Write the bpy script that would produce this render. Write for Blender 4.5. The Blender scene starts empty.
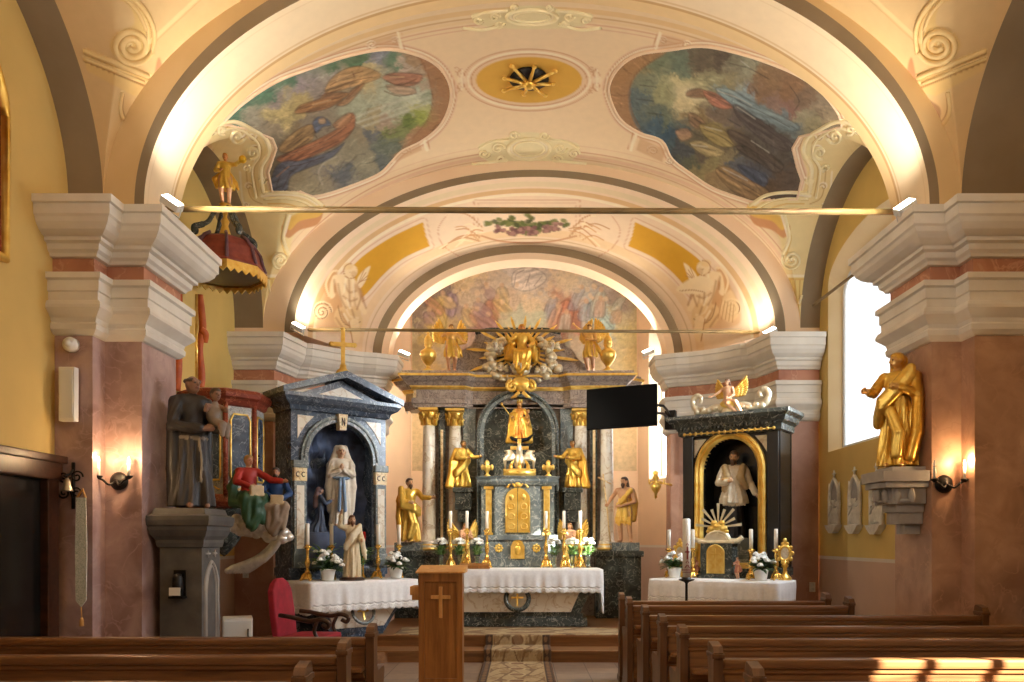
import bpy, bmesh, math, random
import numpy as np
from mathutils import Vector, Matrix, noise as mnoise
from mathutils.bvhtree import BVHTree
random.seed(7); RNG = np.random.default_rng(7)
PI = math.pi
sc = bpy.context.scene
COL = sc.collection
# ------------------------------------------------------------------ camera
F, VX, VY, H = 800.0, 522.0, 540.0, 1.6
def at(px, py, d):
    return Vector(((px - VX) * d / F, d, H - (py - VY) * d / F))
cam_d = bpy.data.cameras.new('camera'); cam = bpy.data.objects.new('camera', cam_d); COL.objects.link(cam)
cam.location = (0, 0, H); cam.rotation_euler = (PI / 2, 0, 0)
cam_d.sensor_width = 36; cam_d.lens = 36 * F / 1024; cam_d.shift_x = (512 - VX) / 1024; cam_d.shift_y = (VY - 341) / 1024
cam_d.clip_start = 0.05; cam_d.clip_end = 200
sc.camera = cam
# ------------------------------------------------------------------ colours and materials
def s2l(c):
    c = np.asarray(c, dtype=float) / 255.0
    return np.where(c <= 0.04045, c / 12.92, ((c + 0.055) / 1.055) ** 2.4)
def rgb(*c):
    v = s2l(c); return (float(v[0]), float(v[1]), float(v[2]), 1.0)
class NT:
    def __init__(s, name):
        s.m = bpy.data.materials.new(name); s.m.use_nodes = True
        s.t = s.m.node_tree; s.n = s.t.nodes; s.l = s.t.links
        s.b = s.n['Principled BSDF']; s.out = s.n['Material Output']
        s.co = None
    def node(s, typ, **kw):
        x = s.n.new(typ)
        for k, v in kw.items():
            if k.startswith('i_'):
                key = k[2:].replace('_', ' ')
                x.inputs[int(key) if key.isdigit() else key].default_value = v
            else: setattr(x, k, v)
        return x
    def link(s, a, b): s.l.new(a, b)
    def coords(s, scale=(1, 1, 1), rot=(0, 0, 0)):
        tc = s.node('ShaderNodeTexCoord'); mp = s.node('ShaderNodeMapping')
        mp.inputs['Scale'].default_value = scale; mp.inputs['Rotation'].default_value = rot
        s.link(tc.outputs['Object'], mp.inputs['Vector']); return mp.outputs['Vector']
    def ramp(s, fac, stops):
        r = s.node('ShaderNodeValToRGB'); e = r.color_ramp.elements
        while len(e) < len(stops): e.new(0.5)
        for q, (p, c) in zip(e, stops): q.position = p; q.color = c
        s.link(fac, r.inputs['Fac']); return r.outputs['Color']
    def bump(s, h, strength=0.2, dist=0.02):
        b = s.node('ShaderNodeBump'); b.inputs['Strength'].default_value = strength; b.inputs['Distance'].default_value = dist
        s.link(h, b.inputs['Height']); s.link(b.outputs['Normal'], s.b.inputs['Normal'])
    def set(s, **kw):
        for k, v in kw.items(): s.b.inputs[k.replace('_', ' ')].default_value = v
        return s
def mat_noise(name, c1, c2, scale=4, rough=0.7, detail=5, bump=0.0, metal=0.0, stretch=(1, 1, 1), dist=0.0, lo=0.3, hi=0.7, bscale=None):
    t = NT(name); v = t.coords(stretch)
    n = t.node('ShaderNodeTexNoise', i_Scale=scale, i_Detail=detail, i_Distortion=dist); t.link(v, n.inputs['Vector'])
    t.link(t.ramp(n.outputs['Fac'], [(lo, c1), (hi, c2)]), t.b.inputs['Base Color'])
    t.set(Roughness=rough, Metallic=metal)
    if bump:
        n2 = t.node('ShaderNodeTexNoise', i_Scale=bscale or scale * 6, i_Detail=4.0); t.link(v, n2.inputs['Vector'])
        t.bump(n2.outputs['Fac'], bump, 0.01)
    return t.m
def mat_marble(name, base, base2, vein, scale=3.0, rough=0.3, veinw=0.06, dist=1.5):
    t = NT(name); v = t.coords()
    n = t.node('ShaderNodeTexNoise', i_Scale=scale, i_Detail=8.0, i_Distortion=dist); t.link(v, n.inputs['Vector'])
    c = t.ramp(n.outputs['Fac'], [(0.3, base), (0.68, base2)])
    n2 = t.node('ShaderNodeTexNoise', i_Scale=scale * 1.6, i_Detail=6.0, i_Distortion=dist * 1.3); t.link(v, n2.inputs['Vector'])
    k = t.ramp(n2.outputs['Fac'], [(0.5 - veinw, (0, 0, 0, 1)), (0.5, (1, 1, 1, 1)), (0.5 + veinw, (0, 0, 0, 1))])
    mx = t.node('ShaderNodeMix', data_type='RGBA'); t.link(k, mx.inputs['Factor']); t.link(c, mx.inputs['A']); mx.inputs['B'].default_value = vein
    t.link(mx.outputs['Result'], t.b.inputs['Base Color']); t.set(Roughness=rough)
    return t.m
def mat_wood(name, c1, c2, axis='X', rough=0.4, scale=2.0):
    t = NT(name); st = {'X': (0.6, 9, 9), 'Y': (9, 0.6, 9), 'Z': (9, 9, 0.6)}[axis]
    v = t.coords(st)
    n = t.node('ShaderNodeTexNoise', i_Scale=scale, i_Detail=7.0, i_Distortion=0.6); t.link(v, n.inputs['Vector'])
    w = t.node('ShaderNodeTexNoise', i_Scale=scale * 7, i_Detail=3.0); t.link(v, w.inputs['Vector'])
    ad = t.node('ShaderNodeMath', operation='MULTIPLY_ADD'); t.link(w.outputs['Fac'], ad.inputs[0]); ad.inputs[1].default_value = 0.35; t.link(n.outputs['Fac'], ad.inputs[2])
    t.link(t.ramp(ad.outputs[0], [(0.42, c1), (0.9, c2)]), t.b.inputs['Base Color'])
    t.set(Roughness=rough); t.bump(ad.outputs[0], 0.08, 0.005)
    return t.m
def mat_vcol(name, rough=0.8, metal=0.0, noise_amt=0.12, nscale=30, bump=0.0, spec=None):
    t = NT(name); a = t.node('ShaderNodeVertexColor', layer_name='Col'); v = t.coords()
    n = t.node('ShaderNodeTexNoise', i_Scale=nscale, i_Detail=4.0); t.link(v, n.inputs['Vector'])
    r = t.ramp(n.outputs['Fac'], [(0.25, (1 - noise_amt,) * 3 + (1,)), (0.75, (1, 1, 1, 1))])
    mx = t.node('ShaderNodeMix', data_type='RGBA', blend_type='MULTIPLY'); mx.inputs['Factor'].default_value = 1.0
    t.link(a.outputs['Color'], mx.inputs['A']); t.link(r, mx.inputs['B'])
    t.link(mx.outputs['Result'], t.b.inputs['Base Color']); t.set(Roughness=rough, Metallic=metal)
    if bump: t.bump(n.outputs['Fac'], bump, 0.01)
    return t.m
def mat_flat(name, c, rough=0.5, metal=0.0, **kw):
    t = NT(name); t.set(Base_Color=c, Roughness=rough, Metallic=metal, **kw); return t.m
def mat_emit(name, c, strength):
    t = NT(name); t.set(Base_Color=c, Emission_Color=c, Emission_Strength=strength); return t.m
M = {}
# ------------------------------------------------------------------ mesh builder
class MB:
    def __init__(s): s.v = []; s.f = []; s.mi = []; s.sm = []; s.cur = 0; s.smooth = False
    def add(s, vs, fs, X=None):
        o = len(s.v)
        if X is not None: vs = [X @ Vector(p) for p in vs]
        s.v += [tuple(p) for p in vs]; s.f += [tuple(i + o for i in f) for f in fs]
        s.mi += [s.cur] * len(fs); s.sm += [s.smooth] * len(fs); return s
    def box(s, lo, hi, X=None, bev=0.0):
        (a, b, c), (d, e, f) = lo, hi
        if bev > 0:
            return s.bbox(lo, hi, bev, X)
        vs = [(a, b, c), (d, b, c), (d, e, c), (a, e, c), (a, b, f), (d, b, f), (d, e, f), (a, e, f)]
        return s.add(vs, [(0, 3, 2, 1), (4, 5, 6, 7), (0, 1, 5, 4), (1, 2, 6, 5), (2, 3, 7, 6), (3, 0, 4, 7)], X)
    def bbox(s, lo, hi, bev, X=None):
        bm = bmesh.new(); bmesh.ops.create_cube(bm, size=1)
        for v in bm.verts:
            v.co = Vector([(l + h) / 2 + c * (h - l) for l, h, c in zip(lo, hi, v.co)])
        bmesh.ops.bevel(bm, geom=list(bm.edges), offset=min(bev, min(h - l for l, h in zip(lo, hi)) * 0.45), segments=2, affect='EDGES', profile=0.7)
        bm.verts.index_update(); vs = [v.co.copy() for v in bm.verts]; fs = [[v.index for v in f.verts] for f in bm.faces]; bm.free()
        return s.add(vs, fs, X)
    def lathe(s, prof, c=(0, 0, 0), n=24, X=None, sx=1, sy=1, a0=0, a1=2 * PI):
        full = abs(a1 - a0 - 2 * PI) < 1e-6; m = n if full else n + 1
        vs = []; fs = []
        for r, z in prof:
            for i in range(m):
                a = a0 + (a1 - a0) * i / n
                vs.append((c[0] + r * sx * math.cos(a), c[1] + r * sy * math.sin(a), c[2] + z))
        k = len(prof)
        for j in range(k - 1):
            for i in range(n):
                i2 = (i + 1) % m
                fs.append((j * m + i, j * m + i2, (j + 1) * m + i2, (j + 1) * m + i))
        if full:
            if prof[0][0] > 1e-5: fs.append(tuple(reversed(range(m))))
            if prof[-1][0] > 1e-5: fs.append(tuple((k - 1) * m + i for i in range(m)))
        sm = s.smooth; s.smooth = True; s.add(vs, fs, X); s.smooth = sm; return s
    def ell(s, c, r, n=14, m=9, X=None):
        prof = []
        vs = []; fs = []
        for j in range(m + 1):
            t = -PI / 2 + PI * j / m
            for i in range(n):
                a = 2 * PI * i / n
                vs.append((c[0] + r[0] * math.cos(t) * math.cos(a), c[1] + r[1] * math.cos(t) * math.sin(a), c[2] + r[2] * math.sin(t)))
        for j in range(m):
            for i in range(n):
                i2 = (i + 1) % n
                fs.append((j * n + i, j * n + i2, (j + 1) * n + i2, (j + 1) * n + i))
        sm = s.smooth; s.smooth = True; s.add(vs, fs, X); s.smooth = sm; return s
    def tube(s, pts, r, n=8, closed=False, X=None, flat=None):
        pts = [Vector(p) for p in pts]; k = len(pts)
        rs = r if isinstance(r, (list, tuple)) else [r] * k
        vs = []; fs = []
        up = None
        for i, p in enumerate(pts):
            if closed: t = (pts[(i + 1) % k] - pts[i - 1])
            else: t = pts[min(i + 1, k - 1)] - pts[max(i - 1, 0)]
            if t.length < 1e-9: t = Vector((0, 0, 1))
            t.normalize()
            if up is None:
                up = Vector((0, 0, 1)) if abs(t.z) < 0.9 else Vector((1, 0, 0))
            b = t.cross(up)
            if b.length < 1e-6: b = t.orthogonal()
            b.normalize(); up = b.cross(t).normalized()
            for j in range(n):
                a = 2 * PI * j / n
                vs.append(p + rs[i] * (math.cos(a) * b + math.sin(a) * up * (flat or 1)))
        rng = k if closed else k - 1
        for i in range(rng):
            i2 = (i + 1) % k
            for j in range(n):
                j2 = (j + 1) % n
                fs.append((i * n + j, i * n + j2, i2 * n + j2, i2 * n + j))
        if not closed:
            fs.append(tuple(reversed(range(n)))); fs.append(tuple((k - 1) * n + j for j in range(n)))
        sm = s.smooth; s.smooth = True; s.add(vs, fs, X); s.smooth = sm; return s
    def prism(s, poly, d0, d1, axis='Y', X=None):
        """polygon in two axes extruded along the third: axis 'Y' -> poly (x,z); 'Z' -> (x,y); 'X' -> (y,z)"""
        def P(a, b, d): return {'Y': (a, d, b), 'Z': (a, b, d), 'X': (d, a, b)}[axis]
        n = len(poly); vs = [P(a, b, d0) for a, b in poly] + [P(a, b, d1) for a, b in poly]
        fs = [tuple(range(n)), tuple(range(2 * n - 1, n - 1, -1))] + [(i, i + n, (i + 1) % n + n, (i + 1) % n) for i in range(n)]
        return s.add(vs, fs, X)
    def grid(s, P, closed_u=False):
        P = np.asarray(P); a, b = P.shape[:2]; vs = P.reshape(-1, 3); fs = []
        for i in range(a - 1 if not closed_u else a):
            i2 = (i + 1) % a
            for j in range(b - 1):
                fs.append((i * b + j, i2 * b + j, i2 * b + j + 1, i * b + j + 1))
        return s.add([tuple(p) for p in vs], fs)
    def sweep(s, prof, path, closed=False):
        """profile [(offset outward, z)] swept along plan path [(x,y)], outward = right of travel, mitred"""
        n = len(path); P = []
        for i in range(n):
            p = Vector(path[i])
            d0 = (Vector(path[i]) - Vector(path[i - 1])).normalized() if (i > 0 or closed) else None
            d1 = (Vector(path[(i + 1) % n]) - Vector(path[i])).normalized() if (i < n - 1 or closed) else None
            n0 = Vector((d0.y, -d0.x)) if d0 else None; n1 = Vector((d1.y, -d1.x)) if d1 else None
            if n0 is None: m = n1
            elif n1 is None: m = n0
            else:
                m = n0 + n1
                if m.length < 1e-6: m = n0
                m = m.normalized(); m = m / max(0.3, m.dot(n0))
            P.append([(p.x + m.x * o, p.y + m.y * o, z) for o, z in prof])
        return s.grid(np.array(P), closed)
    def build(s, name, mat, parent=None, merge=True, normals=True, coll=True):
        me = bpy.data.meshes.new(name)
        me.from_pydata(s.v, [], s.f)
        mats = mat if isinstance(mat, (list, tuple)) else [mat]
        for m in mats: me.materials.append(m)
        if len(mats) > 1: me.polygons.foreach_set('material_index', s.mi)
        me.polygons.foreach_set('use_smooth', s.sm)
        if normals:
            bm = bmesh.new(); bm.from_mesh(me)
            if merge: bmesh.ops.remove_doubles(bm, verts=bm.verts, dist=1e-5)
            bmesh.ops.recalc_face_normals(bm, faces=bm.faces); bm.to_mesh(me); bm.free()
        me.update()
        o = bpy.data.objects.new(name, me); COL.objects.link(o)
        if parent: o.parent = parent
        return o
def tag(o, label=None, cat=None, group=None, kind=None):
    if label: o['label'] = label
    if cat: o['category'] = cat
    if group: o['group'] = group
    if kind: o['kind'] = kind
    return o
def struct(o): o['kind'] = 'structure'; return o
def thing(name, label, cat, loc=(0, 0, 0), rz=0.0, group=None):
    o = bpy.data.objects.new(name, None); COL.objects.link(o); o.location = loc; o.rotation_euler = (0, 0, rz)
    o.empty_display_size = 0.1
    return tag(o, label, cat, group)
def copy_tree(o, loc=None, rz=None, label=None, parent=None):
    c = o.copy(); COL.objects.link(c)
    if parent is not None: c.parent = parent
    for ch in list(o.children): copy_tree(ch, parent=c)
    if loc is not None: c.location = loc
    if rz is not None: c.rotation_euler = (0, 0, rz)
    if label: c['label'] = label
    return c
def RZ(a): return Matrix.Rotation(a, 4, 'Z')
def TR(x, y, z): return Matrix.Translation((x, y, z))
def arc(cx, cz, a, b, t0, t1, n): return [(cx + a * math.cos(t0 + (t1 - t0) * i / n), cz + b * math.sin(t0 + (t1 - t0) * i / n)) for i in range(n + 1)]
def grid_obj(name, P, mat, smooth=True, col=None, parent=None):
    """fast numpy grid mesh, P (a,b,3); col (a,b,3) linear"""
    a, b = P.shape[:2]; me = bpy.data.meshes.new(name)
    i = np.arange(a - 1)[:, None] * b + np.arange(b - 1)[None, :]
    q = np.stack([i, i + b, i + b + 1, i + 1], -1).reshape(-1, 4)
    return raw_obj(name, P.reshape(-1, 3), q, mat, smooth, None if col is None else col.reshape(-1, 3), parent)
def raw_obj(name, V, Q, mat, smooth=True, col=None, parent=None):
    me = bpy.data.meshes.new(name); V = np.asarray(V, dtype=np.float32); Q = np.asarray(Q, dtype=np.int32); k = Q.shape[1]
    me.vertices.add(len(V)); me.vertices.foreach_set('co', V.ravel())
    me.loops.add(Q.size); me.loops.foreach_set('vertex_index', Q.ravel())
    me.polygons.add(len(Q)); me.polygons.foreach_set('loop_start', np.arange(0, Q.size, k, dtype=np.int32))
    me.polygons.foreach_set('use_smooth', np.full(len(Q), smooth)); me.update(calc_edges=True); me.validate()
    me.materials.append(mat)
    if col is not None: set_col(me, col)
    o = bpy.data.objects.new(name, me); COL.objects.link(o)
    if parent: o.parent = parent
    return o
def set_col(me, col):
    at_ = me.color_attributes.new('Col', 'FLOAT_COLOR', 'POINT')
    c4 = np.ones((len(me.vertices), 4), dtype=np.float32); c4[:, :3] = col
    at_.data.foreach_set('color', c4.ravel())
# ------------------------------------------------------------------ fractal noise for numpy
def vnoise(x, y, seed=0):
    r = np.random.default_rng(seed); T = r.random((64, 64))
    xi = np.floor(x).astype(int); yi = np.floor(y).astype(int); fx = x - xi; fy = y - yi
    fx = fx * fx * (3 - 2 * fx); fy = fy * fy * (3 - 2 * fy)
    g = lambda a, b: T[a % 64, b % 64]
    return (g(xi, yi) * (1 - fx) + g(xi + 1, yi) * fx) * (1 - fy) + (g(xi, yi + 1) * (1 - fx) + g(xi + 1, yi + 1) * fx) * fy
def fbm(x, y, seed=0, o=5):
    s = 0; a = 0.5; t = 0
    for i in range(o):
        s = s + a * vnoise(x * 2 ** i, y * 2 ** i, seed + i); t += a; a *= 0.55
    return s / t
# ------------------------------------------------------------------ painter: paint laid once on a surface's vertices
class Paint:
    def __init__(s, P, base):
        P = P.reshape(-1, 3)
        d = np.maximum(P[:, 1], 0.3)
        s.x = VX + P[:, 0] * F / d; s.y = VY - (P[:, 2] - H) * F / d
        s.c = np.tile(s2l(base), (len(P), 1)); s.P = P
    def mix(s, w, colr):
        w = np.clip(w, 0, 1)[:, None]; s.c = s.c * (1 - w) + (s2l(colr) if not isinstance(colr, np.ndarray) else colr) * w
    def inside(s, poly, feather=1.0):
        x, y = s.x, s.y; n = len(poly); ins = np.zeros(len(x), bool); D = np.full(len(x), 1e9)
        for i in range(n):
            (x0, y0), (x1, y1) = poly[i], poly[(i + 1) % n]
            c = ((y0 > y) != (y1 > y)); ins ^= c & (x < (x1 - x0) * (y - y0) / ((y1 - y0) if y1 != y0 else 1e-9) + x0)
            if feather: D = np.minimum(D, seg_d(x, y, x0, y0, x1, y1))
        if not feather: return ins.astype(float)
        return np.clip(0.5 + np.where(ins, D, -D) / feather, 0, 1)
    def poly(s, poly, colr, feather=1.0, alpha=1.0): s.mix(s.inside(poly, feather) * alpha, colr)
    def dist(s, pts, closed=False):
        D = np.full(len(s.x), 1e9); pts = list(pts) + ([pts[0]] if closed else [])
        xs = [p[0] for p in pts]; ys = [p[1] for p in pts]; m = 14
        k = np.where((s.x > min(xs) - m) & (s.x < max(xs) + m) & (s.y > min(ys) - m) & (s.y < max(ys) + m))[0]
        x, y = s.x[k], s.y[k]; d = np.full(len(k), 1e9)
        for (x0, y0), (x1, y1) in zip(pts[:-1], pts[1:]): d = np.minimum(d, seg_d(x, y, x0, y0, x1, y1))
        D[k] = d; return D
    def line(s, pts, colr, w=1.2, alpha=1.0, closed=False, soft=0.7):
        D = s.dist(pts, closed); s.mix(np.clip((w / 2 + soft / 2 - D) / soft, 0, 1) * alpha, colr)
    def blob(s, cx, cy, rx, ry, colr, alpha=1.0, ang=0.0, soft=0.4):
        ca, sa = math.cos(ang), math.sin(ang); dx = s.x - cx; dy = s.y - cy
        r = np.sqrt(((dx * ca + dy * sa) / rx) ** 2 + ((-dx * sa + dy * ca) / ry) ** 2)
        s.mix(np.clip((1 - r) / soft, 0, 1) * alpha, colr)
def _brush(s, n, seed, box, ang, L=(5, 16), amp=.22, w=1.1):
    r = random.Random(seed); x0, y0, x1, y1 = box
    for k in range(n):
        cx, cy = r.uniform(x0, x1), r.uniform(y0, y1); a = ang(cx, cy) + r.gauss(0, .35); l = r.uniform(*L); b = r.uniform(-.25, .25) * l; c, q = math.cos(a), math.sin(a)
        D = s.dist(smoothpath([(cx - c * l / 2, cy - q * l / 2), (cx + q * b, cy - c * b), (cx + c * l / 2, cy + q * l / 2)], 4)); m = np.clip((w - D) / .8, 0, 1) * amp * (1 if k % 2 else -1)
        s.c = s.c * (1 + m)[:, None]
def _cloth(s, pts, colr, alpha=.9, feather=2, amp=.5):
    P = smoothpath(pts, 5, True); q = np.array(P); q = q - q.mean(0); ev, eV = np.linalg.eigh(q.T @ q); d = eV[:, 1]
    m = s.inside(P, feather) * alpha; u = s.x * d[0] + s.y * d[1]; v = -s.x * d[1] + s.y * d[0]; sd = int(abs(pts[0][0] * 7 + pts[0][1])) % 997
    f = fbm(u * .055 + .25 * np.sin(v * .4), v * .42, sd, 4) * 2 - 1; g = np.sin(v * 1.1 + 2.2 * np.sin(u * .11) + sd) * .35
    k = np.clip(1 + amp * (f * 1.5 + g), .35, 1.75); c = np.clip(s2l(colr)[None, :] * k[:, None], 0, 1); s.c = s.c * (1 - m[:, None]) + c * m[:, None]
    D = s.dist(P, True); s.c = s.c * (1 - (.38 * np.clip((1.1 - D) / 1.0, 0, 1) * alpha))[:, None]
Paint.cloth = _cloth
Paint.brush = _brush
def seg_d(x, y, x0, y0, x1, y1):
    dx, dy = x1 - x0, y1 - y0; L = dx * dx + dy * dy + 1e-12
    t = np.clip(((x - x0) * dx + (y - y0) * dy) / L, 0, 1)
    return np.hypot(x - x0 - t * dx, y - y0 - t * dy)
def idw(x, y, pts, warp=0.0, seed=3, p=2.2, fs=0.06):
    if warp:
        wx = (fbm(x * fs, y * fs, seed) - 0.5) * warp * 2; wy = (fbm(x * fs + 31, y * fs + 17, seed + 9) - 0.5) * warp * 2
        x = x + wx; y = y + wy
        x, y = x + (fbm(x * fs * 4, y * fs * 5, seed + 3) - .5) * warp, y + (fbm(x * fs * 4 + 9, y * fs * 5 + 7, seed + 5) - .5) * warp
    W = 0; C = 0
    for px, py, c in pts:
        w = 1.0 / ((x - px) ** 2 + (y - py) ** 2 + 4) ** p
        W = W + w; C = C + w[:, None] * s2l(c)[None, :]
    return C / np.asarray(W)[:, None]
def spiral(cx, cy, r0, turns, start=0.0, dirn=1, n=40, sy=1.0, r1=None):
    r1 = min(0.8, r0 * .2) if r1 is None else r1
    return [(cx + (r0 + (r1 - r0) * i / n) * math.cos(start + dirn * 2 * PI * turns * i / n), cy + sy * (r0 + (r1 - r0) * i / n) * math.sin(start + dirn * 2 * PI * turns * i / n)) for i in range(n + 1)]
def smoothpath(pts, n=8, closed=False):
    """Catmull-Rom through points"""
    P = [np.array(p, float) for p in pts]; k = len(P); out = []
    rng = range(k) if closed else range(k - 1)
    for i in rng:
        a, b, c, d = (P[(i - 1) % k] if closed or i > 0 else P[i]), P[i], P[(i + 1) % k], (P[(i + 2) % k] if closed or i + 2 < k else P[(i + 1) % k])
        for j in range(n):
            t = j / n
            out.append(tuple(0.5 * ((2 * b) + (-a + c) * t + (2 * a - 5 * b + 4 * c - d) * t * t + (-a + 3 * b - 3 * c + d) * t ** 3)))
    if not closed: out.append(tuple(P[-1]))
    return out
# ================================================================== SETTING
M['stucco'] = mat_noise('white_stucco', rgb(224, 216, 202), rgb(238, 232, 220), 3, 0.75, bump=0.08)
M['pier'] = mat_marble('purple_scagliola', rgb(206, 176, 168), rgb(150, 118, 112), rgb(184, 152, 146), 2.6, 0.42, 0.03, 0.5)
M['pier2'] = mat_marble('brown_scagliola', rgb(204, 162, 132), rgb(152, 112, 88), rgb(186, 144, 116), 2.6, 0.42, 0.03, 0.5)
M['frieze'] = mat_marble('orange_scagliola', rgb(200, 142, 112), rgb(172, 112, 86), rgb(206, 156, 126), 2.2, 0.5, 0.03, 0.6)
M['chpier'] = mat_marble('pink_scagliola', rgb(204, 160, 138), rgb(172, 126, 106), rgb(194, 150, 128), 2.2, 0.45, 0.025, 0.6)
M['cream'] = mat_noise('cream_plaster', rgb(212, 180, 128), rgb(226, 196, 146), 1.2, 0.85, bump=0.05)
M['peach'] = mat_noise('peach_plaster', rgb(238, 206, 170), rgb(244, 218, 186), 1.0, 0.85, bump=0.05)
M['yellow'] = mat_noise('yellow_plaster', rgb(222, 186, 104), rgb(232, 200, 124), 1.0, 0.85, bump=0.05)
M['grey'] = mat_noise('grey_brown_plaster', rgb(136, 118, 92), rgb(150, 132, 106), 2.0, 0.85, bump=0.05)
M['paint'] = mat_vcol('painted_plaster', 0.85, 0, 0.06, 9, 0.03)
M['fresco'] = mat_vcol('fresco_paint', 0.8, 0, 0.14, 14, 0.04)
def two_tone(name, low, line, up, z, zl=0.05):
    t = NT(name); tc = t.node('ShaderNodeTexCoord'); sp = t.node('ShaderNodeSeparateXYZ'); t.link(tc.outputs['Object'], sp.inputs[0])
    mp = t.node('ShaderNodeMapRange'); mp.inputs['From Min'].default_value = z - 1; mp.inputs['From Max'].default_value = z + 1; t.link(sp.outputs['Z'], mp.inputs['Value'])
    r = t.ramp(mp.outputs[0], [(0, low), (0.5 - zl / 2, line), (0.5, up)]); r.node.color_ramp.interpolation = 'CONSTANT'
    n = t.node('ShaderNodeTexNoise', i_Scale=1.5, i_Detail=5.0); t.link(tc.outputs['Object'], n.inputs['Vector'])
    r2 = t.ramp(n.outputs['Fac'], [(0.3, (0.88, 0.88, 0.88, 1)), (0.7, (1, 1, 1, 1))])
    mx = t.node('ShaderNodeMix', data_type='RGBA', blend_type='MULTIPLY'); mx.inputs['Factor'].default_value = 1
    t.link(r, mx.inputs['A']); t.link(r2, mx.inputs['B']); t.link(mx.outputs['Result'], t.b.inputs['Base Color']); t.set(Roughness=0.8); return t.m
M['chwall'] = two_tone('yellow_wall_over_pink_dado', rgb(206, 172, 148), rgb(226, 216, 200), rgb(224, 192, 112), 1.36)
M['apsewall'] = two_tone('peach_wall_over_pink_dado', rgb(214, 186, 166), rgb(230, 220, 206), rgb(240, 206, 168), 1.5)
M['navewall'] = two_tone('yellow_nave_wall', rgb(140, 104, 92), rgb(160, 132, 118), rgb(222, 188, 112), 1.36)
def mat_floor():
    t = NT('stone_tiles'); v = t.coords()
    b = t.node('ShaderNodeTexBrick', offset=0.0, i_Scale=1.0); b.inputs['Brick Width'].default_value = 0.4; b.inputs['Row Height'].default_value = 0.4
    b.inputs['Mortar Size'].default_value = 0.006; b.inputs['Color1'].default_value = rgb(170, 146, 122); b.inputs['Color2'].default_value = rgb(148, 124, 104); b.inputs['Mortar'].default_value = rgb(92, 78, 66)
    t.link(v, b.inputs['Vector']); n = t.node('ShaderNodeTexNoise', i_Scale=7.0, i_Detail=6.0); t.link(v, n.inputs['Vector'])
    mx = t.node('ShaderNodeMix', data_type='RGBA', blend_type='MULTIPLY'); mx.inputs['Factor'].default_value = 1
    t.link(b.outputs['Color'], mx.inputs['A']); t.link(t.ramp(n.outputs['Fac'], [(0.3, (0.75, 0.75, 0.75, 1)), (0.7, (1, 1, 1, 1))]), mx.inputs['B'])
    t.link(mx.outputs['Result'], t.b.inputs['Base Color']); t.set(Roughness=0.35); return t.m
M['floor'] = mat_floor()
struct(MB().box((-6.5, -5, -0.2), (6.5, 17.2, 0)).build('floor', M['floor']))
SPR = 4.88                       # springing level
YA, YB, YR = 7.6, 7.83, 8.6      # front of the side pilaster, front and back of the chancel arch wall
# ------------------------------------------------------------------ chancel arch wall with its lit soffit
AX, AA, AB = 0.145, 3.845, 2.51
def ellp(cx, cz, a, b, n=160): return [(cx + a * math.cos(PI - PI * i / n), cz + b * math.sin(PI * i / n)) for i in range(n + 1)]
w = MB(); N = 160
E1 = ellp(AX, SPR, AA, AB); E2 = ellp(AX, SPR, 3.94, 2.69); E3 = ellp(AX, SPR, 5.6, 4.4)
def strip(mb, A, ya, B, yb):
    n = len(A); mb.add([(x, ya, z) for x, z in A] + [(x, yb, z) for x, z in B], [(i, i + 1, n + i + 1, n + i) for i in range(n - 1)])
w.smooth = True
w.cur = 0; strip(w, E1, YB, E2, YB)
w.cur = 1; strip(w, E2, YB, E3, YB); strip(w, E1, YR, E3, YR)
for sx0, sx1 in ((-5.5, -3.7), (3.99, 5.5)): w.add([(sx0, YB, 4.6), (sx1, YB, 4.6), (sx1, YB, SPR), (sx0, YB, SPR)], [(0, 1, 2, 3)])
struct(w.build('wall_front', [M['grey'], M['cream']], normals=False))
P = np.array([[(x, y, z) for y in np.linspace(YB, YR, 60)] for x, z in E1])
pt = Paint(P, (238, 216, 182)); fy = (pt.P[:, 1] - YB) / (YR - YB); pt.mix((fy > .78) * .8, (232, 198, 142)); pt.mix((np.abs(fy - .78) < .02) * .8, (196, 150, 92)); pt.mix((np.abs(fy - .7) < .012) * .5, (205, 165, 110)); pt.mix((np.abs(fy - .1) < .015) * .4, (214, 184, 140))
struct(grid_obj('trim_1', P, M['paint'], True, pt.c.reshape(*P.shape)))
# ------------------------------------------------------------------ vaults
def smax(a, b, k): 
    h = np.clip(0.5 + 0.5 * (a - b) / k, 0, 1); return b * (1 - h) + a * h + k * h * (1 - h)
def vault(xc, hw, y0, y1, rise0, rise1, risem, srise, nt, ns, k=0.5):
    t = np.linspace(-PI / 2, PI / 2, nt)[:, None]; s = np.linspace(-PI / 2, PI / 2, ns)[None, :]
    u = np.sin(t) + 0 * s; v = np.sin(s) + 0 * t
    B = np.where(v < 0, rise0 + (risem - rise0) * (1 - v * v), rise1 + (risem - rise1) * (1 - v * v))
    zb = SPR + B * np.cos(t); zs = SPR + srise * np.cos(s) + 0 * t
    z = smax(zb, zs, k * np.clip((1 - np.abs(u)) * 3, 0.01, 1) * np.clip((1 - np.abs(v)) * 3, 0.01, 1))
    return np.stack([xc + hw * u, (y0 + y1) / 2 + (y1 - y0) / 2 * v, z], -1)
VC = vault(0.15, 4.15, YR, 12.36, 2.56, 2.58, 2.74, 1.75, 620, 300)
VN = vault(0.10, 4.2, 3.9, YB, 2.72, 2.72, 2.74, 1.8, 1000, 300)
def bvh_of(P):
    a, b = P.shape[:2]; i = np.arange(a - 1)[:, None] * b + np.arange(b - 1)[None, :]
    q = np.stack([i, i + b, i + b + 1, i + 1], -1).reshape(-1, 4)
    return BVHTree.FromPolygons([tuple(p) for p in P.reshape(-1, 3)], q.tolist())
BV_C = bvh_of(VC[::2, ::2]); BV_N = bvh_of(VN[::2, ::2])
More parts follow.
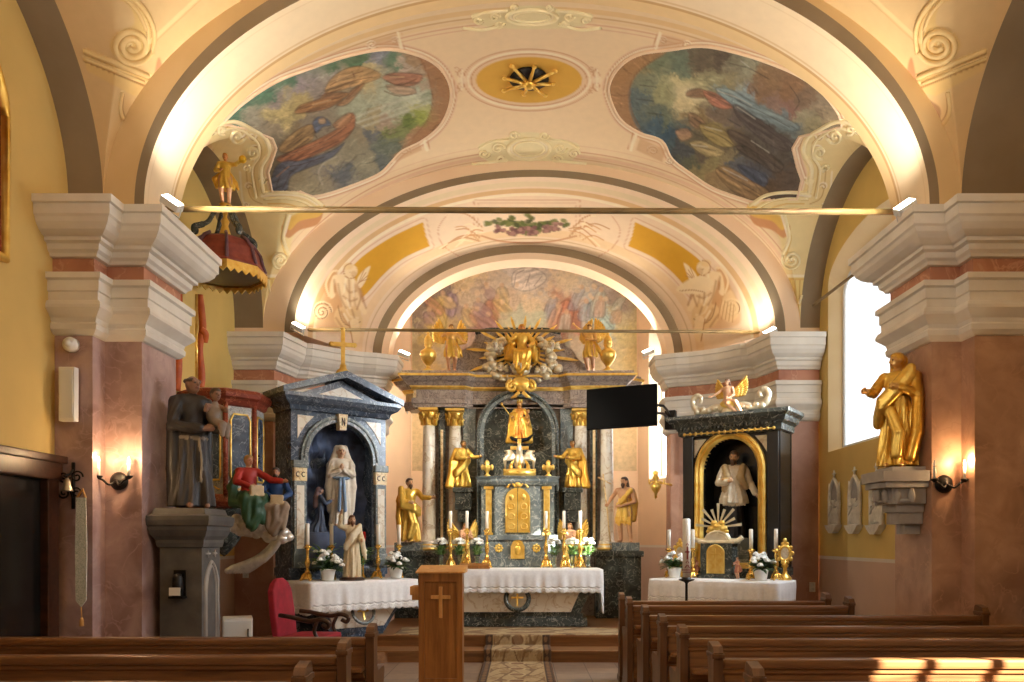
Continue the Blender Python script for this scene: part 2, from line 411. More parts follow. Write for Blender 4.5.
def hit(bv, px, py, lift=0.01):
    o = Vector((0, 0, H)); d = at(px, py, 10) - o; d.normalize()
    h = bv.ray_cast(o, d)
    return None if h[0] is None else h[0] - d * lift
def relief(bv, mb, pts, r, n=6, closed=False, lift=0.0, flat=None):
    q = [hit(bv, x, y, lift) for x, y in pts]; q = [p for p in q if p is not None]
    if len(q) > 2: mb.tube(q, r, n, closed and len(q) == len(pts))
exec_paint = []
# ------------------------------------------------------------------ side arches of nave and chancel: soffits facing the viewer
def soffit(name, xa, xb, y0, y1, rise, mat):
    s = np.linspace(-PI / 2, PI / 2, 90); y = (y0 + y1) / 2 + (y1 - y0) / 2 * np.sin(s); z = SPR + rise * np.cos(s)
    P = np.stack([np.stack([np.full_like(y, x), y, z], -1) for x in (xa, xb)])
    return struct(grid_obj(name, P, mat, True))
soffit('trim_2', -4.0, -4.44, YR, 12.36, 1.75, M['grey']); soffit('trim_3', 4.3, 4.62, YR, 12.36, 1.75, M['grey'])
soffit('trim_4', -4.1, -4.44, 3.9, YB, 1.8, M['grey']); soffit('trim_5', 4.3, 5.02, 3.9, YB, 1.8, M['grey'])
# ------------------------------------------------------------------ side walls with openings
def wall_open(mb, p0, p1, z0, z1, th, hole=None, n=24, reveal_mat=None, splay=0.12):
    """vertical wall p0->p1, room face on the right of travel; hole=(s0,s1,zb,zs,rise) along the wall"""
    p0 = Vector(p0); p1 = Vector(p1); L = (p1 - p0).length; d = (p1 - p0) / L; nrm = Vector((d.y, -d.x))
    W = lambda s, z, o: (p0.x + d.x * s - nrm.x * o, p0.y + d.y * s - nrm.y * o, z)
    c0 = mb.cur
    if hole is None:
        mb.add([W(0, z0, 0), W(L, z0, 0), W(L, z1, 0), W(0, z1, 0)], [(0, 1, 2, 3)]); return
    s0, s1, zb, zs, rise = hole
    mb.add([W(0, z0, 0), W(s0, z0, 0), W(s0, z1, 0), W(0, z1, 0), W(s1, z0, 0), W(L, z0, 0), W(L, z1, 0), W(s1, z1, 0)], [(0, 1, 2, 3), (4, 5, 6, 7)])
    mb.add([W(s0, z0, 0), W(s1, z0, 0), W(s1, zb, 0), W(s0, zb, 0)], [(0, 1, 2, 3)])
    A = [((s0 + s1) / 2 - (s1 - s0) / 2 * math.cos(PI * i / n), zs + rise * math.sin(PI * i / n)) for i in range(n + 1)]
    for (a, za), (b, zb_) in zip(A[:-1], A[1:]): mb.add([W(a, za, 0), W(b, zb_, 0), W(b, z1, 0), W(a, z1, 0)], [(0, 1, 2, 3)])
    loop = [(s0, zb)] + A + [(s1, zb)]
    cs, cz = (s0 + s1) / 2, zb
    inn = [(cs + (a - cs) * (1 - splay), zb + splay * .6 + (z - zb) * (1 - splay)) for a, z in loop]
    mb.cur = reveal_mat if reveal_mat is not None else c0
    k = len(loop)
    mb.add([W(a, z, 0) for a, z in loop] + [W(a, z, th) for a, z in inn], [(i, (i + 1) % k, k + (i + 1) % k, k + i) for i in range(k)])
    mb.cur = c0
    return [W(a, z, th) for a, z in inn], nrm
M['glass'] = mat_emit('daylit_frosted_glass', (0.84, 0.92, 1.0, 1), 8.0)
M['glass_side'] = mat_emit('daylit_side_window_glass', (0.86, 0.93, 1.0, 1), 1.5)
M['frame_white'] = mat_flat('white_window_frame', rgb(222, 222, 218), 0.5)
M['reveal'] = mat_noise('pale_reveal_plaster', rgb(232, 208, 160), rgb(240, 220, 180), 1.5, 0.85)
def window(name, loop, nrm, bars_v=1, bars_h=3, n=0, sash=None):
    """white frame round an arched pane with thin glazing bars"""
    V = [Vector(p) for p in loop]; nr = Vector((nrm.x, nrm.y, 0)); c = sum(V, Vector()) / len(V)
    fr = MB(); fr.tube([p + nr * .01 for p in V], 0.03, 6, True)
    zs = [p.z for p in V]; z0, z1 = min(zs), max(zs); a, b = V[0], V[-1]
    o = fr.build(name, M['frame_white']); struct(o)
    pane = MB(); Q = [tuple(p - nr * .01) for p in V]
    if sash is None: pane.add(Q, [tuple(range(len(V)))])
    else:                       # unseen gap left in the pane to let the sun beam in
        f0, f1, za, zb = sash; e0, e1 = Vector(Q[0]), Vector(Q[-1]); PT = lambda f, z: (e0.x + (e1.x - e0.x) * f, e0.y + (e1.y - e0.y) * f, z)
        pane.add([PT(0, z0), PT(1, z0), PT(1, za), PT(0, za)], [(0, 1, 2, 3)]); pane.add([PT(0, za), PT(f0, za), PT(f0, zb), PT(0, zb)], [(0, 1, 2, 3)])
        pane.add([PT(f1, za), PT(1, za), PT(1, zb), PT(f1, zb)], [(0, 1, 2, 3)]); up = [q for q in Q if q[2] > zb]; pane.add([PT(0, zb)] + up + [PT(1, zb)], [tuple(range(len(up) + 2))])
    p = pane.build('pane', M['glass_side' if name == 'window_1' else 'glass'], o); p['kind'] = 'structure'
    bm_ = MB()
    for i in range(1, bars_h + 1):
        z = z0 + (z1 - z0) * i / (bars_h + 1.2); bm_.tube([(a.x, a.y, z), (b.x, b.y, z)], 0.012, 5)
    m_ = (a + b) / 2; bm_.tube([(m_.x, m_.y, z0), (m_.x, m_.y, z1 - .02)], 0.014, 5)
    if n: bm_.build('glazing_bar', M['frame_white'], o)['kind'] = 'structure'
    return o
WIN = []
def side_wall(name, p0, p1, z1, mat, hole=None, th=0.25, wname=None, splay=0.12, z0=0.0, bars=0, rm=None, sash=None):
    mb = MB(); r = wall_open(mb, p0, p1, z0, z1, th, hole, reveal_mat=1, splay=splay)
    o = struct(mb.build(name, [mat, rm or M['reveal']], normals=False))
    if r: WIN.append((window(wname, r[0], r[1], n=bars, sash=sash), r[0], r[1]))
    return o
side_wall('wall_chancel_right', (4.6, 12.4), (4.6, YR - .1), 8.2, M['chwall'], (0.38, 3.2, 2.92, 5.42, 0.5), 0.2, 'window_1', 0.1, sash=(0.79, 0.92, 3.95, 4.85))
side_wall('wall_chancel_left', (-4.44, YR - .1), (-4.44, 12.4), 8.2, M['chwall'])
side_wall('wall_left', (-4.44, -5), (-4.44, YB), 8.2, M['navewall'], (4.6, 6.6, 2.9, 4.9, 0.6), 0.3, 'window_2', rm=M['reveal'])
side_wall('wall_right', (5.02, YB), (5.02, -5), 8.2, M['navewall'], (4.2, 6.0, 2.05, 5.0, 0.55), 0.3, 'window_3', bars=0, sash=(0.37, 0.80, 2.22, 3.15))
mb_ = MB()
for y_ in (2.76, 2.48, 2.2): mb_.tube([(5.3, y_, 2.2), (5.3, y_, 3.4)], .028, 6)
mb_.tube([(5.3, 3.5, 3.34), (5.3, 1.95, 3.34)], .03, 6); struct(mb_.build('window_sun_bars', M['frame_white']))  # unseen window bars, placed to split the sun patch on the pews
side_wall('wall_back', (6, -5), (-6, -5), 9.0, M['yellow'])
# plain nave vault over the camera and behind it
t = np.linspace(0, PI, 80)[:, None]; yy = np.linspace(-5, 3.9, 12)[None, :]
struct(grid_obj('ceiling', np.stack([0.1 - 4.35 * np.cos(t) + 0 * yy, yy + 0 * t, SPR + 2.72 * np.sin(t) + 0 * yy], -1), M['cream']))
for nm, xa, xb in (('trim_6', -4.44, -4.1), ('trim_7', 4.3, 5.02)):
    struct(MB().box((xa, -5, SPR - .12), (xb, 3.95, SPR)).build(nm, M['stucco']))
# ------------------------------------------------------------------ piers of the chancel arch
LP = [(-4.44, YA), (-4.08, YA), (-4.08, YB), (-3.72, YB), (-3.72, YR), (-4.44, YR)]
RP = [(4.01, YR), (4.01, YB), (4.3, YB), (4.3, YA), (5.02, YA)]
struct(MB().prism(LP, 0, 4.74, 'Z').build('wall_pier_left', M['pier']))
struct(MB().prism(RP + [(5.02, YR)], 0, 4.74, 'Z').build('wall_pier_right', M['pier2']))
PROF_UP = [(.0, 4.738), (.36, 4.738), (.36, 4.655), (.335, 4.645), (.335, 4.53), (.315, 4.51), (.30, 4.46), (.255, 4.40), (.20, 4.36), (.17, 4.35), (.17, 4.31), (.13, 4.29), (.12, 4.23), (.09, 4.20), (.075, 4.165), (.04, 4.16), (.0, 4.155)]
PROF_FR = [(.0, 4.16), (.035, 4.16), (.035, 4.0), (0, 4.0)]
PROF_LO = [(.0, 4.0), (.15, 4.0), (.15, 3.945), (.12, 3.93), (.12, 3.83), (.105, 3.82), (.105, 3.74), (.13, 3.73), (.15, 3.69), (.15, 3.66), (.12, 3.63), (.07, 3.58), (.06, 3.54), (.075, 3.52), (.07, 3.47), (.03, 3.43), (.0, 3.42)]
PROF_UP = [(o, 4.738 - (4.738 - z) * .82) for o, z in PROF_UP]; PROF_FR = [(0, 4.262), (.035, 4.262), (.035, 4.10), (0, 4.10)]; PROF_LO = [(o, 4.10 - (4.0 - z) * .966) for o, z in PROF_LO]
def entab(path, so=1.0, ids=(8, 9, 10), sz=1.0, zt=4.738):
    for prof, m, i in ((PROF_UP, 'stucco', ids[0]), (PROF_FR, 'frieze', ids[1]), (PROF_LO, 'stucco', ids[2])):
        mb = MB(); mb.sweep([(o * so, zt - (4.738 - z) * sz) for o, z in prof], path); struct(mb.build('trim_%d' % i, M[m]))
entab(LP, 1, (8, 9, 10)); entab([(5.02, YR)] + RP, 1, (11, 12, 13))
# ------------------------------------------------------------------ chancel end: pilasters, splayed wall, apse arch
CL = [(-4.44, 12.35), (-3.84, 12.35), (-3.70, 12.98), (-3.52, 13.05), (-3.28, 13.3), (-3.02, 13.5), (-2.76, 13.64), (-2.56, 13.70), (-2.42, 13.78), (-2.42, 14.2)]
CR = [(0.14 - x, y) for x, y in reversed(CL)]
struct(MB().prism(CL + [(-2.8, 14.2), (-4.44, 13.4)], 0, 4.74, 'Z').build('wall_apse_left', M['chpier']))
struct(MB().prism([(4.58, 13.4), (2.94, 14.2)] + CR, 0, 4.74, 'Z').build('wall_apse_right', M['chpier']))
entab(CL, .88, (14, 15, 16), 1.09); entab(CR, .88, (17, 18, 19), 1.09)
R_out = ellp(.20, 4.81, 3.87, 2.51); R_in = ellp(.20, 4.81, 3.72, 2.40); R_far = ellp(.20, 4.81, 5.0, 3.6)
I_out = ellp(.10, 4.74, 2.68, 1.95); I_mid = ellp(.10, 4.74, 2.52, 1.80); I_in = ellp(.10, 4.74, 2.40, 1.70)
w = MB(); w.smooth = True
w.cur = 0; strip(w, R_in, 12.36, R_out, 12.36)
w.cur = 1; strip(w, R_out, 12.36, R_far, 12.36)
w.cur = 0; strip(w, I_mid, 13.76, I_out, 13.8)
w.cur = 1; strip(w, I_in, 13.78, I_mid, 13.76); strip(w, I_in, 13.78, I_in, 14.2)
I_big = ellp(.10, 4.74, 3.6, 3.2); strip(w, I_in, 14.2, I_big, 14.2)
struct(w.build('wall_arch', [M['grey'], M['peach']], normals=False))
FN = 340; FK = 150
ro = np.array(ellp(.20, 4.81, 3.72, 2.40, FN)); ri = np.array(ellp(.10, 4.74, 2.68, 1.95, FN))
kk = np.linspace(0, 1, FK)[None, :, None]
FX = ro[:, None, :] * (1 - kk) + ri[:, None, :] * kk
FUN = np.stack([FX[..., 0], np.broadcast_to((12.36 + 1.44 * kk[..., 0]), FX.shape[:2]), FX[..., 1]], -1)
# apse walls
side_wall('wall_apse', (-2.25, 16.2), (2.35, 16.2), 8.2, M['apsewall'])
side_wall('wall_apse_side_left', (-3.35, 14.2), (-2.25, 16.2), 8.2, M['apsewall'])
side_wall('wall_apse_side_right', (2.35, 16.2), (3.45, 14.2), 8.2, M['apsewall'], (0.35, 1.4, 2.8, 5.6, 0.45), 0.3, 'window_4', 0.14, rm=M['peach'])
struct(MB().box((-4.4, 12.4, 8.2), (4.6, 17, 8.3)).build("ceiling_apse", M["peach"]))
for nm, x0, x1, y0, y1 in (("sun_shield_left", -4.75, -4.6, 12.3, 17), ("sun_shield_right", 4.7, 4.85, 12.3, 17), ("sun_shield_end", -4.7, 4.8, 16.9, 17.1)): struct(MB().box((x0, y0, 0), (x1, y1, 8.4)).build(nm, M["peach"]))  # unseen outer shell, added to keep stray sun out of the apse
struct(MB().box((-6.3, -5.1, 8.1), (6.3, 12.5, 8.2)).build("sun_shield_roof", M["peach"]))  # unseen slab over the vaults, added to block stray sun
# altar steps
M['stepwood'] = mat_wood('brown_step_wood', rgb(112, 74, 40), rgb(158, 110, 66), 'X', 0.45)
s_ = MB(); s_.box((-2.1, 10.45, 0), (2.9, 10.95, .15)); s_.box((-2.1, 10.9, 0), (2.9, 13.9, .30)); s_.box((-2.1, 10.42, .125), (2.9, 10.5, .155)); s_.box((-2.1, 10.87, .275), (2.9, 10.95, .305))
struct(s_.build('floor_altar_steps', M['stepwood']))
s_ = MB(); s_.prism([(-3.9, 10.6), (-2.5, 9.7), (-1.45, 10.75), (-2.2, 11.6), (-3.4, 12.8), (-3.9, 12.5)], 0, .14, 'Z')
struct(s_.build('floor_side_altar_step', M['stepwood']))
# ================================================================== PAINTED VAULTS
def mir(pts, c): return [(2 * c - x, y) for x, y in pts]
def ell_px(cx, cy, rx, ry, n=48, a0=0, a1=2 * PI): return [(cx + rx * math.cos(a0 + (a1 - a0) * i / n), cy + ry * math.sin(a0 + (a1 - a0) * i / n)) for i in range(n + (0 if abs(a1 - a0 - 2 * PI) < 1e-6 else 1))]
LINE = (206, 152, 112); LINE2 = (188, 136, 98); LITE = (250, 236, 208); CREAM = (240, 220, 176); OCH = (222, 176, 96); BRN = (170, 112, 76)
PC = Paint(VC, (240, 214, 176))
LF = smoothpath([(222, 123), (243, 103), (275, 82), (310, 68), (350, 55), (385, 49), (412, 53), (433, 62), (446, 76), (451, 93), (447, 112), (437, 128), (420, 141), (402, 150), (392, 160), (380, 172), (358, 182), (330, 192), (312, 196)], 5) + [(300, 191), (272, 191), (268, 172), (272, 160), (276, 148), (272, 138), (262, 134), (248, 128)]
RF = smoothpath([(842, 126), (838, 112), (822, 92), (800, 76), (770, 63), (735, 52), (702, 46), (668, 50), (640, 54), (620, 66), (609, 85), (612, 103), (622, 120), (640, 132), (662, 140), (672, 158), (690, 172), (715, 188), (752, 201)], 5) + [(770, 199), (797, 199), (802, 180), (797, 165), (793, 148), (800, 136), (820, 132)]
# border bands following the two arches
def arch_px(cx, cy, a, b, n=90): return [(cx - a * math.cos(PI * i / n), cy - b * math.sin(PI * i / n)) for i in range(n + 1)]
for off, w_, c_, al in ((14, 5, (228, 188, 124), .6), (20, 1.6, (196, 146, 92), .6), (23, 3.0, (236, 206, 160), .7), (27, 1.3, (214, 160, 130), .7), (31, 1.0, (214, 160, 130), .6)):
    PC.line(arch_px(536, 212, 358 - off * .9, 217 - off), c_, w_, al)
for off, w_, c_, al in ((5, 7, (238, 214, 168), .8), (11, 1.2, (210, 160, 124), .6), (14, 3.2, (232, 190, 160), .6), (18, 1.2, (206, 150, 118), .7), (24, .8, (226, 186, 150), .6)):
    PC.line(arch_px(538, 331, 252 + off * 1.1, 163 + off), c_, w_, al)
# central medallion
PC.poly(ell_px(529, 80, 66, 31), (232, 196, 158), 1.5, .6); PC.line(ell_px(529, 80, 66, 31), LINE, 1.0, .8, True); PC.line(ell_px(529, 80, 61, 28), LITE, 2.4, .8, True); PC.line(ell_px(529, 80, 58, 26), LINE, 1.1, .9, True)
PC.poly(ell_px(529, 80, 53, 23), (222, 172, 72), 1.0)
for c_ in (462, 597):
    for k in (-1, 1):
        PC.line(spiral(c_, 80 + 6 * k, 5, 1.2, PI / 2 * k, k, 24), LINE, 1.1, .8); PC.line(spiral(c_ - 5, 80 + 11 * k, 4, 1.1, 0, -k, 24), LINE, 1.0, .7)
    PC.line([(c_, 70), (c_, 90)], LITE, 2.0, .7); PC.blob(c_, 80, 6, 5, LITE, .5)
# rims of the two frescoes
for poly in (LF, RF):
    PC.line(poly, (228, 188, 160), 13, .55, True); PC.line(poly, LINE, 10.5, .75, True); PC.line(poly, LITE, 8.4, .9, True); PC.line(poly, (232, 194, 160), 5, .9, True)
# small volutes and ties where the fresco rims meet the bands
for q in (0, 1):
    f = (lambda p: p) if q == 0 else (lambda p: mir(p, 529))
    for (cx, cy, r, d) in ((372, 44, 6, 1), (395, 40, 4.5, -1), (405, 150, 6, -1), (388, 160, 4.5, 1)):
        PC.line(f(spiral(cx, cy, r, 1.6, .4, d, 30, .8)), LITE, 1.6, .9); PC.line(f(spiral(cx, cy + 1, r, 1.6, .4, d, 30, .8)), LINE2, .8, .8)
    PC.poly(f([(372, 40), (396, 34), (402, 48), (376, 50)]), (206, 160, 118), 2, .5); PC.poly(f([(392, 150), (418, 138), (422, 150), (396, 162)]), (206, 160, 118), 2, .6)
    PC.line(f([(398, 33), (402, 50)]), LITE, 3, .9); PC.line(f([(401, 33), (405, 50)]), LINE, .9, .9); PC.line(f([(422, 134), (427, 150)]), LITE, 3, .9); PC.line(f([(425, 133), (430, 149)]), LINE, .9, .9)
# cartouches, near and far, on the crown
for cx, cy, wx, wy in ((532, 18, 60, 12), (529, 150, 50, 17)):
    PC.poly(smoothpath([(cx - wx, cy - wy * .3), (cx - wx * .6, cy - wy * .55), (cx - wx * .2, cy - wy), (cx + wx * .2, cy - wy), (cx + wx * .6, cy - wy * .55), (cx + wx, cy - wy * .3), (cx + wx * .85, cy + wy * .6), (cx + wx * .35, cy + wy * .9), (cx - wx * .35, cy + wy * .9), (cx - wx * .85, cy + wy * .6)], 6, True), (236, 222, 176), 2, .9)
    for r, c_, w_ in ((1.0, (200, 170, 118), 1.2), (.86, LITE, 1.8), (.72, (206, 178, 126), 1.0)):
        PC.line(ell_px(cx, cy - 1, wx * .42 * r, wy * .62 * r), c_, w_, .9, True)
    for k in (-1, 1):
        for (dx, dy, r, d) in ((.62, -.1, .3, k), (.88, .2, .25, -k), (.55, .55, .25, -k), (.3, -.85, .22, k)):
            PC.line(spiral(cx + k * wx * dx, cy + wy * dy, wy * r * 1.3, 1.5, 0, d, 26, .8), LITE, 1.5, .9); PC.line(spiral(cx + k * wx * dx, cy + wy * dy + 1, wy * r * 1.3, 1.5, 0, d, 26, .8), (190, 150, 100), .9, .9)
        PC.line(smoothpath([(cx + k * wx * .5, cy + wy * .4), (cx + k * wx * .8, cy + wy * .9), (cx + k * wx * 1.15, cy + wy * .9)], 6), (190, 150, 100), 1.3, .8)
        PC.line(smoothpath([(cx + k * wx * .45, cy - wy * .6), (cx + k * wx * .75, cy - wy * .5), (cx + k * wx * 1.0, cy - wy * .1)], 6), LITE, 1.6, .8)
# strapwork and consoles at the four corners of the vault (stucco painted in cream, grey shaded)
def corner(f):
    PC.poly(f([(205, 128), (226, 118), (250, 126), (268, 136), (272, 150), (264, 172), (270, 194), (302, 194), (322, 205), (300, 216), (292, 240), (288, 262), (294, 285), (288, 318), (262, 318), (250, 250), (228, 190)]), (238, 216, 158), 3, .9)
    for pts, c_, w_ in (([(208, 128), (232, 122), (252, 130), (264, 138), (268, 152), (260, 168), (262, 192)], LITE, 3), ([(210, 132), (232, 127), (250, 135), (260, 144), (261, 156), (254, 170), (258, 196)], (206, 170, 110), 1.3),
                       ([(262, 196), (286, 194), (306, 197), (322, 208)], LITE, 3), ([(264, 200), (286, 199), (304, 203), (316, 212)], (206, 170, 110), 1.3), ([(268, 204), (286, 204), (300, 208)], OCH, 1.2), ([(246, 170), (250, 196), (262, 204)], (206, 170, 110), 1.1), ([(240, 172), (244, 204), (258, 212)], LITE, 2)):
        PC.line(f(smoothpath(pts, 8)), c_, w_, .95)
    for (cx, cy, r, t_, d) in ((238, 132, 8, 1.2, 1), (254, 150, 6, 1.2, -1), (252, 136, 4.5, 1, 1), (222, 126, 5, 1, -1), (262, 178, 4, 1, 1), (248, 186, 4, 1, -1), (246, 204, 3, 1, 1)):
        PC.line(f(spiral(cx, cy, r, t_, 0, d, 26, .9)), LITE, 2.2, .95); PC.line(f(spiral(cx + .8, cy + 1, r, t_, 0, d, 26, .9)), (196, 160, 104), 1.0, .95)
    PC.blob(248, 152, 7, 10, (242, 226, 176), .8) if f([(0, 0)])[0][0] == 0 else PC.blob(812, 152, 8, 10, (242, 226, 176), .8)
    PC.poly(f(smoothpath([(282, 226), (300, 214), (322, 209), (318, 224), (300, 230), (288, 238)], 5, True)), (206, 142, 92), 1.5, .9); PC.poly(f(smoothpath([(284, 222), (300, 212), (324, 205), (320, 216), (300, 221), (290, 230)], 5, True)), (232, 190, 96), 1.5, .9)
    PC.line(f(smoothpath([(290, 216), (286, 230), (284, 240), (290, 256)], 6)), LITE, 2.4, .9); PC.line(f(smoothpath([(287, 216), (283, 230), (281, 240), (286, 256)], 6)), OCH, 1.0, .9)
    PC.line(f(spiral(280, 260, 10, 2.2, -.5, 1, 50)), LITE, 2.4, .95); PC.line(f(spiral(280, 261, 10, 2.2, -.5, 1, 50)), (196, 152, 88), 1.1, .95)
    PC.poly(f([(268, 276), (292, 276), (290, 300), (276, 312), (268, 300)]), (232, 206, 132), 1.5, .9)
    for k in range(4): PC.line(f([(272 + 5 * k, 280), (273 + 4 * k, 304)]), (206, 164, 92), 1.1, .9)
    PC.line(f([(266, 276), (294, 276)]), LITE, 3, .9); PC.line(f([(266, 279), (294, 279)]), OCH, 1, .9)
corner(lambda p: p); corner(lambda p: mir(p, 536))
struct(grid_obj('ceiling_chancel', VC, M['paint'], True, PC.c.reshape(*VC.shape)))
# ------------------------------------------------------------------ nave vault: big volutes beside the arch
PN = Paint(VN, (218, 184, 132))
PN.mix(fbm(PN.P[:, 0] * 1.5, PN.P[:, 1] * 1.5, 5) * .35, (236, 206, 156))
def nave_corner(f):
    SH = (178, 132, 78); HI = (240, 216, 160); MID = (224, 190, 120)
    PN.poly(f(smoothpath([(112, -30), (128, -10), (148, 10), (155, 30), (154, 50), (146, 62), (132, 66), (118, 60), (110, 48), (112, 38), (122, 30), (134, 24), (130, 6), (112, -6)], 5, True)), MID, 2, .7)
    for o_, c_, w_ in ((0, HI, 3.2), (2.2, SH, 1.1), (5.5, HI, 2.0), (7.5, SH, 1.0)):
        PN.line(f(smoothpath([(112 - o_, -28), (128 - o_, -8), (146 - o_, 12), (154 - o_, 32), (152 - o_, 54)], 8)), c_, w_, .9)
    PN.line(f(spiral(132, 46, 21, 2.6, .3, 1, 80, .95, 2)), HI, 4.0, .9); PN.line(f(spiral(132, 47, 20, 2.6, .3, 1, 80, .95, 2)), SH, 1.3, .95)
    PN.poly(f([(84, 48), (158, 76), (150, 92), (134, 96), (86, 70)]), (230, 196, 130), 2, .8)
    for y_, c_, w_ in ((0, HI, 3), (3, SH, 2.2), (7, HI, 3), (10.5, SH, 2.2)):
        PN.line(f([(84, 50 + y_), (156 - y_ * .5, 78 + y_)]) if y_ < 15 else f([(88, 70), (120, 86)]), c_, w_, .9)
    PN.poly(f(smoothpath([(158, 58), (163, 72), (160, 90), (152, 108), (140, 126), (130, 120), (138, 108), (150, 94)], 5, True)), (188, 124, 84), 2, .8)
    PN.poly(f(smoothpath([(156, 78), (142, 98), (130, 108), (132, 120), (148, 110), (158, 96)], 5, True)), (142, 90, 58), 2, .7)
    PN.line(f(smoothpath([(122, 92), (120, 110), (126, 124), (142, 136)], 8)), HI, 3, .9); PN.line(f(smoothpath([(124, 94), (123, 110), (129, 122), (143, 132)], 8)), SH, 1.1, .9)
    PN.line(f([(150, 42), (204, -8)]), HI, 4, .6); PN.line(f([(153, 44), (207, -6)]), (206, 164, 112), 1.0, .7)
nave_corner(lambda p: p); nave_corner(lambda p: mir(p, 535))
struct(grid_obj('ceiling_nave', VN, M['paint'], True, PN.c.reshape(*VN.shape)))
# ------------------------------------------------------------------ splayed arch before the apse
PF = Paint(FUN, (242, 214, 182))
def fun_px(k, n=90):   # image path of a constant ring of the splay
    i = min(FK - 1, int(k * (FK - 1))); R_ = FUN[:, i]; return [(VX + p[0] * F / p[1], VY - (p[2] - H) * F / p[1]) for p in R_[::4]]
for k, c_, w_, al in ((.10, (222, 206, 160), 5, .5), (.2, (218, 172, 110), 6, .75), (.235, (250, 232, 200), 3, .9), (.80, (236, 200, 148), 8, .6), (.9, (206, 168, 120), 1.2, .7)): PF.line(fun_px(k), c_, w_, al)
def fun_panel(f):
    P_ = smoothpath([(423, 222), (390, 238), (362, 257), (344, 276)], 6) + smoothpath([(352, 300), (364, 296), (384, 274), (404, 258), (430, 246)], 6) + [(426, 236)]
    PF.line(f(P_), (214, 160, 120), 9, .5, True); PF.line(f(P_), (246, 220, 190), 6.5, .9, True); PF.poly(f(P_), (220, 164, 44), 1.2)
fun_panel(lambda p: p); fun_panel(lambda p: mir(p, 529))
PF.line(smoothpath([(446, 216), (438, 230), (444, 246), (462, 258)], 6), (216, 164, 128), 1.0, .8); PF.line(mir(smoothpath([(446, 216), (438, 230), (444, 246), (462, 258)], 6), 529), (216, 164, 128), 1.0, .8)
PF.line([(474, 238), (474, 200), (580, 200), (580, 238)], (214, 160, 124), .9, .8); PF.line([(478, 236), (478, 203), (576, 203), (576, 236)], (214, 160, 124), .7, .6)
r_ = random.Random(4)
for k in range(26):
    sx = -1 if k % 2 else 1; x0 = 527 + sx * r_.uniform(42, 56); y0 = r_.uniform(226, 242); a_ = r_.uniform(-.9, .5); L = r_.uniform(16, 34)
    q = [(x0, y0), (x0 + sx * L * .5 * math.cos(a_), y0 + L * .5 * math.sin(a_) - 3), (x0 + sx * L * math.cos(a_), y0 + L * math.sin(a_) + 3)]
    PF.line(smoothpath(q, 5), [(198, 140, 92), (250, 228, 188), (216, 160, 108)][k % 3], 1.3, .8)
PF.line(smoothpath([(482, 236), (500, 241), (527, 243), (554, 241), (576, 236)], 6), (202, 142, 100), 1.8, .8)
for k in range(70):
    x0 = 527 + max(-40, min(40, r_.gauss(0, 20))); y0 = 224 + abs(r_.gauss(0, 1)) * -3 + (5 if abs(x0 - 527) < 14 else 1) * r_.random() * 2
    PF.blob(x0, y0, 4.2, 2.6, [(96, 104, 50), (70, 78, 40), (120, 124, 66)][k % 3], .9, r_.uniform(-.8, .8))
for cx, cy in ((500, 228), (511, 231), (520, 229), (527, 231), (534, 230), (548, 228), (557, 226)):
    for k in range(9): PF.blob(cx + r_.uniform(-4, 4), cy + r_.uniform(-3, 4), 3.0, 2.4, [(140, 98, 92), (116, 78, 74), (168, 124, 112)][k % 3], .9)
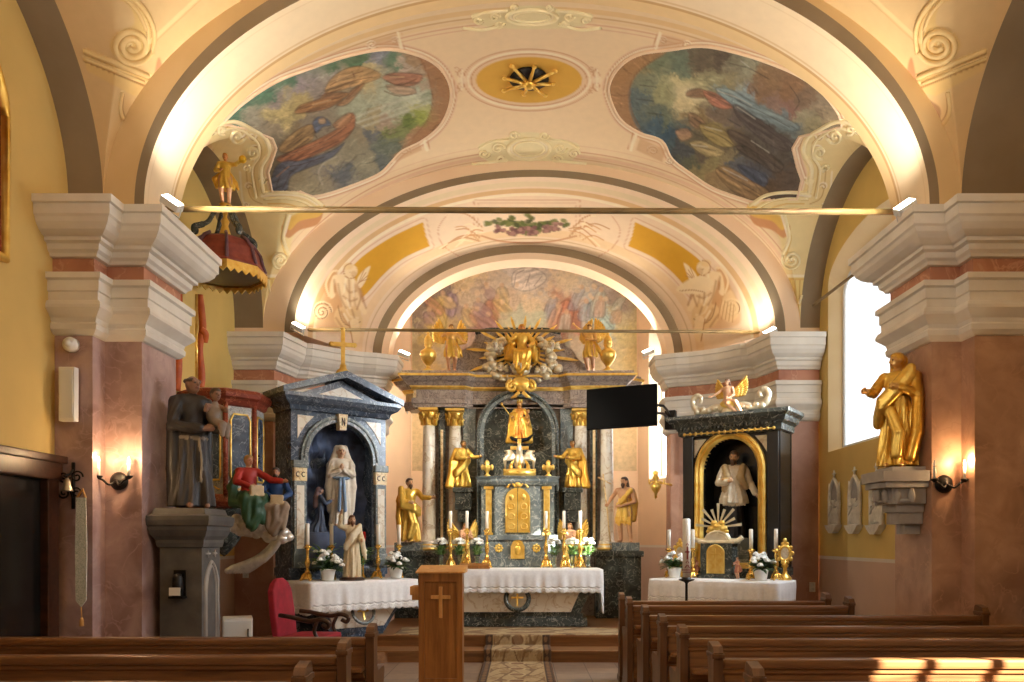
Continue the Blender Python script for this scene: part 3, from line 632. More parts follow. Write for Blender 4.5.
def cherub(f, right):
    SK = (244, 216, 170); SH = (190, 130, 76); DK = (150, 92, 50)
    R = lambda pts: f(smoothpath(pts, 6, True))
    PF.blob(*f([(338, 302)])[0], 27, 36, (186, 128, 76), .75, 0, .7); PF.poly(R([(314, 326), (318, 300), (330, 286), (344, 300), (352, 322), (340, 332)]), (222, 170, 112), 3, .6)
    PF.line(f(spiral(322, 311, 9.5, 2.2, 0, -1, 60)), SK, 3.2, .95); PF.line(f(spiral(322, 312, 9.5, 2.2, 0, -1, 60)), DK, 1.2, .9)
    PF.poly(R([(336, 270), (330, 276), (324, 290), (330, 298), (336, 290), (338, 280)]), (216, 160, 104), 2, .8); PF.line(f(smoothpath([(338, 271), (332, 272), (326, 284), (329, 296)], 6)), SK, 2.2, .9)
    PF.poly(R([(336, 276), (344, 274), (352, 276), (360, 288), (362, 300), (356, 312), (346, 312), (341, 300), (337, 288)]), SK, 1.6, .97); PF.poly(R([(354, 284), (362, 290), (364, 300), (357, 312), (354, 302)]), SH, 2.5, .5)
    PF.poly(R([(338, 276), (334, 286), (335, 296), (330, 298), (330, 286), (333, 276)]), SK, 1.5, .95)
    PF.poly(R([(356, 290), (361, 300), (367, 312), (363, 314), (356, 304)]), SK, 1.5, .95)
    PF.poly(R([(336, 310), (350, 306), (360, 310), (362, 326), (352, 334), (336, 324)]), (232, 196, 142), 2, .9); PF.line(f(smoothpath([(338, 306), (342, 320), (350, 326), (360, 322)], 6)), DK, 1.2, .7); PF.line(f(smoothpath([(346, 308), (350, 316), (358, 318)], 5)), SK, 2.2, .8)
    for q in ([(358, 284), (361, 296), (357, 309)], [(345, 284), (349, 292), (356, 291)], [(343, 296), (350, 301), (357, 299)], [(349, 280), (350, 306)], [(338, 284), (341, 298), (346, 308)], [(341, 312), (346, 322), (354, 330)], [(352, 310), (356, 322), (360, 330)], [(334, 280), (335, 292)], [(362, 296), (366, 308)], [(336, 318), (344, 330)]): PF.line(f(smoothpath(q, 5)), (176, 114, 64), 2.0, .55, soft=1.6)
    for q in ([(346, 278), (344, 292)], [(353, 280), (354, 296)], [(347, 300), (350, 308)], [(344, 314), (350, 324)]): PF.line(f(smoothpath(q, 5)), (254, 240, 208), 2.0, .6, soft=1.6)
    PF.poly(R([(350, 322), (358, 320), (360, 338), (354, 344)]), SK, 1.6, .9); PF.line(f([(349, 322), (353, 344)]), SH, 1.2, .8)
    PF.blob(*f([(351, 271)])[0], 7.2, 7.6, SK, 1, 0, .2); PF.blob(*f([(348, 266)])[0], 6.5, 4.5, (236, 200, 140), .7); PF.blob(*f([(354, 274)])[0], 4, 4, SH, .35); PF.line(f([(350, 272), (352, 272.6)]), DK, .8, .4); PF.line(f([(352, 276), (354, 276.3)]), DK, .7, .35); PF.line(f(spiral(351, 271, 7.4, .6, 1, 1, 20, 1, 7.4)), SH, 1.0, .8)
    PF.poly(R([(357, 280), (362, 272), (370, 266), (368, 274), (365, 282), (360, 288)]), (246, 224, 184), 1.5, .95)
    for k in range(4): PF.line(f([(358 + k * 1.2, 284 - k), (364 + k * 1.6, 270 + k * 3)]), SH, .8, .8)
cherub(lambda p: p, 0)
cherub(lambda p: [(2 * 529 - 4 - x + (8 if False else 0), y - 3) for x, y in p], 1)
PF.poly(smoothpath([(676, 290), (688, 280), (702, 276), (714, 282), (706, 292), (690, 294)], 5, True), (246, 222, 180), 1.5, .95); PF.line(smoothpath([(680, 291), (692, 290), (704, 292)], 5), (176, 116, 66), 1.0, .7)
PF.poly(smoothpath([(722, 300), (730, 290), (736, 300), (738, 316), (728, 322), (720, 314)], 5, True), (240, 206, 154), 2, .8)
for k in range(5): PF.line([(722 + k * 3, 300 + k), (718 + k * 3.6, 318 + k)], (196, 140, 86), .9, .8)
struct(grid_obj('ceiling_apse_arch', FUN, M['paint'], True, PF.c.reshape(*FUN.shape)))
# ------------------------------------------------------------------ the frescoes
def patch(name, PG, poly, lift, toward, painter, **tagkw):
    """the part of a vault grid inside an outline, as its own thin plaster shell"""
    a, b = PG.shape[:2]; pp = Paint(PG, (200, 180, 150)); ins = pp.inside(poly, 0).reshape(a, b) > .5
    front = PG[..., 1] > YR - .05
    cell = ins[:-1, :-1] & ins[1:, :-1] & ins[:-1, 1:] & ins[1:, 1:] & front[:-1, :-1]
    ii, jj = np.where(cell); i = ii * b + jj; q = np.stack([i, i + b, i + b + 1, i + 1], -1)
    painter(pp); pp.c = np.clip(pp.c.mean(1, keepdims=True) + (pp.c - pp.c.mean(1, keepdims=True)) * .92, .005, 1) * .95; used = np.unique(q); remap = np.full(a * b, -1); remap[used] = np.arange(len(used))
    V = PG.reshape(-1, 3)[used]; T = np.array(toward); dv = T - V; dv /= np.linalg.norm(dv, axis=1)[:, None]
    return raw_obj(name, V + dv * lift, remap[q], M['fresco'], True, pp.c[used])
def paint_lf(p):
    C = [(228,116,(96,134,112)),(240,104,(92,130,108)),(262,90,(96,138,112)),(290,78,(100,138,112)),(330,62,(96,132,100)),(358,54,(98,130,98)),(375,58,(142,146,160)),(250,114,(170,164,144)),(272,100,(158,146,142)),(300,86,(168,156,160)),(330,72,(178,170,160)),(286,112,(206,188,128)),(272,118,(200,184,130)),(262,122,(168,158,136)),(300,104,(190,172,118)),(318,90,(160,150,142)),(345,82,(166,150,124)),(366,72,(206,192,142)),(395,60,(110,142,116)),(405,66,(196,178,160)),(420,72,(190,170,146)),(428,90,(168,178,152)),(412,92,(198,206,182)),(388,98,(190,198,172)),(360,104,(178,186,160)),(398,108,(176,184,160)),(420,108,(186,190,130)),(418,116,(160,172,82)),(408,124,(122,142,72)),(394,132,(134,144,88)),(386,120,(172,152,130)),(372,118,(176,164,126)),(374,134,(112,116,118)),(360,140,(160,148,120)),(352,146,(150,144,120)),(340,156,(158,150,126)),(346,168,(108,112,116)),(332,172,(122,120,120)),(386,150,(112,122,108)),(380,162,(104,112,110)),(366,164,(156,150,124)),(322,182,(152,142,118)),(306,186,(160,148,118)),(300,174,(150,138,108)),(330,160,(170,160,130)),(288,150,(120,106,82)),(276,142,(140,130,108)),(270,128,(168,152,126)),(296,128,(146,130,100)),(310,122,(150,140,122)),(440,80,(184,146,104)),(446,96,(188,150,108)),(440,116,(182,142,100)),(426,134,(176,138,100)),(412,144,(180,140,104)),(432,68,(186,150,112)),(415,56,(180,150,116))]
    p.c = idw(p.x, p.y, C, 13, 3, 2.4, .07)
    n = fbm(p.x * .22, p.y * .3, 8)[:, None]; p.c = p.c * (.72 + .56 * n)
    RB = (176, 128, 88)
    p.poly(smoothpath([(416, 50), (436, 60), (450, 78), (454, 95), (448, 116), (434, 134), (414, 146), (404, 150), (412, 138), (426, 122), (432, 104), (430, 84), (424, 68)], 5, True), RB, 3, .8)
    p.line(smoothpath([(418, 54), (426, 70), (431, 86), (432, 104), (426, 121), (412, 138)], 6), (150, 104, 70), 1.4, .6)
    for a_, b_ in (((355, 116), (426, 90)), ((356, 122), (428, 97)), ((362, 126), (428, 102))): p.line([a_, b_], (232, 232, 210), 1.6, .5, soft=3)
    R = lambda pts, c_, al=.9, fe=2: p.cloth(pts, c_, al, fe)
    # flying figure above
    R([(324, 92), (330, 78), (344, 68), (360, 65), (376, 70), (380, 76), (366, 82), (350, 86), (338, 90)], (192, 152, 102)); R([(326, 92), (318, 98), (300, 104), (294, 112), (306, 112), (326, 108), (340, 100), (348, 92)], (164, 118, 78)); R([(352, 88), (346, 96), (336, 104), (346, 104), (358, 92), (364, 82)], (156, 108, 70), .8)
    R([(382, 76), (392, 72), (408, 72), (422, 74), (418, 82), (404, 86), (390, 82)], (176, 118, 90), .85); R([(386, 84), (392, 92), (404, 94), (416, 92), (410, 86)], (196, 160, 130), .8)
    R([(296, 110), (314, 100), (330, 97), (342, 99), (330, 104)], (190, 138, 88), .6)
    for q in ([(330, 84), (345, 76), (362, 70)], [(334, 88), (352, 80), (372, 76)], [(300, 108), (320, 102), (340, 96)], [(306, 111), (326, 106)], [(346, 98), (358, 86)], [(386, 80), (400, 84), (416, 78)], [(320, 95), (340, 88)], [(352, 70), (354, 78)], [(384, 90), (398, 95), (412, 93)]): p.line(smoothpath(q, 5), (112, 74, 50), 1.1, .65)
    for q in ([(336, 80), (352, 72)], [(312, 104), (330, 99)], [(390, 76), (404, 76)]): p.line(q, (226, 190, 140), 1.4, .5)
    # kneeling figure below
    R([(278, 148), (290, 134), (306, 124), (314, 126), (312, 138), (300, 146), (286, 152)], (158, 126, 82)); R([(276, 158), (296, 148), (318, 138), (336, 128), (346, 116), (352, 112), (355, 118), (352, 130), (338, 144), (320, 152), (300, 160), (284, 162)], (170, 108, 72))
    R([(270, 186), (274, 168), (286, 160), (300, 160), (330, 150), (344, 142), (330, 158), (306, 168), (290, 176), (286, 190), (272, 191)], (92, 98, 116)); R([(312, 122), (318, 116), (326, 118), (330, 124), (322, 126), (316, 132)], (104, 118, 148)); R([(318, 118), (324, 117), (325, 122), (319, 123)], (188, 156, 120))
    R([(332, 124), (344, 114), (350, 112), (350, 120), (340, 128)], (190, 140, 100), .8)
    for q in ([(282, 156), (304, 148), (328, 138), (346, 126)], [(290, 160), (312, 152), (338, 140)], [(286, 146), (302, 134)], [(294, 148), (308, 138)], [(276, 184), (284, 168), (300, 164)], [(282, 188), (290, 172)], [(314, 128), (316, 138)], [(300, 164), (324, 156)]): p.line(smoothpath(q, 5), (74, 54, 48), 1.1, .6)
    for q in ([(290, 154), (318, 143)], [(324, 140), (344, 126)], [(276, 176), (288, 166)]): p.line(q, (206, 152, 112), 1.3, .45)
    p.line(smoothpath([(322, 184), (318, 172), (324, 162), (336, 156)], 8), (200, 190, 168), 1.6, .5); R([(330, 176), (340, 162), (354, 166), (350, 178), (338, 182)], (98, 104, 110), .5, 5)
    p.brush(260, 5, (226, 48, 440, 194), lambda x, y: -.45 + .3 * math.sin(x * .05)); p.c *= (.86 + .28 * fbm(p.x * .9, p.y * 1.1, 15, 3))[:, None]
def paint_rf(p):
    C = [(622,68,(150,134,96)),(640,62,(146,140,104)),(660,60,(128,140,112)),(680,66,(120,136,116)),(700,60,(116,104,86)),(720,58,(104,92,78)),(740,60,(140,136,114)),(752,66,(162,160,136)),(770,76,(150,120,88)),(790,86,(146,112,82)),(806,96,(136,112,92)),(818,104,(150,134,112)),(830,118,(166,150,124)),(818,124,(158,150,118)),(800,118,(160,154,128)),(642,82,(138,146,120)),(640,96,(104,122,124)),(650,108,(112,124,112)),(664,118,(116,128,108)),(652,120,(76,104,120)),(666,132,(64,94,112)),(680,138,(66,92,108)),(672,146,(72,94,104)),(684,152,(78,84,88)),(664,92,(168,168,126)),(680,84,(206,198,150)),(690,96,(222,208,160)),(700,86,(190,184,140)),(712,80,(164,160,124)),(730,84,(158,148,112)),(726,94,(142,168,168)),(744,98,(150,172,180)),(760,108,(126,148,152)),(776,118,(122,140,146)),(790,126,(112,128,132)),(774,102,(150,124,112)),(790,108,(150,114,104)),(738,112,(116,104,98)),(756,120,(102,94,92)),(770,132,(92,86,84)),(784,140,(96,90,86)),(716,112,(132,116,100)),(700,120,(150,130,92)),(716,132,(150,138,90)),(730,136,(110,96,78)),(744,146,(92,86,78)),(760,152,(98,92,84)),(780,160,(90,84,76)),(790,176,(102,84,68)),(774,190,(96,78,60)),(756,194,(120,96,70)),(738,184,(142,120,88)),(720,178,(158,132,92)),(704,168,(146,134,92)),(712,158,(140,132,92)),(728,160,(150,138,102)),(740,170,(100,104,112)),(756,176,(78,86,102)),(766,168,(88,88,92)),(690,160,(96,100,82)),(700,150,(104,92,78)),(690,140,(112,104,84)),(762,90,(150,118,90))]
    p.c = idw(p.x, p.y, C, 12, 21, 2.4, .08)
    n = fbm(p.x * .24, p.y * .34, 28)[:, None]; p.c = p.c * (.70 + .60 * n)
    p.poly(smoothpath([(668, 48), (640, 52), (618, 64), (606, 86), (612, 106), (624, 122), (644, 134), (636, 124), (630, 108), (630, 88), (640, 70), (656, 58)], 5, True), (186, 138, 90), 3, .85)
    p.line(smoothpath([(664, 54), (646, 64), (634, 76), (630, 92), (632, 110), (640, 126)], 6), (140, 100, 66), 1.3, .55)
    R = lambda pts, c_, al=.9, fe=2: p.cloth(pts, c_, al, fe)
    p.blob(690, 92, 24, 12, (236, 226, 184), .6, .2, .9); p.blob(694, 93, 12, 7, (246, 238, 206), .6, .2, .9)
    R([(688, 90), (698, 87), (706, 90), (706, 96), (696, 97), (687, 95)], (150, 112, 86)); R([(704, 90), (716, 92), (728, 100), (734, 106), (722, 108), (710, 102)], (190, 124, 98)); R([(716, 88), (730, 88), (746, 96), (762, 106), (784, 116), (800, 126), (790, 130), (766, 120), (742, 112), (730, 102)], (138, 162, 170), .8)
    R([(734, 104), (742, 106), (756, 116), (776, 130), (796, 146), (784, 150), (764, 140), (748, 126), (738, 116)], (96, 88, 86), .85); R([(690, 112), (700, 116), (706, 124), (698, 128), (690, 122)], (154, 124, 96)); R([(700, 124), (716, 124), (730, 134), (738, 144), (722, 146), (706, 136)], (164, 146, 92), .9)
    R([(690, 142), (704, 140), (716, 146), (726, 152), (714, 156), (700, 152)], (186, 168, 120), .85); R([(728, 130), (744, 134), (764, 148), (784, 164), (776, 172), (756, 160), (738, 148)], (94, 82, 72), .8); R([(738, 164), (754, 168), (768, 178), (764, 186), (748, 178)], (74, 84, 104), .85); R([(716, 170), (728, 166), (752, 180), (770, 192), (750, 200), (730, 188)], (156, 126, 86), .8)
    R([(676, 130), (688, 128), (692, 136), (682, 140)], (188, 150, 116), .8)
    for q in ([(706, 92), (722, 100), (734, 106)], [(738, 100), (764, 112), (790, 126)], [(744, 112), (764, 126), (786, 142)], [(750, 122), (772, 138)], [(704, 128), (722, 136), (736, 146)], [(692, 116), (702, 122)], [(736, 140), (760, 154), (780, 168)], [(720, 170), (748, 186), (764, 196)], [(740, 152), (764, 164)], [(730, 62), (746, 66)], [(752, 68), (770, 78)], [(698, 146), (716, 150)], [(640, 84), (656, 86)], [(636, 98), (654, 100)], [(648, 112), (664, 114)], [(790, 84), (800, 100), (794, 110)], [(728, 118), (742, 126)]): p.line(smoothpath(q, 5), (58, 50, 48), 1.1, .55)
    for q in ([(718, 90), (736, 96), (752, 104)], [(738, 106), (756, 118)], [(706, 126), (722, 130)], [(742, 60), (750, 66)], [(692, 144), (708, 146)], [(724, 168), (748, 180)], [(752, 140), (770, 152)]): p.line(smoothpath(q, 5), (206, 206, 196), 1.2, .5)
_rf = paint_rf
def paint_rf(p):
    _rf(p); p.brush(300, 6, (612, 48, 840, 200), lambda x, y: .5 + .3 * math.sin(x * .06)); p.c *= (.86 + .28 * fbm(p.x * .9, p.y * 1.1, 16, 3))[:, None]
FRL = patch('ceiling_fresco', VC, LF, .014, (0.15, 10.4, 3), paint_lf)
tag(FRL, 'large painted vault fresco with a flying and a kneeling figure, above the pulpit side', 'fresco')
FRR = patch('ceiling_fresco', VC, RF, .014, (0.15, 10.4, 3), paint_rf)
tag(FRR, 'dark vault fresco with a glowing figure over a crowd, above the tall window side', 'fresco')
M['rim'] = mat_flat('pink_plaster_rim', rgb(240, 212, 180), 0.85)
for fr, poly in ((FRL, LF), (FRR, RF)):
    mb = MB(); relief(BV_C, mb, poly, .022, 6, True, .012); mb.build('plaster_rim', M['rim'], fr)
# stucco relief over the painted strapwork and volutes
def stucco_corner(name, bv, paths, mat):
    mb = MB()
    for pts, r, lift in paths: relief(bv, mb, pts, r, 6, False, lift, .6)
    struct(mb.build(name, mat, merge=False))
SW = [(smoothpath([(208, 128), (232, 121), (252, 129), (265, 138), (269, 152), (261, 168), (263, 192)], 6), .030, .01), (smoothpath([(212, 134), (234, 128), (249, 135), (258, 144), (259, 156), (252, 170), (256, 198)], 6), .018, .01), (smoothpath([(263, 193), (286, 192), (306, 195), (322, 205)], 6), .03, .01), (smoothpath([(264, 199), (286, 198), (304, 202), (318, 211)], 6), .016, .01),
      (spiral(237, 136, 8, 1.4, .3, 1, 30), .022, .01), (spiral(252, 152, 7, 1.4, 2, -1, 30), .022, .01), (spiral(262, 180, 4.5, 1.2, 0, 1, 22), .018, .01), (spiral(246, 168, 4.5, 1.2, 1, -1, 22), .018, .01), (spiral(222, 130, 5, 1.2, 1, 1, 22), .02, .01), (spiral(280, 260, 10, 2.2, -.5, 1, 50), .022, .01), (smoothpath([(288, 214), (284, 228), (283, 240), (289, 254)], 6), .022, .01), ([(266, 277), (294, 277)], .03, .01), (smoothpath([(268, 279), (271, 298), (279, 312), (288, 298), (291, 279)], 6), .02, .01)]
M['corner'] = mat_noise('cream_stucco_relief', rgb(240, 222, 172), rgb(246, 232, 192), 4, 0.8)
stucco_corner('trim_20', BV_C, SW, M['corner']); stucco_corner('trim_21', BV_C, [(mir(p, 536), r, l) for p, r, l in SW], M['corner'])
NV = [(smoothpath([(112, -28), (128, -8), (146, 12), (154, 32), (152, 54)], 8), .024, .005), (smoothpath([(106, -26), (121, -6), (138, 12), (146, 30)], 8), .018, .005), (spiral(132, 46, 20, 2.4, .3, 1, 80, .95, 3), .026, .005), ([(84 + 4 * k, 51 + 1.56 * k) for k in range(19)], .026, .005), ([(84 + 4 * k, 59 + 1.56 * k) for k in range(18)], .018, .005), (smoothpath([(122, 92), (120, 110), (126, 124), (142, 136)], 8), .02, .005)]
M['corner2'] = mat_noise('ochre_stucco_relief', rgb(226, 192, 130), rgb(238, 208, 150), 4, 0.8)
stucco_corner('trim_22', BV_N, NV, M['corner2']); stucco_corner('trim_23', BV_N, [(mir(p, 535), r, l) for p, r, l in NV], M['corner2'])
for i_, (cx, cy, wx, wy) in enumerate(((532, 18, 60, 12), (529, 150, 50, 17))):
    P_ = [(ell_px(cx, cy - 1, wx * .42, wy * .62) + [(cx + wx * .42, cy - 1)], .024, .01), (ell_px(cx, cy - 1, wx * .3, wy * .44) + [(cx + wx * .3, cy - 1)], .014, .01)]
    for k in (-1, 1): P_ += [(spiral(cx + k * wx * dx, cy + wy * dy, wy * r_, 1.4, 0, k * d_, 24, .8), .018, .01) for dx, dy, r_, d_ in ((.62, -.1, .42, 1), (.9, .2, .34, -1), (.55, .55, .34, -1), (.3, -.85, .3, 1))] + [(smoothpath([(cx + k * wx * .45, cy + wy * .5), (cx + k * wx * .8, cy + wy * .95), (cx + k * wx * 1.15, cy + wy * .8)], 6), .02, .01), (smoothpath([(cx + k * wx * .4, cy - wy * .62), (cx + k * wx * .75, cy - wy * .5), (cx + k * wx * 1.0, cy - wy * .1)], 6), .02, .01)]
    stucco_corner('trim_%d' % (24 + i_), BV_C, P_, M['corner'])
# apse wall fresco
gx = np.linspace(-2.22, 2.32, 300)[:, None]; gz = np.linspace(3.0, 7.7, 300)[None, :]
AG = np.stack([gx + 0 * gz, np.full((300, 300), 16.185), gz + 0 * gx], -1)
def paint_apse(p):
    C = [(412,352,(170,150,112)),(406,330,(196,180,140)),(418,318,(150,132,116)),(426,300,(136,120,108)),(440,290,(140,124,114)),(436,330,(206,176,104)),(434,310,(190,166,110)),(450,300,(156,134,132)),(452,330,(176,150,112)),(450,350,(180,160,130)),(460,284,(206,180,140)),(470,278,(224,202,160)),(472,300,(196,176,150)),(476,320,(160,150,120)),(490,318,(166,120,98)),(486,330,(160,110,88)),(490,345,(150,110,90)),(480,290,(190,170,150)),(500,286,(206,190,170)),(516,278,(214,204,196)),(530,274,(206,196,190)),(540,282,(196,182,170)),(524,290,(214,196,174)),(510,300,(206,182,156)),(530,302,(216,194,160)),(500,316,(176,176,150)),(520,322,(188,186,160)),(540,322,(186,182,150)),(556,312,(190,150,120)),(566,308,(182,130,104)),(572,320,(170,116,92)),(560,330,(150,110,84)),(580,300,(196,176,160)),(590,296,(186,180,172)),(598,312,(176,190,182)),(606,322,(170,188,180)),(596,330,(180,170,140)),(616,320,(190,176,140)),(620,300,(160,144,130)),(604,284,(180,166,154)),(590,278,(206,192,170)),(570,274,(216,196,166)),(628,336,(200,182,130)),(634,360,(196,172,120)),(620,350,(196,176,130)),(600,350,(186,160,120)),(580,345,(170,150,124)),(560,350,(150,140,120)),(520,345,(140,130,112)),(470,345,(170,140,120)),(440,370,(190,160,110)),(620,400,(206,176,130)),(420,400,(206,176,130))]
    p.c = idw(p.x, p.y, C, 12, 41, 2.4, .1); n = fbm(p.x * .3, p.y * .4, 48)[:, None]; p.c = p.c * (.76 + .46 * n)
    R = lambda pts, c_, al=.8, fe=3: p.cloth(pts, c_, al, fe, .4)
    R([(512, 284), (514, 272), (528, 267), (542, 272), (546, 280), (532, 290), (518, 290)], (214, 204, 194)); R([(480, 318), (484, 304), (492, 298), (498, 304), (496, 330), (484, 340)], (160, 108, 84), .8); R([(552, 330), (556, 310), (566, 300), (574, 306), (572, 322), (564, 334)], (174, 114, 88), .8); R([(430, 340), (434, 314), (444, 300), (448, 312), (440, 340)], (204, 174, 100), .8)
    R([(584, 306), (596, 304), (606, 316), (614, 328), (602, 330), (590, 320)], (168, 190, 184), .8); R([(444, 300), (452, 292), (458, 300), (454, 316), (446, 314)], (150, 128, 138), .7)
    rr = random.Random(9)
    for k in range(110):
        x0 = rr.uniform(410, 632); y0 = rr.uniform(276, 345); a_ = rr.uniform(-.9, .9) + (.6 if x0 < 520 else -.6); L = rr.uniform(5, 14)
        p.line(smoothpath([(x0, y0), (x0 + L * .5 * math.cos(a_), y0 - L * .5 * math.sin(a_) - 1.5), (x0 + L * math.cos(a_), y0 - L * math.sin(a_))], 4), [(112, 90, 78), (226, 212, 190), (150, 120, 98)][k % 3], 1.0, .22)
    for k in range(34):
        x0 = 524 + (-1) ** k * rr.uniform(22, 100); y0 = rr.uniform(282, 318) + abs(x0 - 524) * .10; L = rr.uniform(12, 20); t_ = rr.uniform(-.4, .4) + (.35 if x0 < 524 else -.35)
        p.cloth([(x0 - 4, y0), (x0 + 4, y0 - 1), (x0 + 6 + t_ * L, y0 + L * .6), (x0 + 4 + t_ * L, y0 + L), (x0 - 5 + t_ * L, y0 + L), (x0 - 6 + t_ * L * .5, y0 + L * .5)], [(186, 146, 120), (160, 130, 128), (176, 176, 160), (196, 168, 112), (152, 150, 156), (182, 130, 104)][k % 6], .6, 3, .45); p.blob(x0 + .5, y0 - 3, 3, 3.4, (206, 170, 136), .7)
    for k in range(26): p.blob(rr.uniform(440, 610), rr.uniform(284, 304), rr.uniform(2.5, 4), rr.uniform(2.5, 4), (222, 196, 160), .55); 
    for q in ([(514, 286), (516, 274), (524, 270)], [(526, 286), (530, 274)], [(534, 286), (542, 276)]): p.line(q, (150, 136, 128), 1.1, .6)
    p.poly([(500, 312), (546, 312), (548, 332), (498, 332)], (190, 190, 164), 3, .5)
PA = Paint(AG, (220, 190, 150)); paint_apse(PA); PA.c *= 1.12; PA.brush(260, 7, (408, 268, 636, 360), lambda x, y: 1.2 * math.sin(x * .04 + y * .05), (4, 12), .12, .9); PA.c *= (.88 + .24 * fbm(PA.x * .9, PA.y * 1.1, 17, 3))[:, None]
fa = grid_obj('apse_fresco', AG, M['fresco'], True, PA.c.reshape(300, 300, 3))
tag(fa, 'arched wall fresco of pale heavenly crowd behind the high altar', 'fresco')
# ================================================================== FIGURES: one continuous skin per body, grown from a distance field
def V3(*a): return np.array(a, float)
class Body:
    def __init__(s): s.p = []
    def cap(s, a, b, ra, rb, c, k=.015, fold=None): s.p.append(('cap', V3(*a), V3(*b), ra, rb, c, k, fold)); return s
    def chain(s, pts, rs, c, k=.012, fold=None):
        for i in range(len(pts) - 1): s.cap(pts[i], pts[i + 1], rs[i], rs[i + 1], c, k, fold)
        return s
    def ell(s, c0, r, c, k=.015, rot=None): s.p.append(('ell', V3(*c0), V3(*r), rot, None, c, k, None)); return s
    def robe(s, prof, c, nf=9, amp=.012, ph=0.0, k=.015, tw=2.0):
        """prof: [(z, cx, cy, rx, ry)] rising"""
        s.p.append(('robe', np.array(prof, float), nf, amp, (ph, tw), c, k, None)); return s
    def box(s, c0, h, c, r=.01, k=.008): s.p.append(('box', V3(*c0), V3(*h), r, None, c, k, None)); return s
    @staticmethod
    def bounds(p):
        if p[0] == 'cap':
            r = max(p[3], p[4]); return np.minimum(p[1], p[2]) - r, np.maximum(p[1], p[2]) + r
        if p[0] == 'ell': r = p[2] if p[3] is None else np.full(3, p[2].max()); return p[1] - r, p[1] + r
        if p[0] == 'box': return p[1] - p[2] - p[3], p[1] + p[2] + p[3]
        q = p[1]; a = p[3]
        return V3((q[:, 1] - q[:, 3]).min() - a, (q[:, 2] - q[:, 4]).min() - a, q[:, 0].min()), V3((q[:, 1] + q[:, 3]).max() + a, (q[:, 2] + q[:, 4]).max() + a, q[:, 0].max())
    @staticmethod
    def dist(p, X):
        if p[0] == 'cap':
            a, b = p[1], p[2]; ab = b - a; L = ab @ ab + 1e-12; t = np.clip(((X - a) @ ab) / L, 0, 1)
            d = np.linalg.norm(X - a - t[..., None] * ab, axis=-1) - (p[3] + (p[4] - p[3]) * t)
            if p[7]:
                f, am = p[7]; n = ab / math.sqrt(L); o = np.cross(n, V3(.3, .8, .5)); o /= np.linalg.norm(o); d = d + am * np.sin((X @ o) * f + (X @ n) * f * .25)
            return d
        if p[0] == 'ell':
            Y = X - p[1]
            if p[3] is not None: Y = Y @ p[3]
            k0 = np.linalg.norm(Y / p[2], axis=-1); k1 = np.linalg.norm(Y / (p[2] ** 2), axis=-1) + 1e-9
            return k0 * (k0 - 1) / k1
        if p[0] == 'box':
            q = np.abs(X - p[1]) - p[2]; return np.linalg.norm(np.maximum(q, 0), axis=-1) + np.minimum(q.max(-1), 0) - p[3]
        q = p[1]; z = X[..., 2]; zc = np.clip(z, q[0, 0], q[-1, 0]); I = lambda j: np.interp(zc, q[:, 0], q[:, j])
        rx, ry = I(3), I(4); x = (X[..., 0] - I(1)); y = (X[..., 1] - I(2)); th = np.arctan2(y / ry, x / rx)
        ph, tw = p[4]; zn = (zc - q[0, 0]) / (q[-1, 0] - q[0, 0])
        fold = np.sin(p[2] * th + ph + tw * zn) + .5 * np.sin(p[2] * 2.0 * th + 2 * ph - tw * 2 * zn + 1) + .35 * np.sin(p[2] * .5 * th + 3 * zn)
        r = np.sqrt((x / rx) ** 2 + (y / ry) ** 2); m = np.minimum(rx, ry)
        d = (r - 1) * m * .9 - p[3] * fold * (1.1 - .75 * zn)
        return np.maximum(d, np.abs(z - (q[0, 0] + q[-1, 0]) / 2) - (q[-1, 0] - q[0, 0]) / 2)
    def mesh(s, res):
        lo = np.min([s.bounds(p)[0] for p in s.p], 0) - 3 * res; hi = np.max([s.bounds(p)[1] for p in s.p], 0) + 3 * res
        n = np.ceil((hi - lo) / res).astype(int) + 1
        ax = [lo[i] + res * np.arange(n[i]) for i in range(3)]
        D = np.full(tuple(n), 0.3)
        for p in s.p:
            b0, b1 = s.bounds(p); m = p[6] + 3 * res + .01
            i0 = np.clip(np.floor((b0 - m - lo) / res).astype(int), 0, n - 1); i1 = np.clip(np.ceil((b1 + m - lo) / res).astype(int) + 1, 1, n)
            X = np.stack(np.meshgrid(*[ax[i][i0[i]:i1[i]] for i in range(3)], indexing='ij'), -1)
            d = s.dist(p, X); S = D[i0[0]:i1[0], i0[1]:i1[1], i0[2]:i1[2]]; k = p[6]
            h = np.clip(.5 + .5 * (S - d) / k, 0, 1); D[i0[0]:i1[0], i0[1]:i1[1], i0[2]:i1[2]] = S * (1 - h) + d * h - k * h * (1 - h)
        V, Q = surface_nets(D); V = V * res + lo
        B = np.full(len(V), 1e9); C = np.zeros((len(V), 3))
        for p in s.p:
            d = s.dist(p, V); w = d < B; B[w] = d[w]; C[w] = s2l(p[5])
        return V, Q, C
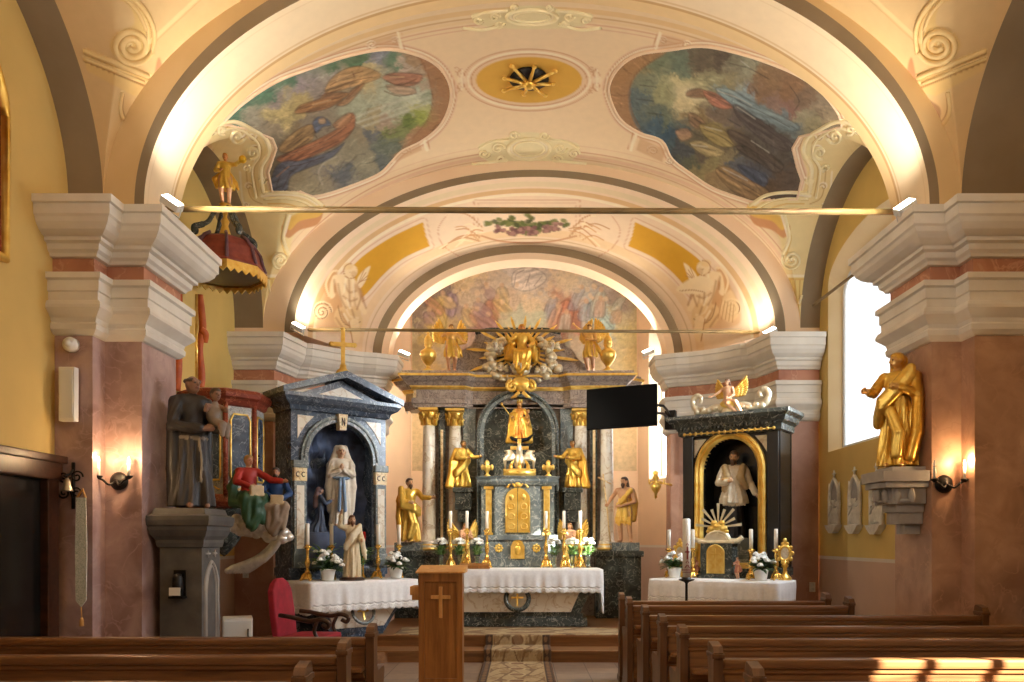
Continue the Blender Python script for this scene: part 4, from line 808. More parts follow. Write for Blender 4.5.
def surface_nets(D):
    n = D.shape; ins = D < 0
    c = [ins[i:n[0] - 1 + i, j:n[1] - 1 + j, k:n[2] - 1 + k] for i in (0, 1) for j in (0, 1) for k in (0, 1)]
    sm = sum(x.astype(np.int8) for x in c); act = (sm > 0) & (sm < 8); I = np.argwhere(act)
    idx = np.full(act.shape, -1, np.int64); idx[act] = np.arange(len(I))
    pos = np.zeros((len(I), 3)); cnt = np.zeros(len(I)); cor = [(i, j, k) for i in (0, 1) for j in (0, 1) for k in (0, 1)]
    val = np.stack([D[I[:, 0] + a, I[:, 1] + b, I[:, 2] + c_] for a, b, c_ in cor], 1)
    for e0 in range(8):
        for e1 in range(e0 + 1, 8):
            if sum(abs(x - y) for x, y in zip(cor[e0], cor[e1])) != 1: continue
            a, b = val[:, e0], val[:, e1]; x = (a < 0) != (b < 0); t = np.where(x, a / np.where(x, a - b, 1), 0)
            P = np.array(cor[e0], float) + t[:, None] * (np.array(cor[e1], float) - np.array(cor[e0], float))
            pos += P * x[:, None]; cnt += x
    V = I + pos / cnt[:, None]
    Q = []
    for ax in range(3):
        sl0 = [slice(None)] * 3; sl1 = [slice(None)] * 3; sl0[ax] = slice(0, n[ax] - 1); sl1[ax] = slice(1, n[ax])
        x = ins[tuple(sl0)] != ins[tuple(sl1)]; E = np.argwhere(x); o = [a for a in range(3) if a != ax]
        ok = (E[:, o[0]] > 0) & (E[:, o[1]] > 0) & (E[:, o[0]] < n[o[0]] - 1) & (E[:, o[1]] < n[o[1]] - 1); E = E[ok]
        flip = ins[tuple(E.T)]
        def at_(da, db):
            F_ = E.copy(); F_[:, o[0]] += da; F_[:, o[1]] += db; return idx[tuple(F_.T)]
        q = np.stack([at_(-1, -1), at_(0, -1), at_(0, 0), at_(-1, 0)], 1)
        if ax == 1: flip = ~flip
        q[~flip] = q[~flip][:, ::-1]; Q.append(q)
    Q = np.concatenate(Q); Q = Q[(Q >= 0).all(1)]
    return V, Q
SKIN = (226, 184, 150)
def lerp(a, b, t): return tuple(x + (y - x) * t for x, y in zip(a, b))
def add3(a, b): return tuple(x + y for x, y in zip(a, b))
def hand(B, wrist, d, c, S, side=1, curl=.5, up=(0, 0, 1)):
    """palm, four unequal bent fingers and a thumb from the palm's side; d = pointing direction, S = body height"""
    d = Vector(d).normalized(); u = Vector(up); u = (u - d * u.dot(d)).normalized(); l = d.cross(u) * side
    w = Vector(wrist); L = .052 * S; pc = w + d * L * .5
    B.cap(w, w + d * L * .85, .017 * S, .021 * S, c, .008 * S)
    for i, f in enumerate((-1.5, -.5, .5, 1.5)):
        r = w + d * L * .85 + u * f * .011 * S; ln = (.036, .043, .045, .036)[i] * S
        m = r + d * ln * .55 + l * ln * .15 * curl; e = m + d * ln * .45 * (1 - curl) + l * ln * .6 * curl
        B.chain([r, m, e], [.0075 * S, .007 * S, .0055 * S], c, .003 * S)
    t0 = w + d * L * .3 + u * 1.6 * .011 * S; t1 = t0 + d * .02 * S + u * .014 * S + l * .006 * S; t2 = t1 + d * .018 * S + l * .008 * S
    B.chain([t0, t1, t2], [.009 * S, .0085 * S, .0065 * S], c, .004 * S)
def head(B, c, S, yaw=0.0, tilt=0.0, nod=0.0, skin=SKIN, hair=(90, 60, 40), beard=None, hairlen=0, bald=False, eyes=True):
    """head centre c, S body height; face towards -Y turned by yaw"""
    R = Matrix.Rotation(yaw, 3, 'Z') @ Matrix.Rotation(nod, 3, 'X') @ Matrix.Rotation(tilt, 3, 'Y'); c = Vector(c)
    Rn = np.array(R); T = lambda x, y, z: tuple(c + R @ Vector((x * S, y * S, z * S)))
    B.ell(c, (.046 * S, .057 * S, .064 * S), skin, .01 * S, Rn); B.ell(T(0, -.016, -.034), (.034 * S, .036 * S, .032 * S), skin, .012 * S, Rn)
    B.cap(T(0, -.056, .006), T(0, -.069, -.016), .006 * S, .011 * S, skin, .005 * S)
    B.cap(T(-.03, -.050, .015), T(.03, -.050, .015), .007 * S, .007 * S, skin, .006 * S)
    lip = tuple(x * y for x, y in zip(skin, (.82, .62, .58)))
    B.cap(T(-.012, -.053, -.035), T(.012, -.053, -.035), .005 * S, .005 * S, lip if eyes else skin, .003 * S)
    for x in (-.019, .019):
        B.ell(T(x, -.051, .003), (.0085 * S, .006 * S, .0055 * S), (60, 44, 36) if eyes else skin, .002 * S, Rn)
        B.ell(T(x * 2.5, .0, -.004), (.008 * S, .014 * S, .02 * S), skin, .004 * S, Rn)
    if not bald:
        B.ell(T(0, .012, .012), (.053 * S, .058 * S, .064 * S), hair, .008 * S, Rn)
        B.ell(T(0, -.012, .045), (.046 * S, .045 * S, .026 * S), hair, .008 * S, Rn)
    if hairlen:
        for x in (-.043, .043, -.02, .02): B.cap(T(x, .02, -.01), T(x * 1.15, .04, -.05 - hairlen), .022 * S, .018 * S, hair, .012 * S, (260 / S, .002 * S))
    if beard:
        B.ell(T(0, -.04, -.056), (.033 * S, .026 * S, .035 * S), beard, .01 * S, Rn); B.cap(T(0, -.045, -.06), T(0, -.04, -.1), .022 * S, .01 * S, beard, .01 * S)
    return T
def arm(B, sh, el, wr, S, cs, csk, sleeve=1.0, bare=False):
    if bare:
        B.cap(sh, el, .036 * S, .028 * S, csk, .015 * S); B.cap(el, wr, .029 * S, .018 * S, csk, .01 * S)
    else:
        B.cap(sh, el, .044 * S, .042 * S * sleeve, cs, .02 * S, (150 / S, .004 * S)); B.cap(el, lerp(el, wr, .85), .04 * S * sleeve, .036 * S * sleeve, cs, .012 * S, (150 / S, .004 * S)); B.cap(lerp(el, wr, .6), wr, .021 * S, .017 * S, csk, .006 * S)
def torso(B, S, c, lean=(0, 0), sw=.098, z0=.5, nf=0):
    x, y = lean
    B.ell((x * .6, y * .6, .735 * S), (.105 * S, .078 * S, .115 * S), c, .03 * S); B.ell((x * .3, y * .3, .62 * S), (.09 * S, .07 * S, .1 * S), c, .03 * S); B.ell((0, 0, .52 * S), (.1 * S, .08 * S, .09 * S), c, .03 * S)
    B.cap((x - sw * S, y, .80 * S), (x + sw * S, y, .80 * S), .043 * S, .043 * S, c, .03 * S)
def neck(B, S, c, hx=0, hy=0, x=0, y=0): B.cap((x, y, .82 * S), (hx, hy, .90 * S), .029 * S, .026 * S, c, .012 * S)
def long_robe(B, S, c, w=.15, d=.12, nf=11, amp=.012, ph=0, top=.62, hx=0, z0=0.0):
    B.robe([(z0, hx, 0, w * S, d * S), (.12 * S, hx * .9, 0, w * .9 * S, d * .92 * S), (.35 * S, hx * .5, 0, .115 * S, .095 * S), (.52 * S, 0, 0, .105 * S, .085 * S), (top * S, 0, 0, .092 * S, .072 * S)], c, nf, amp * S, ph, .02 * S)
def drape(B, S, pts, r, c, n=3, gap=.02, off=(0, 0, 1)):
    """a bundle of cloth: parallel folds along a path (fractions of the height)"""
    for i in range(n):
        o = [(i - (n - 1) / 2) * gap * q * S for q in off]
        P_ = [add3(tuple(v * S for v in p), o) for p in pts]; B.chain(P_, [r * S] * len(P_), c, .01 * S)
def feet(B, S, c, x=.05, y=-.09):
    for q in (-1, 1): B.cap((q * x * S, y * .4 * S, .022 * S), (q * x * 1.25 * S, (y - .03) * S, .014 * S), .024 * S, .018 * S, c, .01 * S)
M['gild'] = mat_noise('gilded_wood', rgb(232, 180, 70), rgb(254, 222, 128), 8, 0.33, metal=0.7, bump=0.12, bscale=40)
M['gold_flat'] = mat_noise('gold_leaf', rgb(236, 186, 80), rgb(254, 224, 132), 14, 0.30, metal=0.7, bump=0.08, bscale=60)
M['silver'] = mat_noise('silver_leaf', rgb(214, 200, 168), rgb(244, 234, 206), 10, 0.35, metal=0.6, bump=0.15, bscale=30)
M['statue'] = mat_vcol('painted_wood_figure', 0.5, 0, 0.18, 26, 0.18)
M['statue_gold'] = mat_vcol('gilded_figure', 0.30, 0.65, 0.25, 22, 0.45)
def statue_mesh(B, name, root, res, mat='statue'):
    V, Q, C = B.mesh(res); return raw_obj(name, V, Q, M[mat], True, C, root)
GO = (250, 208, 100); GO2 = (238, 184, 74); GSK = (214, 150, 96)
def wing_mb(S, side=1, spread=.8, lift=.5):
    """feathered wing: fans out from the root at the origin, thickness built in"""
    mb = MB(); mb.smooth = True
    for row, (n, L0, L1, y) in enumerate(((8, .46, .24, .012), (7, .30, .16, -.004), (5, .18, .10, -.018))):
        for i in range(n):
            f = i / (n - 1); a = (.85 - 1.15 * f) * spread + lift; L = (L0 * (1 - f) + L1 * f) * S
            d = Vector((side * math.cos(a), 0.25, math.sin(a))).normalized(); u = Vector((-d.z * side, 0, d.x * side)); st = Vector((side * .06 * S + side * .02 * S * f, y * S + .02 * S, .1 * S * (1 - f) - .03 * S))
            nrm = d.cross(u).normalized(); wv = .042 * S; prof = ((0, .5), (.3, .9), (.7, 1), (.92, .7), (1, .12)); vs = []; fs = []
            for t, w in prof:
                c = st + d * L * t
                vs += [c - u * wv * w, c + nrm * .012 * S * w, c + u * wv * w, c - nrm * .008 * S * w]
            for j in range(len(prof) - 1):
                for k in range(4): fs.append((j * 4 + k, j * 4 + (k + 1) % 4, j * 4 + 4 + (k + 1) % 4, j * 4 + 4 + k))
            fs += [(0, 3, 2, 1), tuple(range((len(prof) - 1) * 4, len(prof) * 4))]
            mb.add(vs, fs)
    mb.tube([(0, .01 * S, 0), (side * .08 * S, .02 * S, .09 * S), (side * .17 * S, .05 * S, .1 * S + .1 * S * lift)], [.03 * S, .028 * S, .015 * S], 8)
    return mb
# ================================================================== PEWS, LECTERN, CHAIR, CARPET
M['pew'] = mat_wood('oiled_pew_wood', rgb(92, 56, 30), rgb(142, 96, 56), 'X', 0.3)
M['pewend'] = mat_wood('pew_end_wood', rgb(74, 46, 26), rgb(116, 78, 48), 'Z', 0.33)
M['lect'] = mat_wood('honey_oak', rgb(122, 74, 30), rgb(176, 116, 56), 'Z', 0.4)
M['lect2'] = mat_wood('pale_oak', rgb(196, 134, 68), rgb(232, 178, 108), 'Z', 0.4)
def pew(y, x0, x1, label, group, front=False, cx=None):
    t = thing('pew', label, 'pew', ((x0 + x1) / 2, y, 0), 0, group); h = (x1 - x0) / 2
    b = MB(); b.box((-h + .04, -.022, .60), (h - .04, .018, .89), bev=.006); b.box((-h + .04, -.02, .1), (h - .04, .016, .42)); b.box((-h + .04, -.028, .42), (h - .04, .02, .60), bev=.008); b.build('backrest', M['pew'], t)
    r = MB(); r.box((-h + .03, -.05, .855), (h - .03, .045, .91), bev=.016); r.box((-h + .03, -.035, .827), (h - .03, .03, .855), bev=.006); r.build('top_rail', M['pew'], t)
    r = MB(); r.box((-h + .04, -.16, .68), (h - .04, -.02, .71), bev=.01); r.box((-h + .04, -.06, .63), (h - .04, -.02, .68), bev=.01); r.build('book_ledge', M['pew'], t)
    if not front: s = MB(); s.box((-h + .04, .02, .42), (h - .04, .40, .46), bev=.012); s.build('seat', M['pew'], t)
    prof = [(-.06, 0), (.36, 0), (.36, .10), (.33, .14), (.33, .50), (.36, .58), (.38, .62), (.36, .655), (.30, .66), (.12, .655), (.085, .70), (.075, .80), (.095, .93), (.085, .99), (.06, 1.005), (-.035, .985), (-.06, .95), (-.052, .80), (-.05, .4)]
    if front: prof = [(y_ * (.35 if y_ > .1 else 1), z) for y_, z in prof]
    for sx in (-1, 1):
        e = MB(); xo = sx * h; e.prism([(a, z) for a, z in prof], xo - .028, xo + .028, 'X'); e.box((xo - .036, -.075, 0), (xo + .036, .37 if not front else .16, .07), bev=.008); e.box((xo - .036, -.066, .915), (xo + .036, .1, .945), bev=.008); e.build('bench_end', M['pewend'], t)
    return t
for y, lb in ((5.68, 'front pew of the left block, below the dark statue pedestal'), (4.80, 'middle pew of the left block, behind the front one'), (3.89, 'nearest left pew, of which only the end post and rail show')):
    pew(y, -4.30, -1.07, lb, 'pews left of the aisle')
for y, x1, lb, fr in ((9.06, 3.45, 'front kneeling panel of the right pews, nearest the white clothed side altar', True), (8.42, 3.45, 'short right pew directly behind the front kneeling panel', False), (7.33, 4.22, 'third right pew from the altar, reaching the brown pier', False), (6.43, 4.9, 'fourth right pew from the altar', False), (5.62, 4.9, 'fifth right pew from the altar, third from the viewer', False), (4.66, 4.9, 'sunlit right pew, second from the viewer', False), (3.87, 4.9, 'nearest right pew, at the bottom edge', False)):
    pew(y, 1.13, x1, lb, 'pews right of the aisle', fr)
# lectern
t = thing('lectern', 'tall oak lectern with a pale cross on its front, beside the aisle carpet', 'lectern', (at(440.5, 600, 8.2).x, 8.2, 0))
b = MB(); b.box((-.215, .02, .04), (.215, .36, 1.26), bev=.008); b.box((-.235, 0, 0), (.235, .38, .08), bev=.01); b.box((-.225, .0, .06), (-.165, .03, 1.26), bev=.004); b.box((.165, 0, .06), (.225, .03, 1.26), bev=.004); b.box((-.17, 0, 1.17), (.17, .03, 1.26), bev=.004); b.box((-.17, 0, .06), (.17, .03, .18), bev=.004); b.build('body', M['lect'], t)
b = MB(); b.prism([(-.04, 1.26), (.42, 1.26), (.42, 1.33), (-.04, 1.275)], -.25, .25, 'X'); b.build('top_board', M['lect2'], t)
b = MB(); b.box((-.018, -.005, .80), (.018, .022, 1.12), bev=.004); b.box((-.10, -.004, .995), (.10, .022, 1.033), bev=.004); c_ = b.build('cross', M['lect2'], t); c_['label'] = 'pale wooden cross'
b = MB(); b.box((-.32, .05, 1.03), (-.215, .34, 1.12), bev=.006); b.box((-.30, .06, .98), (-.215, .1, 1.03)); b.build('side_shelf', M['lect2'], t)
# red chair
M['red'] = mat_noise('red_velvet', rgb(132, 12, 30), rgb(172, 26, 46), 8, 0.75, bump=0.1)
M['darkwood'] = mat_wood('dark_carved_wood', rgb(40, 22, 14), rgb(76, 44, 28), 'X', 0.3)
t = thing('armchair', 'red velvet armchair with dark carved arms before the left side altar', 'armchair', (at(311, 600, 9.4).x, 9.4, 0), math.radians(83))
def soft(mb, lo, hi, bev): mb.bbox(lo, hi, bev)
b = MB(); b.smooth = True; pr = [(-.27, .45), (-.28, .80), (-.26, 1.05), (-.18, 1.14), (-.06, 1.19), (.06, 1.19), (.18, 1.14), (.26, 1.05), (.28, .80), (.27, .45)]
b.prism(pr, .22, .30, 'Y', Matrix.Rotation(-.12, 4, 'X')); bb = b.build('backrest', M['red'], t); md = bb.modifiers.new('round', 'BEVEL'); md.width = .02; md.segments = 3
b = MB(); b.smooth = True; b.bbox((-.28, -.28, .40), (.28, .25, .50), .045); b.build('seat', M['red'], t)
for s in (-1, 1):
    b = MB(); b.tube(smoothpath([(s * .29, .26, .74), (s * .31, .1, .72), (s * .32, -.1, .68), (s * .33, -.25, .70), (s * .33, -.34, .66), (s * .32, -.32, .61), (s * .31, -.26, .64)], 5), .026, 8); b.tube(smoothpath([(s * .32, -.2, .68), (s * .30, -.16, .56), (s * .29, -.22, .44)], 5), .022, 8); b.build('armrest', M['darkwood'], t)
    for yy in (-.24, .22):
        b = MB(); b.tube(smoothpath([(s * .26, yy, .42), (s * .27, yy - .02, .3), (s * .25, yy + .01, .12), (s * .27, yy - .02, .02)], 5), [.03] * 4 + [.026] * 4 + [.02] * 4 + [.024] * 4, 8); b.build('leg', M['darkwood'], t)
b = MB(); b.box((-.29, -.29, .36), (.29, .26, .42), bev=.01); b.build('seat_rail', M['darkwood'], t)
# carpet runner up the steps
def carpet(name, path, x0, x1, nx, border, label, cat):
    pts = []
    for (a, b_) in zip(path[:-1], path[1:]):
        L = math.hypot(b_[0] - a[0], b_[1] - a[1]); n = max(2, int(L / .016))
        pts += [(a[0] + (b_[0] - a[0]) * i / n, a[1] + (b_[1] - a[1]) * i / n) for i in range(n)]
    pts.append(path[-1]); pts = np.array(pts); s = np.concatenate([[0], np.cumsum(np.hypot(*np.diff(pts, axis=0).T))])
    xs = np.linspace(x0, x1, nx); X, S = np.meshgrid(xs, s, indexing='ij'); Y = np.broadcast_to(pts[:, 0], X.shape); Z = np.broadcast_to(pts[:, 1], X.shape)
    u = (X - (x0 + x1) / 2) / ((x1 - x0) / 2); a = np.abs(u); w = (x1 - x0) / 2
    base = np.tile(s2l((186, 160, 118)), X.shape + (1,)); n1 = fbm(X * 9 + 5, S * 9, 71); vine = np.abs(np.sin(S * 7.5 + 2.2 * np.sin(u * 4.2)) * np.cos(u * 5.5 + .8 * np.sin(S * 5)))
    def mix(m, c): base[:] = base * (1 - m[..., None]) + s2l(c) * m[..., None]
    mix(((vine < .16) & (a < border)) * .75, (112, 80, 52)); mix(((n1 > .58) & (a < border)) * .55, (140, 104, 64)); mix((np.hypot(np.mod(S, .42) / .42 - .5, u * 1.1) < .2) * .6 * (a < border), (120, 74, 48)); mix((np.abs(np.hypot(np.mod(S, .42) / .42 - .5, u * 1.1) - .24) < .035) * .7 * (a < border), (210, 186, 140))
    if border < 1:
        mix((a >= border) * .95, (66, 46, 36)); mix(((a >= border) & (np.hypot(np.mod(S, .11) / .11 - .5, (a - (1 + border) / 2) * 6) < .36)) * .8, (150, 112, 74)); mix((np.abs(a - border - .02) < .012) * .9, (190, 160, 112)); mix((a > .975) * .9, (110, 80, 56))
    base *= (.8 + .4 * fbm(X * 60, S * 60, 77, 3))[..., None]
    P = np.stack([X, Y, Z], -1); o = grid_obj(name, P, M['carpet'], True, base); md = o.modifiers.new('pile', 'SOLIDIFY'); md.thickness = .012; md.offset = 0
    return tag(o, label, cat)
M['carpet'] = mat_vcol('woven_carpet', 0.95, 0, 0.2, 90, 0.15)
carpet('carpet_runner', [(5.0, .012), (10.412, .012), (10.412, .17), (10.862, .17), (10.862, .312)], -.50, .38, 90, .74, 'long patterned carpet runner with dark borders, climbing the altar steps', 'carpet')
c = carpet('altar_carpet', [(10.885, .309), (11.74, .309)], -1.75, 2.0, 200, 1.2, 'wide beige patterned carpet lying on the top altar step', 'carpet')
# ================================================================== HIGH ALTAR
M['dkmarble'] = mat_marble('dark_green_marble', rgb(44, 48, 46), rgb(78, 84, 80), rgb(150, 150, 138), 4.5, 0.22, 0.022, 1.0)
M['gymarble'] = mat_marble('blue_grey_marble', rgb(86, 96, 100), rgb(128, 136, 134), rgb(176, 178, 170), 4.0, 0.25, 0.03, 1.0)
M['vimarble'] = mat_marble('violet_grey_marble', rgb(150, 134, 122), rgb(186, 168, 152), rgb(116, 100, 96), 5.0, 0.3, 0.05, 1.2)
M['whmarble'] = mat_marble('cream_marble', rgb(226, 214, 194), rgb(240, 232, 216), rgb(206, 184, 154), 3.0, 0.25, 0.03, 0.6)
M['ochmarble'] = mat_marble('honey_marble', rgb(236, 206, 146), rgb(246, 226, 180), rgb(206, 166, 110), 3.2, 0.3, 0.04, 0.8)
M['dkblue'] = mat_marble('dark_slate_marble', rgb(48, 58, 72), rgb(86, 100, 118), rgb(140, 150, 162), 4.5, 0.22, 0.024, 1.0)
M['black'] = mat_noise('black_marble', rgb(16, 15, 14), rgb(32, 29, 26), 6, 0.22)
M['cloth'] = mat_noise('white_altar_linen', rgb(236, 234, 232), rgb(248, 246, 244), 30, 0.85, bump=0.1)
M['lace'] = mat_noise('white_lace', rgb(222, 216, 212), rgb(248, 246, 242), 60, 0.9, bump=0.4)
def altar_cloth(name, label, hw, d, z, drop, side, loc, rz, wave=26, group='white altar cloths'):
    """linen over a table: flat top, front fall with a scalloped lace hem, side falls"""
    t = thing(name, label, 'altar cloth', loc, rz, group)
    b = MB(); b.bbox((-hw, -d / 2, z), (hw, d / 2, z + .012), .005); b.build('top', M['cloth'], t)
    # one continuous fall round three sides, deeper on the short sides
    r_ = .03; y0 = -d / 2; path = [(-hw, d / 2), (-hw, y0 + r_), (-hw + r_ * .3, y0 + r_ * .3), (-hw + r_, y0), (hw - r_, y0), (hw - r_ * .3, y0 + r_ * .3), (hw, y0 + r_), (hw, d / 2)]; drs = [side, side, side, drop, drop, side, side, side]
    pts = []; dd = []
    for (a, b_, q0, q1) in zip(path[:-1], path[1:], drs[:-1], drs[1:]):
        L = math.hypot(b_[0] - a[0], b_[1] - a[1]); n = max(3, int(L / .012)); pts += [(a[0] + (b_[0] - a[0]) * k / n, a[1] + (b_[1] - a[1]) * k / n) for k in range(n)]; dd += [q0 + (q1 - q0) * k / n for k in range(n)]
    pts.append(path[-1]); dd.append(drs[-1]); pts = np.array(pts); dd = np.array(dd); tg = np.gradient(pts, axis=0); tg /= np.linalg.norm(tg, axis=1)[:, None] + 1e-9; nn = np.stack([tg[:, 1], -tg[:, 0]], 1)
    nn = np.where(((pts - [0, d / 2]) * nn).sum(1)[:, None] < 0, -nn, nn); s = np.concatenate([[0], np.cumsum(np.hypot(*np.diff(pts, axis=0).T))]); g = np.zeros((len(s), 15, 3)); sca = np.abs(np.sin(s / .11 * PI)) * .022
    for j in range(15):
        v = j / 14; o = .010 + .013 * np.sin(s * 21 + 2 * np.sin(s * 5)) * v + .006 * np.sin(s * 47) * v + .012 * min(1, v * 4); g[:, j, :2] = pts + nn * o[:, None]; g[:, j, 2] = z + .008 - v * (dd + sca)
    for a, b_, m, nm in ((0, 12, 'cloth', 'cloth_fall'), (11, 15, 'lace', 'lace_hem')):
        mb = MB(); mb.smooth = True; mb.grid(g[:, a:b_]); o = mb.build(nm, M[m], t); md = o.modifiers.new('thick', 'SOLIDIFY'); md.thickness = .006; md.offset = 1
    return t
AXM = -.07                       # axis of the high altar
ALT = thing('high_altar', 'high marble altarpiece with gilded columns, arched niche and tabernacle', 'altar', (AXM, 13.4, 0))
def A(x, y, z): return (x - AXM, y - 13.4, z)
def both(fn):
    for s in (-1, 1): fn(s)
def col_prof(r, z0, z1): return [(r * 1.35, z0), (r * 1.35, z0 + .05), (r * 1.12, z0 + .08), (r * 1.25, z0 + .12), (r * 1.02, z0 + .15)] + [(r * (1.0 - .12 * i / 8), z0 + .15 + (z1 - z0 - .15) * i / 8) for i in range(9)]
def capital(mb, x, y, z, r, h):
    mb.lathe([(r * .92, 0), (r * 1.05, .02), (r * .95, .04), (r, h * .3), (r * 1.15, h * .6), (r * 1.5, h * .82)], (x, y, z), 16)
    for k in range(8):
        a = 2 * PI * k / 8 + .2
        for hh, rr in ((.42, 1.2), (.74, 1.42)):
            c = Vector((x + math.cos(a + hh) * r * rr, y + math.sin(a + hh) * r * rr, z + h * hh)); mb.tube([c - Vector((0, 0, h * .34)), c - Vector((0, 0, h * .1)), c + Vector((math.cos(a + hh) * .25 * r, math.sin(a + hh) * .25 * r, .0)), c + Vector((math.cos(a + hh) * .34 * r, math.sin(a + hh) * .34 * r, -.08 * h))], [.22 * r, .26 * r, .18 * r, .08 * r], 6)
    mb.bbox((x - r * 1.55, y - r * 1.55, z + h * .84), (x + r * 1.55, y + r * 1.55, z + h), .01)
# plinths and lower wall of the retable
for s in (-1, 1):
    b = MB(); x0, x1 = (s * 1.36, s * 2.05) if s < 0 else (1.30, 2.05); lo, hi = min(x0, x1), max(x0, x1)
    b.box((lo, -.12, 0), (hi, .9, 1.36), bev=.02); b.box((lo - .04, -.16, 0), (hi + .04, .94, .14), bev=.02); b.box((lo - .04, -.16, 1.32), (hi + .04, .94, 1.42), bev=.02); b.build('plinth', M['dkmarble'], ALT)
    b = MB(); q0, q1 = (s * 2.05, s * 1.62) if s < 0 else (1.56, 2.02); b.box((q0, -.14, 1.42), (q1, .3, 1.56), bev=.015); b.build('statue_block', M['gymarble'], ALT)
b = MB(); b.box((-1.36, .28, 0), (1.36, .9, 1.45)); b.box((-1.5, .5, 1.4), (1.5, .9, 3.9)); b.box((-1.62, .55, 1.4), (-1.3, .9, 3.9)); b.build('back_panel', M['vimarble'], ALT)
# columns
for s in (-1, 1):
    for xc, yc, m in ((1.53, .36, 'whmarble'), (1.085, .42, 'whmarble')):
        c = MB(); c.lathe(col_prof(.118, 1.45, 3.56), (s * xc, yc, 0), 20); o = c.build('column', M[m], ALT)
        k = MB(); k.lathe([(.17, 0), (.17, .03), (.145, .06), (.155, .09), (.13, .11)], (s * xc, yc, 1.43), 20); k.build('base_ring', M['gold_flat'], o)
        k = MB(); capital(k, s * xc, yc, 3.55, .105, .31); k.build('capital', M['gild'], o)
    b = MB(); b.box((min(s * 1.25, s * 1.37), .40, 1.42), (max(s * 1.25, s * 1.37), .56, 3.87), bev=.01); b.build('dark_pilaster', M['dkmarble'], ALT)
    b = MB(); b.box((min(s * 1.29, s * 1.335), .38, 1.6), (max(s * 1.29, s * 1.335), .41, 3.5), bev=.008); b.build('gold_strip', M['ochmarble'], ALT)
    b = MB(); b.box((min(s * .73, s * .95), .40, 1.42), (max(s * .73, s * .95), .56, 3.87), bev=.01); b.build('inner_pilaster', M['gymarble'], ALT)
# entablature following the columns
M['ochmarble2'] = M['ochmarble']
EP = [(-1.98, 1.0), (-1.98, .66), (-1.78, .52), (-1.78, .20), (-.92, .22), (-.80, .36), (.80, .36), (.92, .22), (1.78, .20), (1.78, .52), (1.98, .66), (1.98, 1.0)]
for prof, m, nm in (([(0, 3.86), (.0, 3.86), (.0, 3.92), (.03, 3.93), (.03, 4.0), (0, 4.02)], 'vimarble', 'architrave'), ([(0, 4.0), (.0, 4.0), (-.01, 4.16), (0, 4.17)], 'ochmarble', 'frieze'), ([(0, 4.16), (.02, 4.16), (.05, 4.2), (.05, 4.22), (.02, 4.23)], 'gold_flat', 'gilded_moulding'), ([(0, 4.22), (.06, 4.22), (.1, 4.27), (.15, 4.30), (.20, 4.36), (.2, 4.40), (.17, 4.42), (.17, 4.45), (-.3, 4.46)], 'vimarble', 'cornice'), ([(.19, 4.355), (.225, 4.36), (.225, 4.395), (.19, 4.40)], 'gold_flat', 'gilded_edge')):
    b = MB(); b.sweep(prof, EP); b.build(nm, M[m], ALT)
b = MB(); b.prism([(x * .97, y) for x, y in EP], 3.88, 4.44, 'Z'); b.build('entablature_core', M['vimarble'], ALT)
# attic with scrolled shoulders
at_p = [(-1.22, 4.45), (-1.2, 4.62), (-1.05, 4.72), (-.95, 4.90), (-.80, 4.97), (-.74, 5.16), (-.5, 5.22), (.5, 5.22), (.74, 5.16), (.80, 4.97), (.95, 4.90), (1.05, 4.72), (1.2, 4.62), (1.22, 4.45)]
b = MB(); b.prism(at_p, .45, .85, 'Y'); o = b.build('attic', M['vimarble'], ALT)
b = MB(); b.tube([(x, .44, z + .02) for x, z in at_p[5:9]], .035, 6); b.build('attic_moulding', M['dkmarble'], o)
b = MB(); b.prism([(-.34, 4.60), (.34, 4.60), (.42, 5.0), (.3, 5.17), (-.3, 5.17), (-.42, 5.0)], .41, .46, 'Y'); b.build('attic_panel', M['dkmarble'], o)
# arched niche
na = [(-.70, 1.5)] + arc(0, 3.42, .70, .74, PI, 0, 24) + [(.70, 1.5)]; ni = [(-.58, 1.5)] + arc(0, 3.42, .58, .62, PI, 0, 24) + [(.58, 1.5)]
b = MB(); n = len(na); b.add([(x, .20, z) for x, z in na] + [(x, .20, z) for x, z in ni] + [(x, .52, z) for x, z in na] + [(x, .52, z) for x, z in ni], sum([[(i, i + 1, n + i + 1, n + i), (i, 2 * n + i, 2 * n + i + 1, i + 1), (n + i, n + i + 1, 3 * n + i + 1, 3 * n + i)] for i in range(n - 1)], [])); o = b.build('niche_frame', M['gymarble'], ALT)
b = MB(); b.tube([(x, .19, z) for x, z in [(xx * .94, zz if i in (0, n - 1) else 3.42 + (zz - 3.42) * .94) for i, (xx, zz) in enumerate(na)]], .022, 6); b.build('niche_moulding', M['dkmarble'], o)
b = MB(); b.prism(ni, .47, .5, 'Y'); b.build('niche_back', M['dkmarble'], ALT)
# tabernacle tower on the gradine
b = MB(); b.box((-.62, -.72, .3), (.62, .3, 1.18)); b.box((-.60, -.62, 1.15), (.60, .3, 1.66), bev=.012); b.box((-.64, -.66, 1.60), (.64, .3, 1.68), bev=.012); b.build('gradine', M['gymarble'], ALT)
b = MB(); b.box((-.36, -.50, 1.66), (.36, .3, 2.55)); b.box((-.58, -.40, 1.66), (-.36, .3, 2.50)); b.box((.36, -.40, 1.66), (.58, .3, 2.50)); tb = b.build('tabernacle', M['gymarble'], ALT)
b = MB(); b.sweep([(0, 2.48), (.02, 2.5), (.05, 2.54), (.05, 2.58), (.09, 2.62), (0, 2.64)], [(-.6, .2), (-.6, -.42), (-.38, -.42), (-.38, -.53), (.38, -.53), (.38, -.42), (.6, -.42), (.6, .2)]); b.prism([(-.6, .2), (-.6, -.42), (-.38, -.42), (-.38, -.53), (.38, -.53), (.38, -.42), (.6, -.42), (.6, .2)], 2.5, 2.635, 'Z'); b.build('tabernacle_cornice', M['gymarble'], tb)
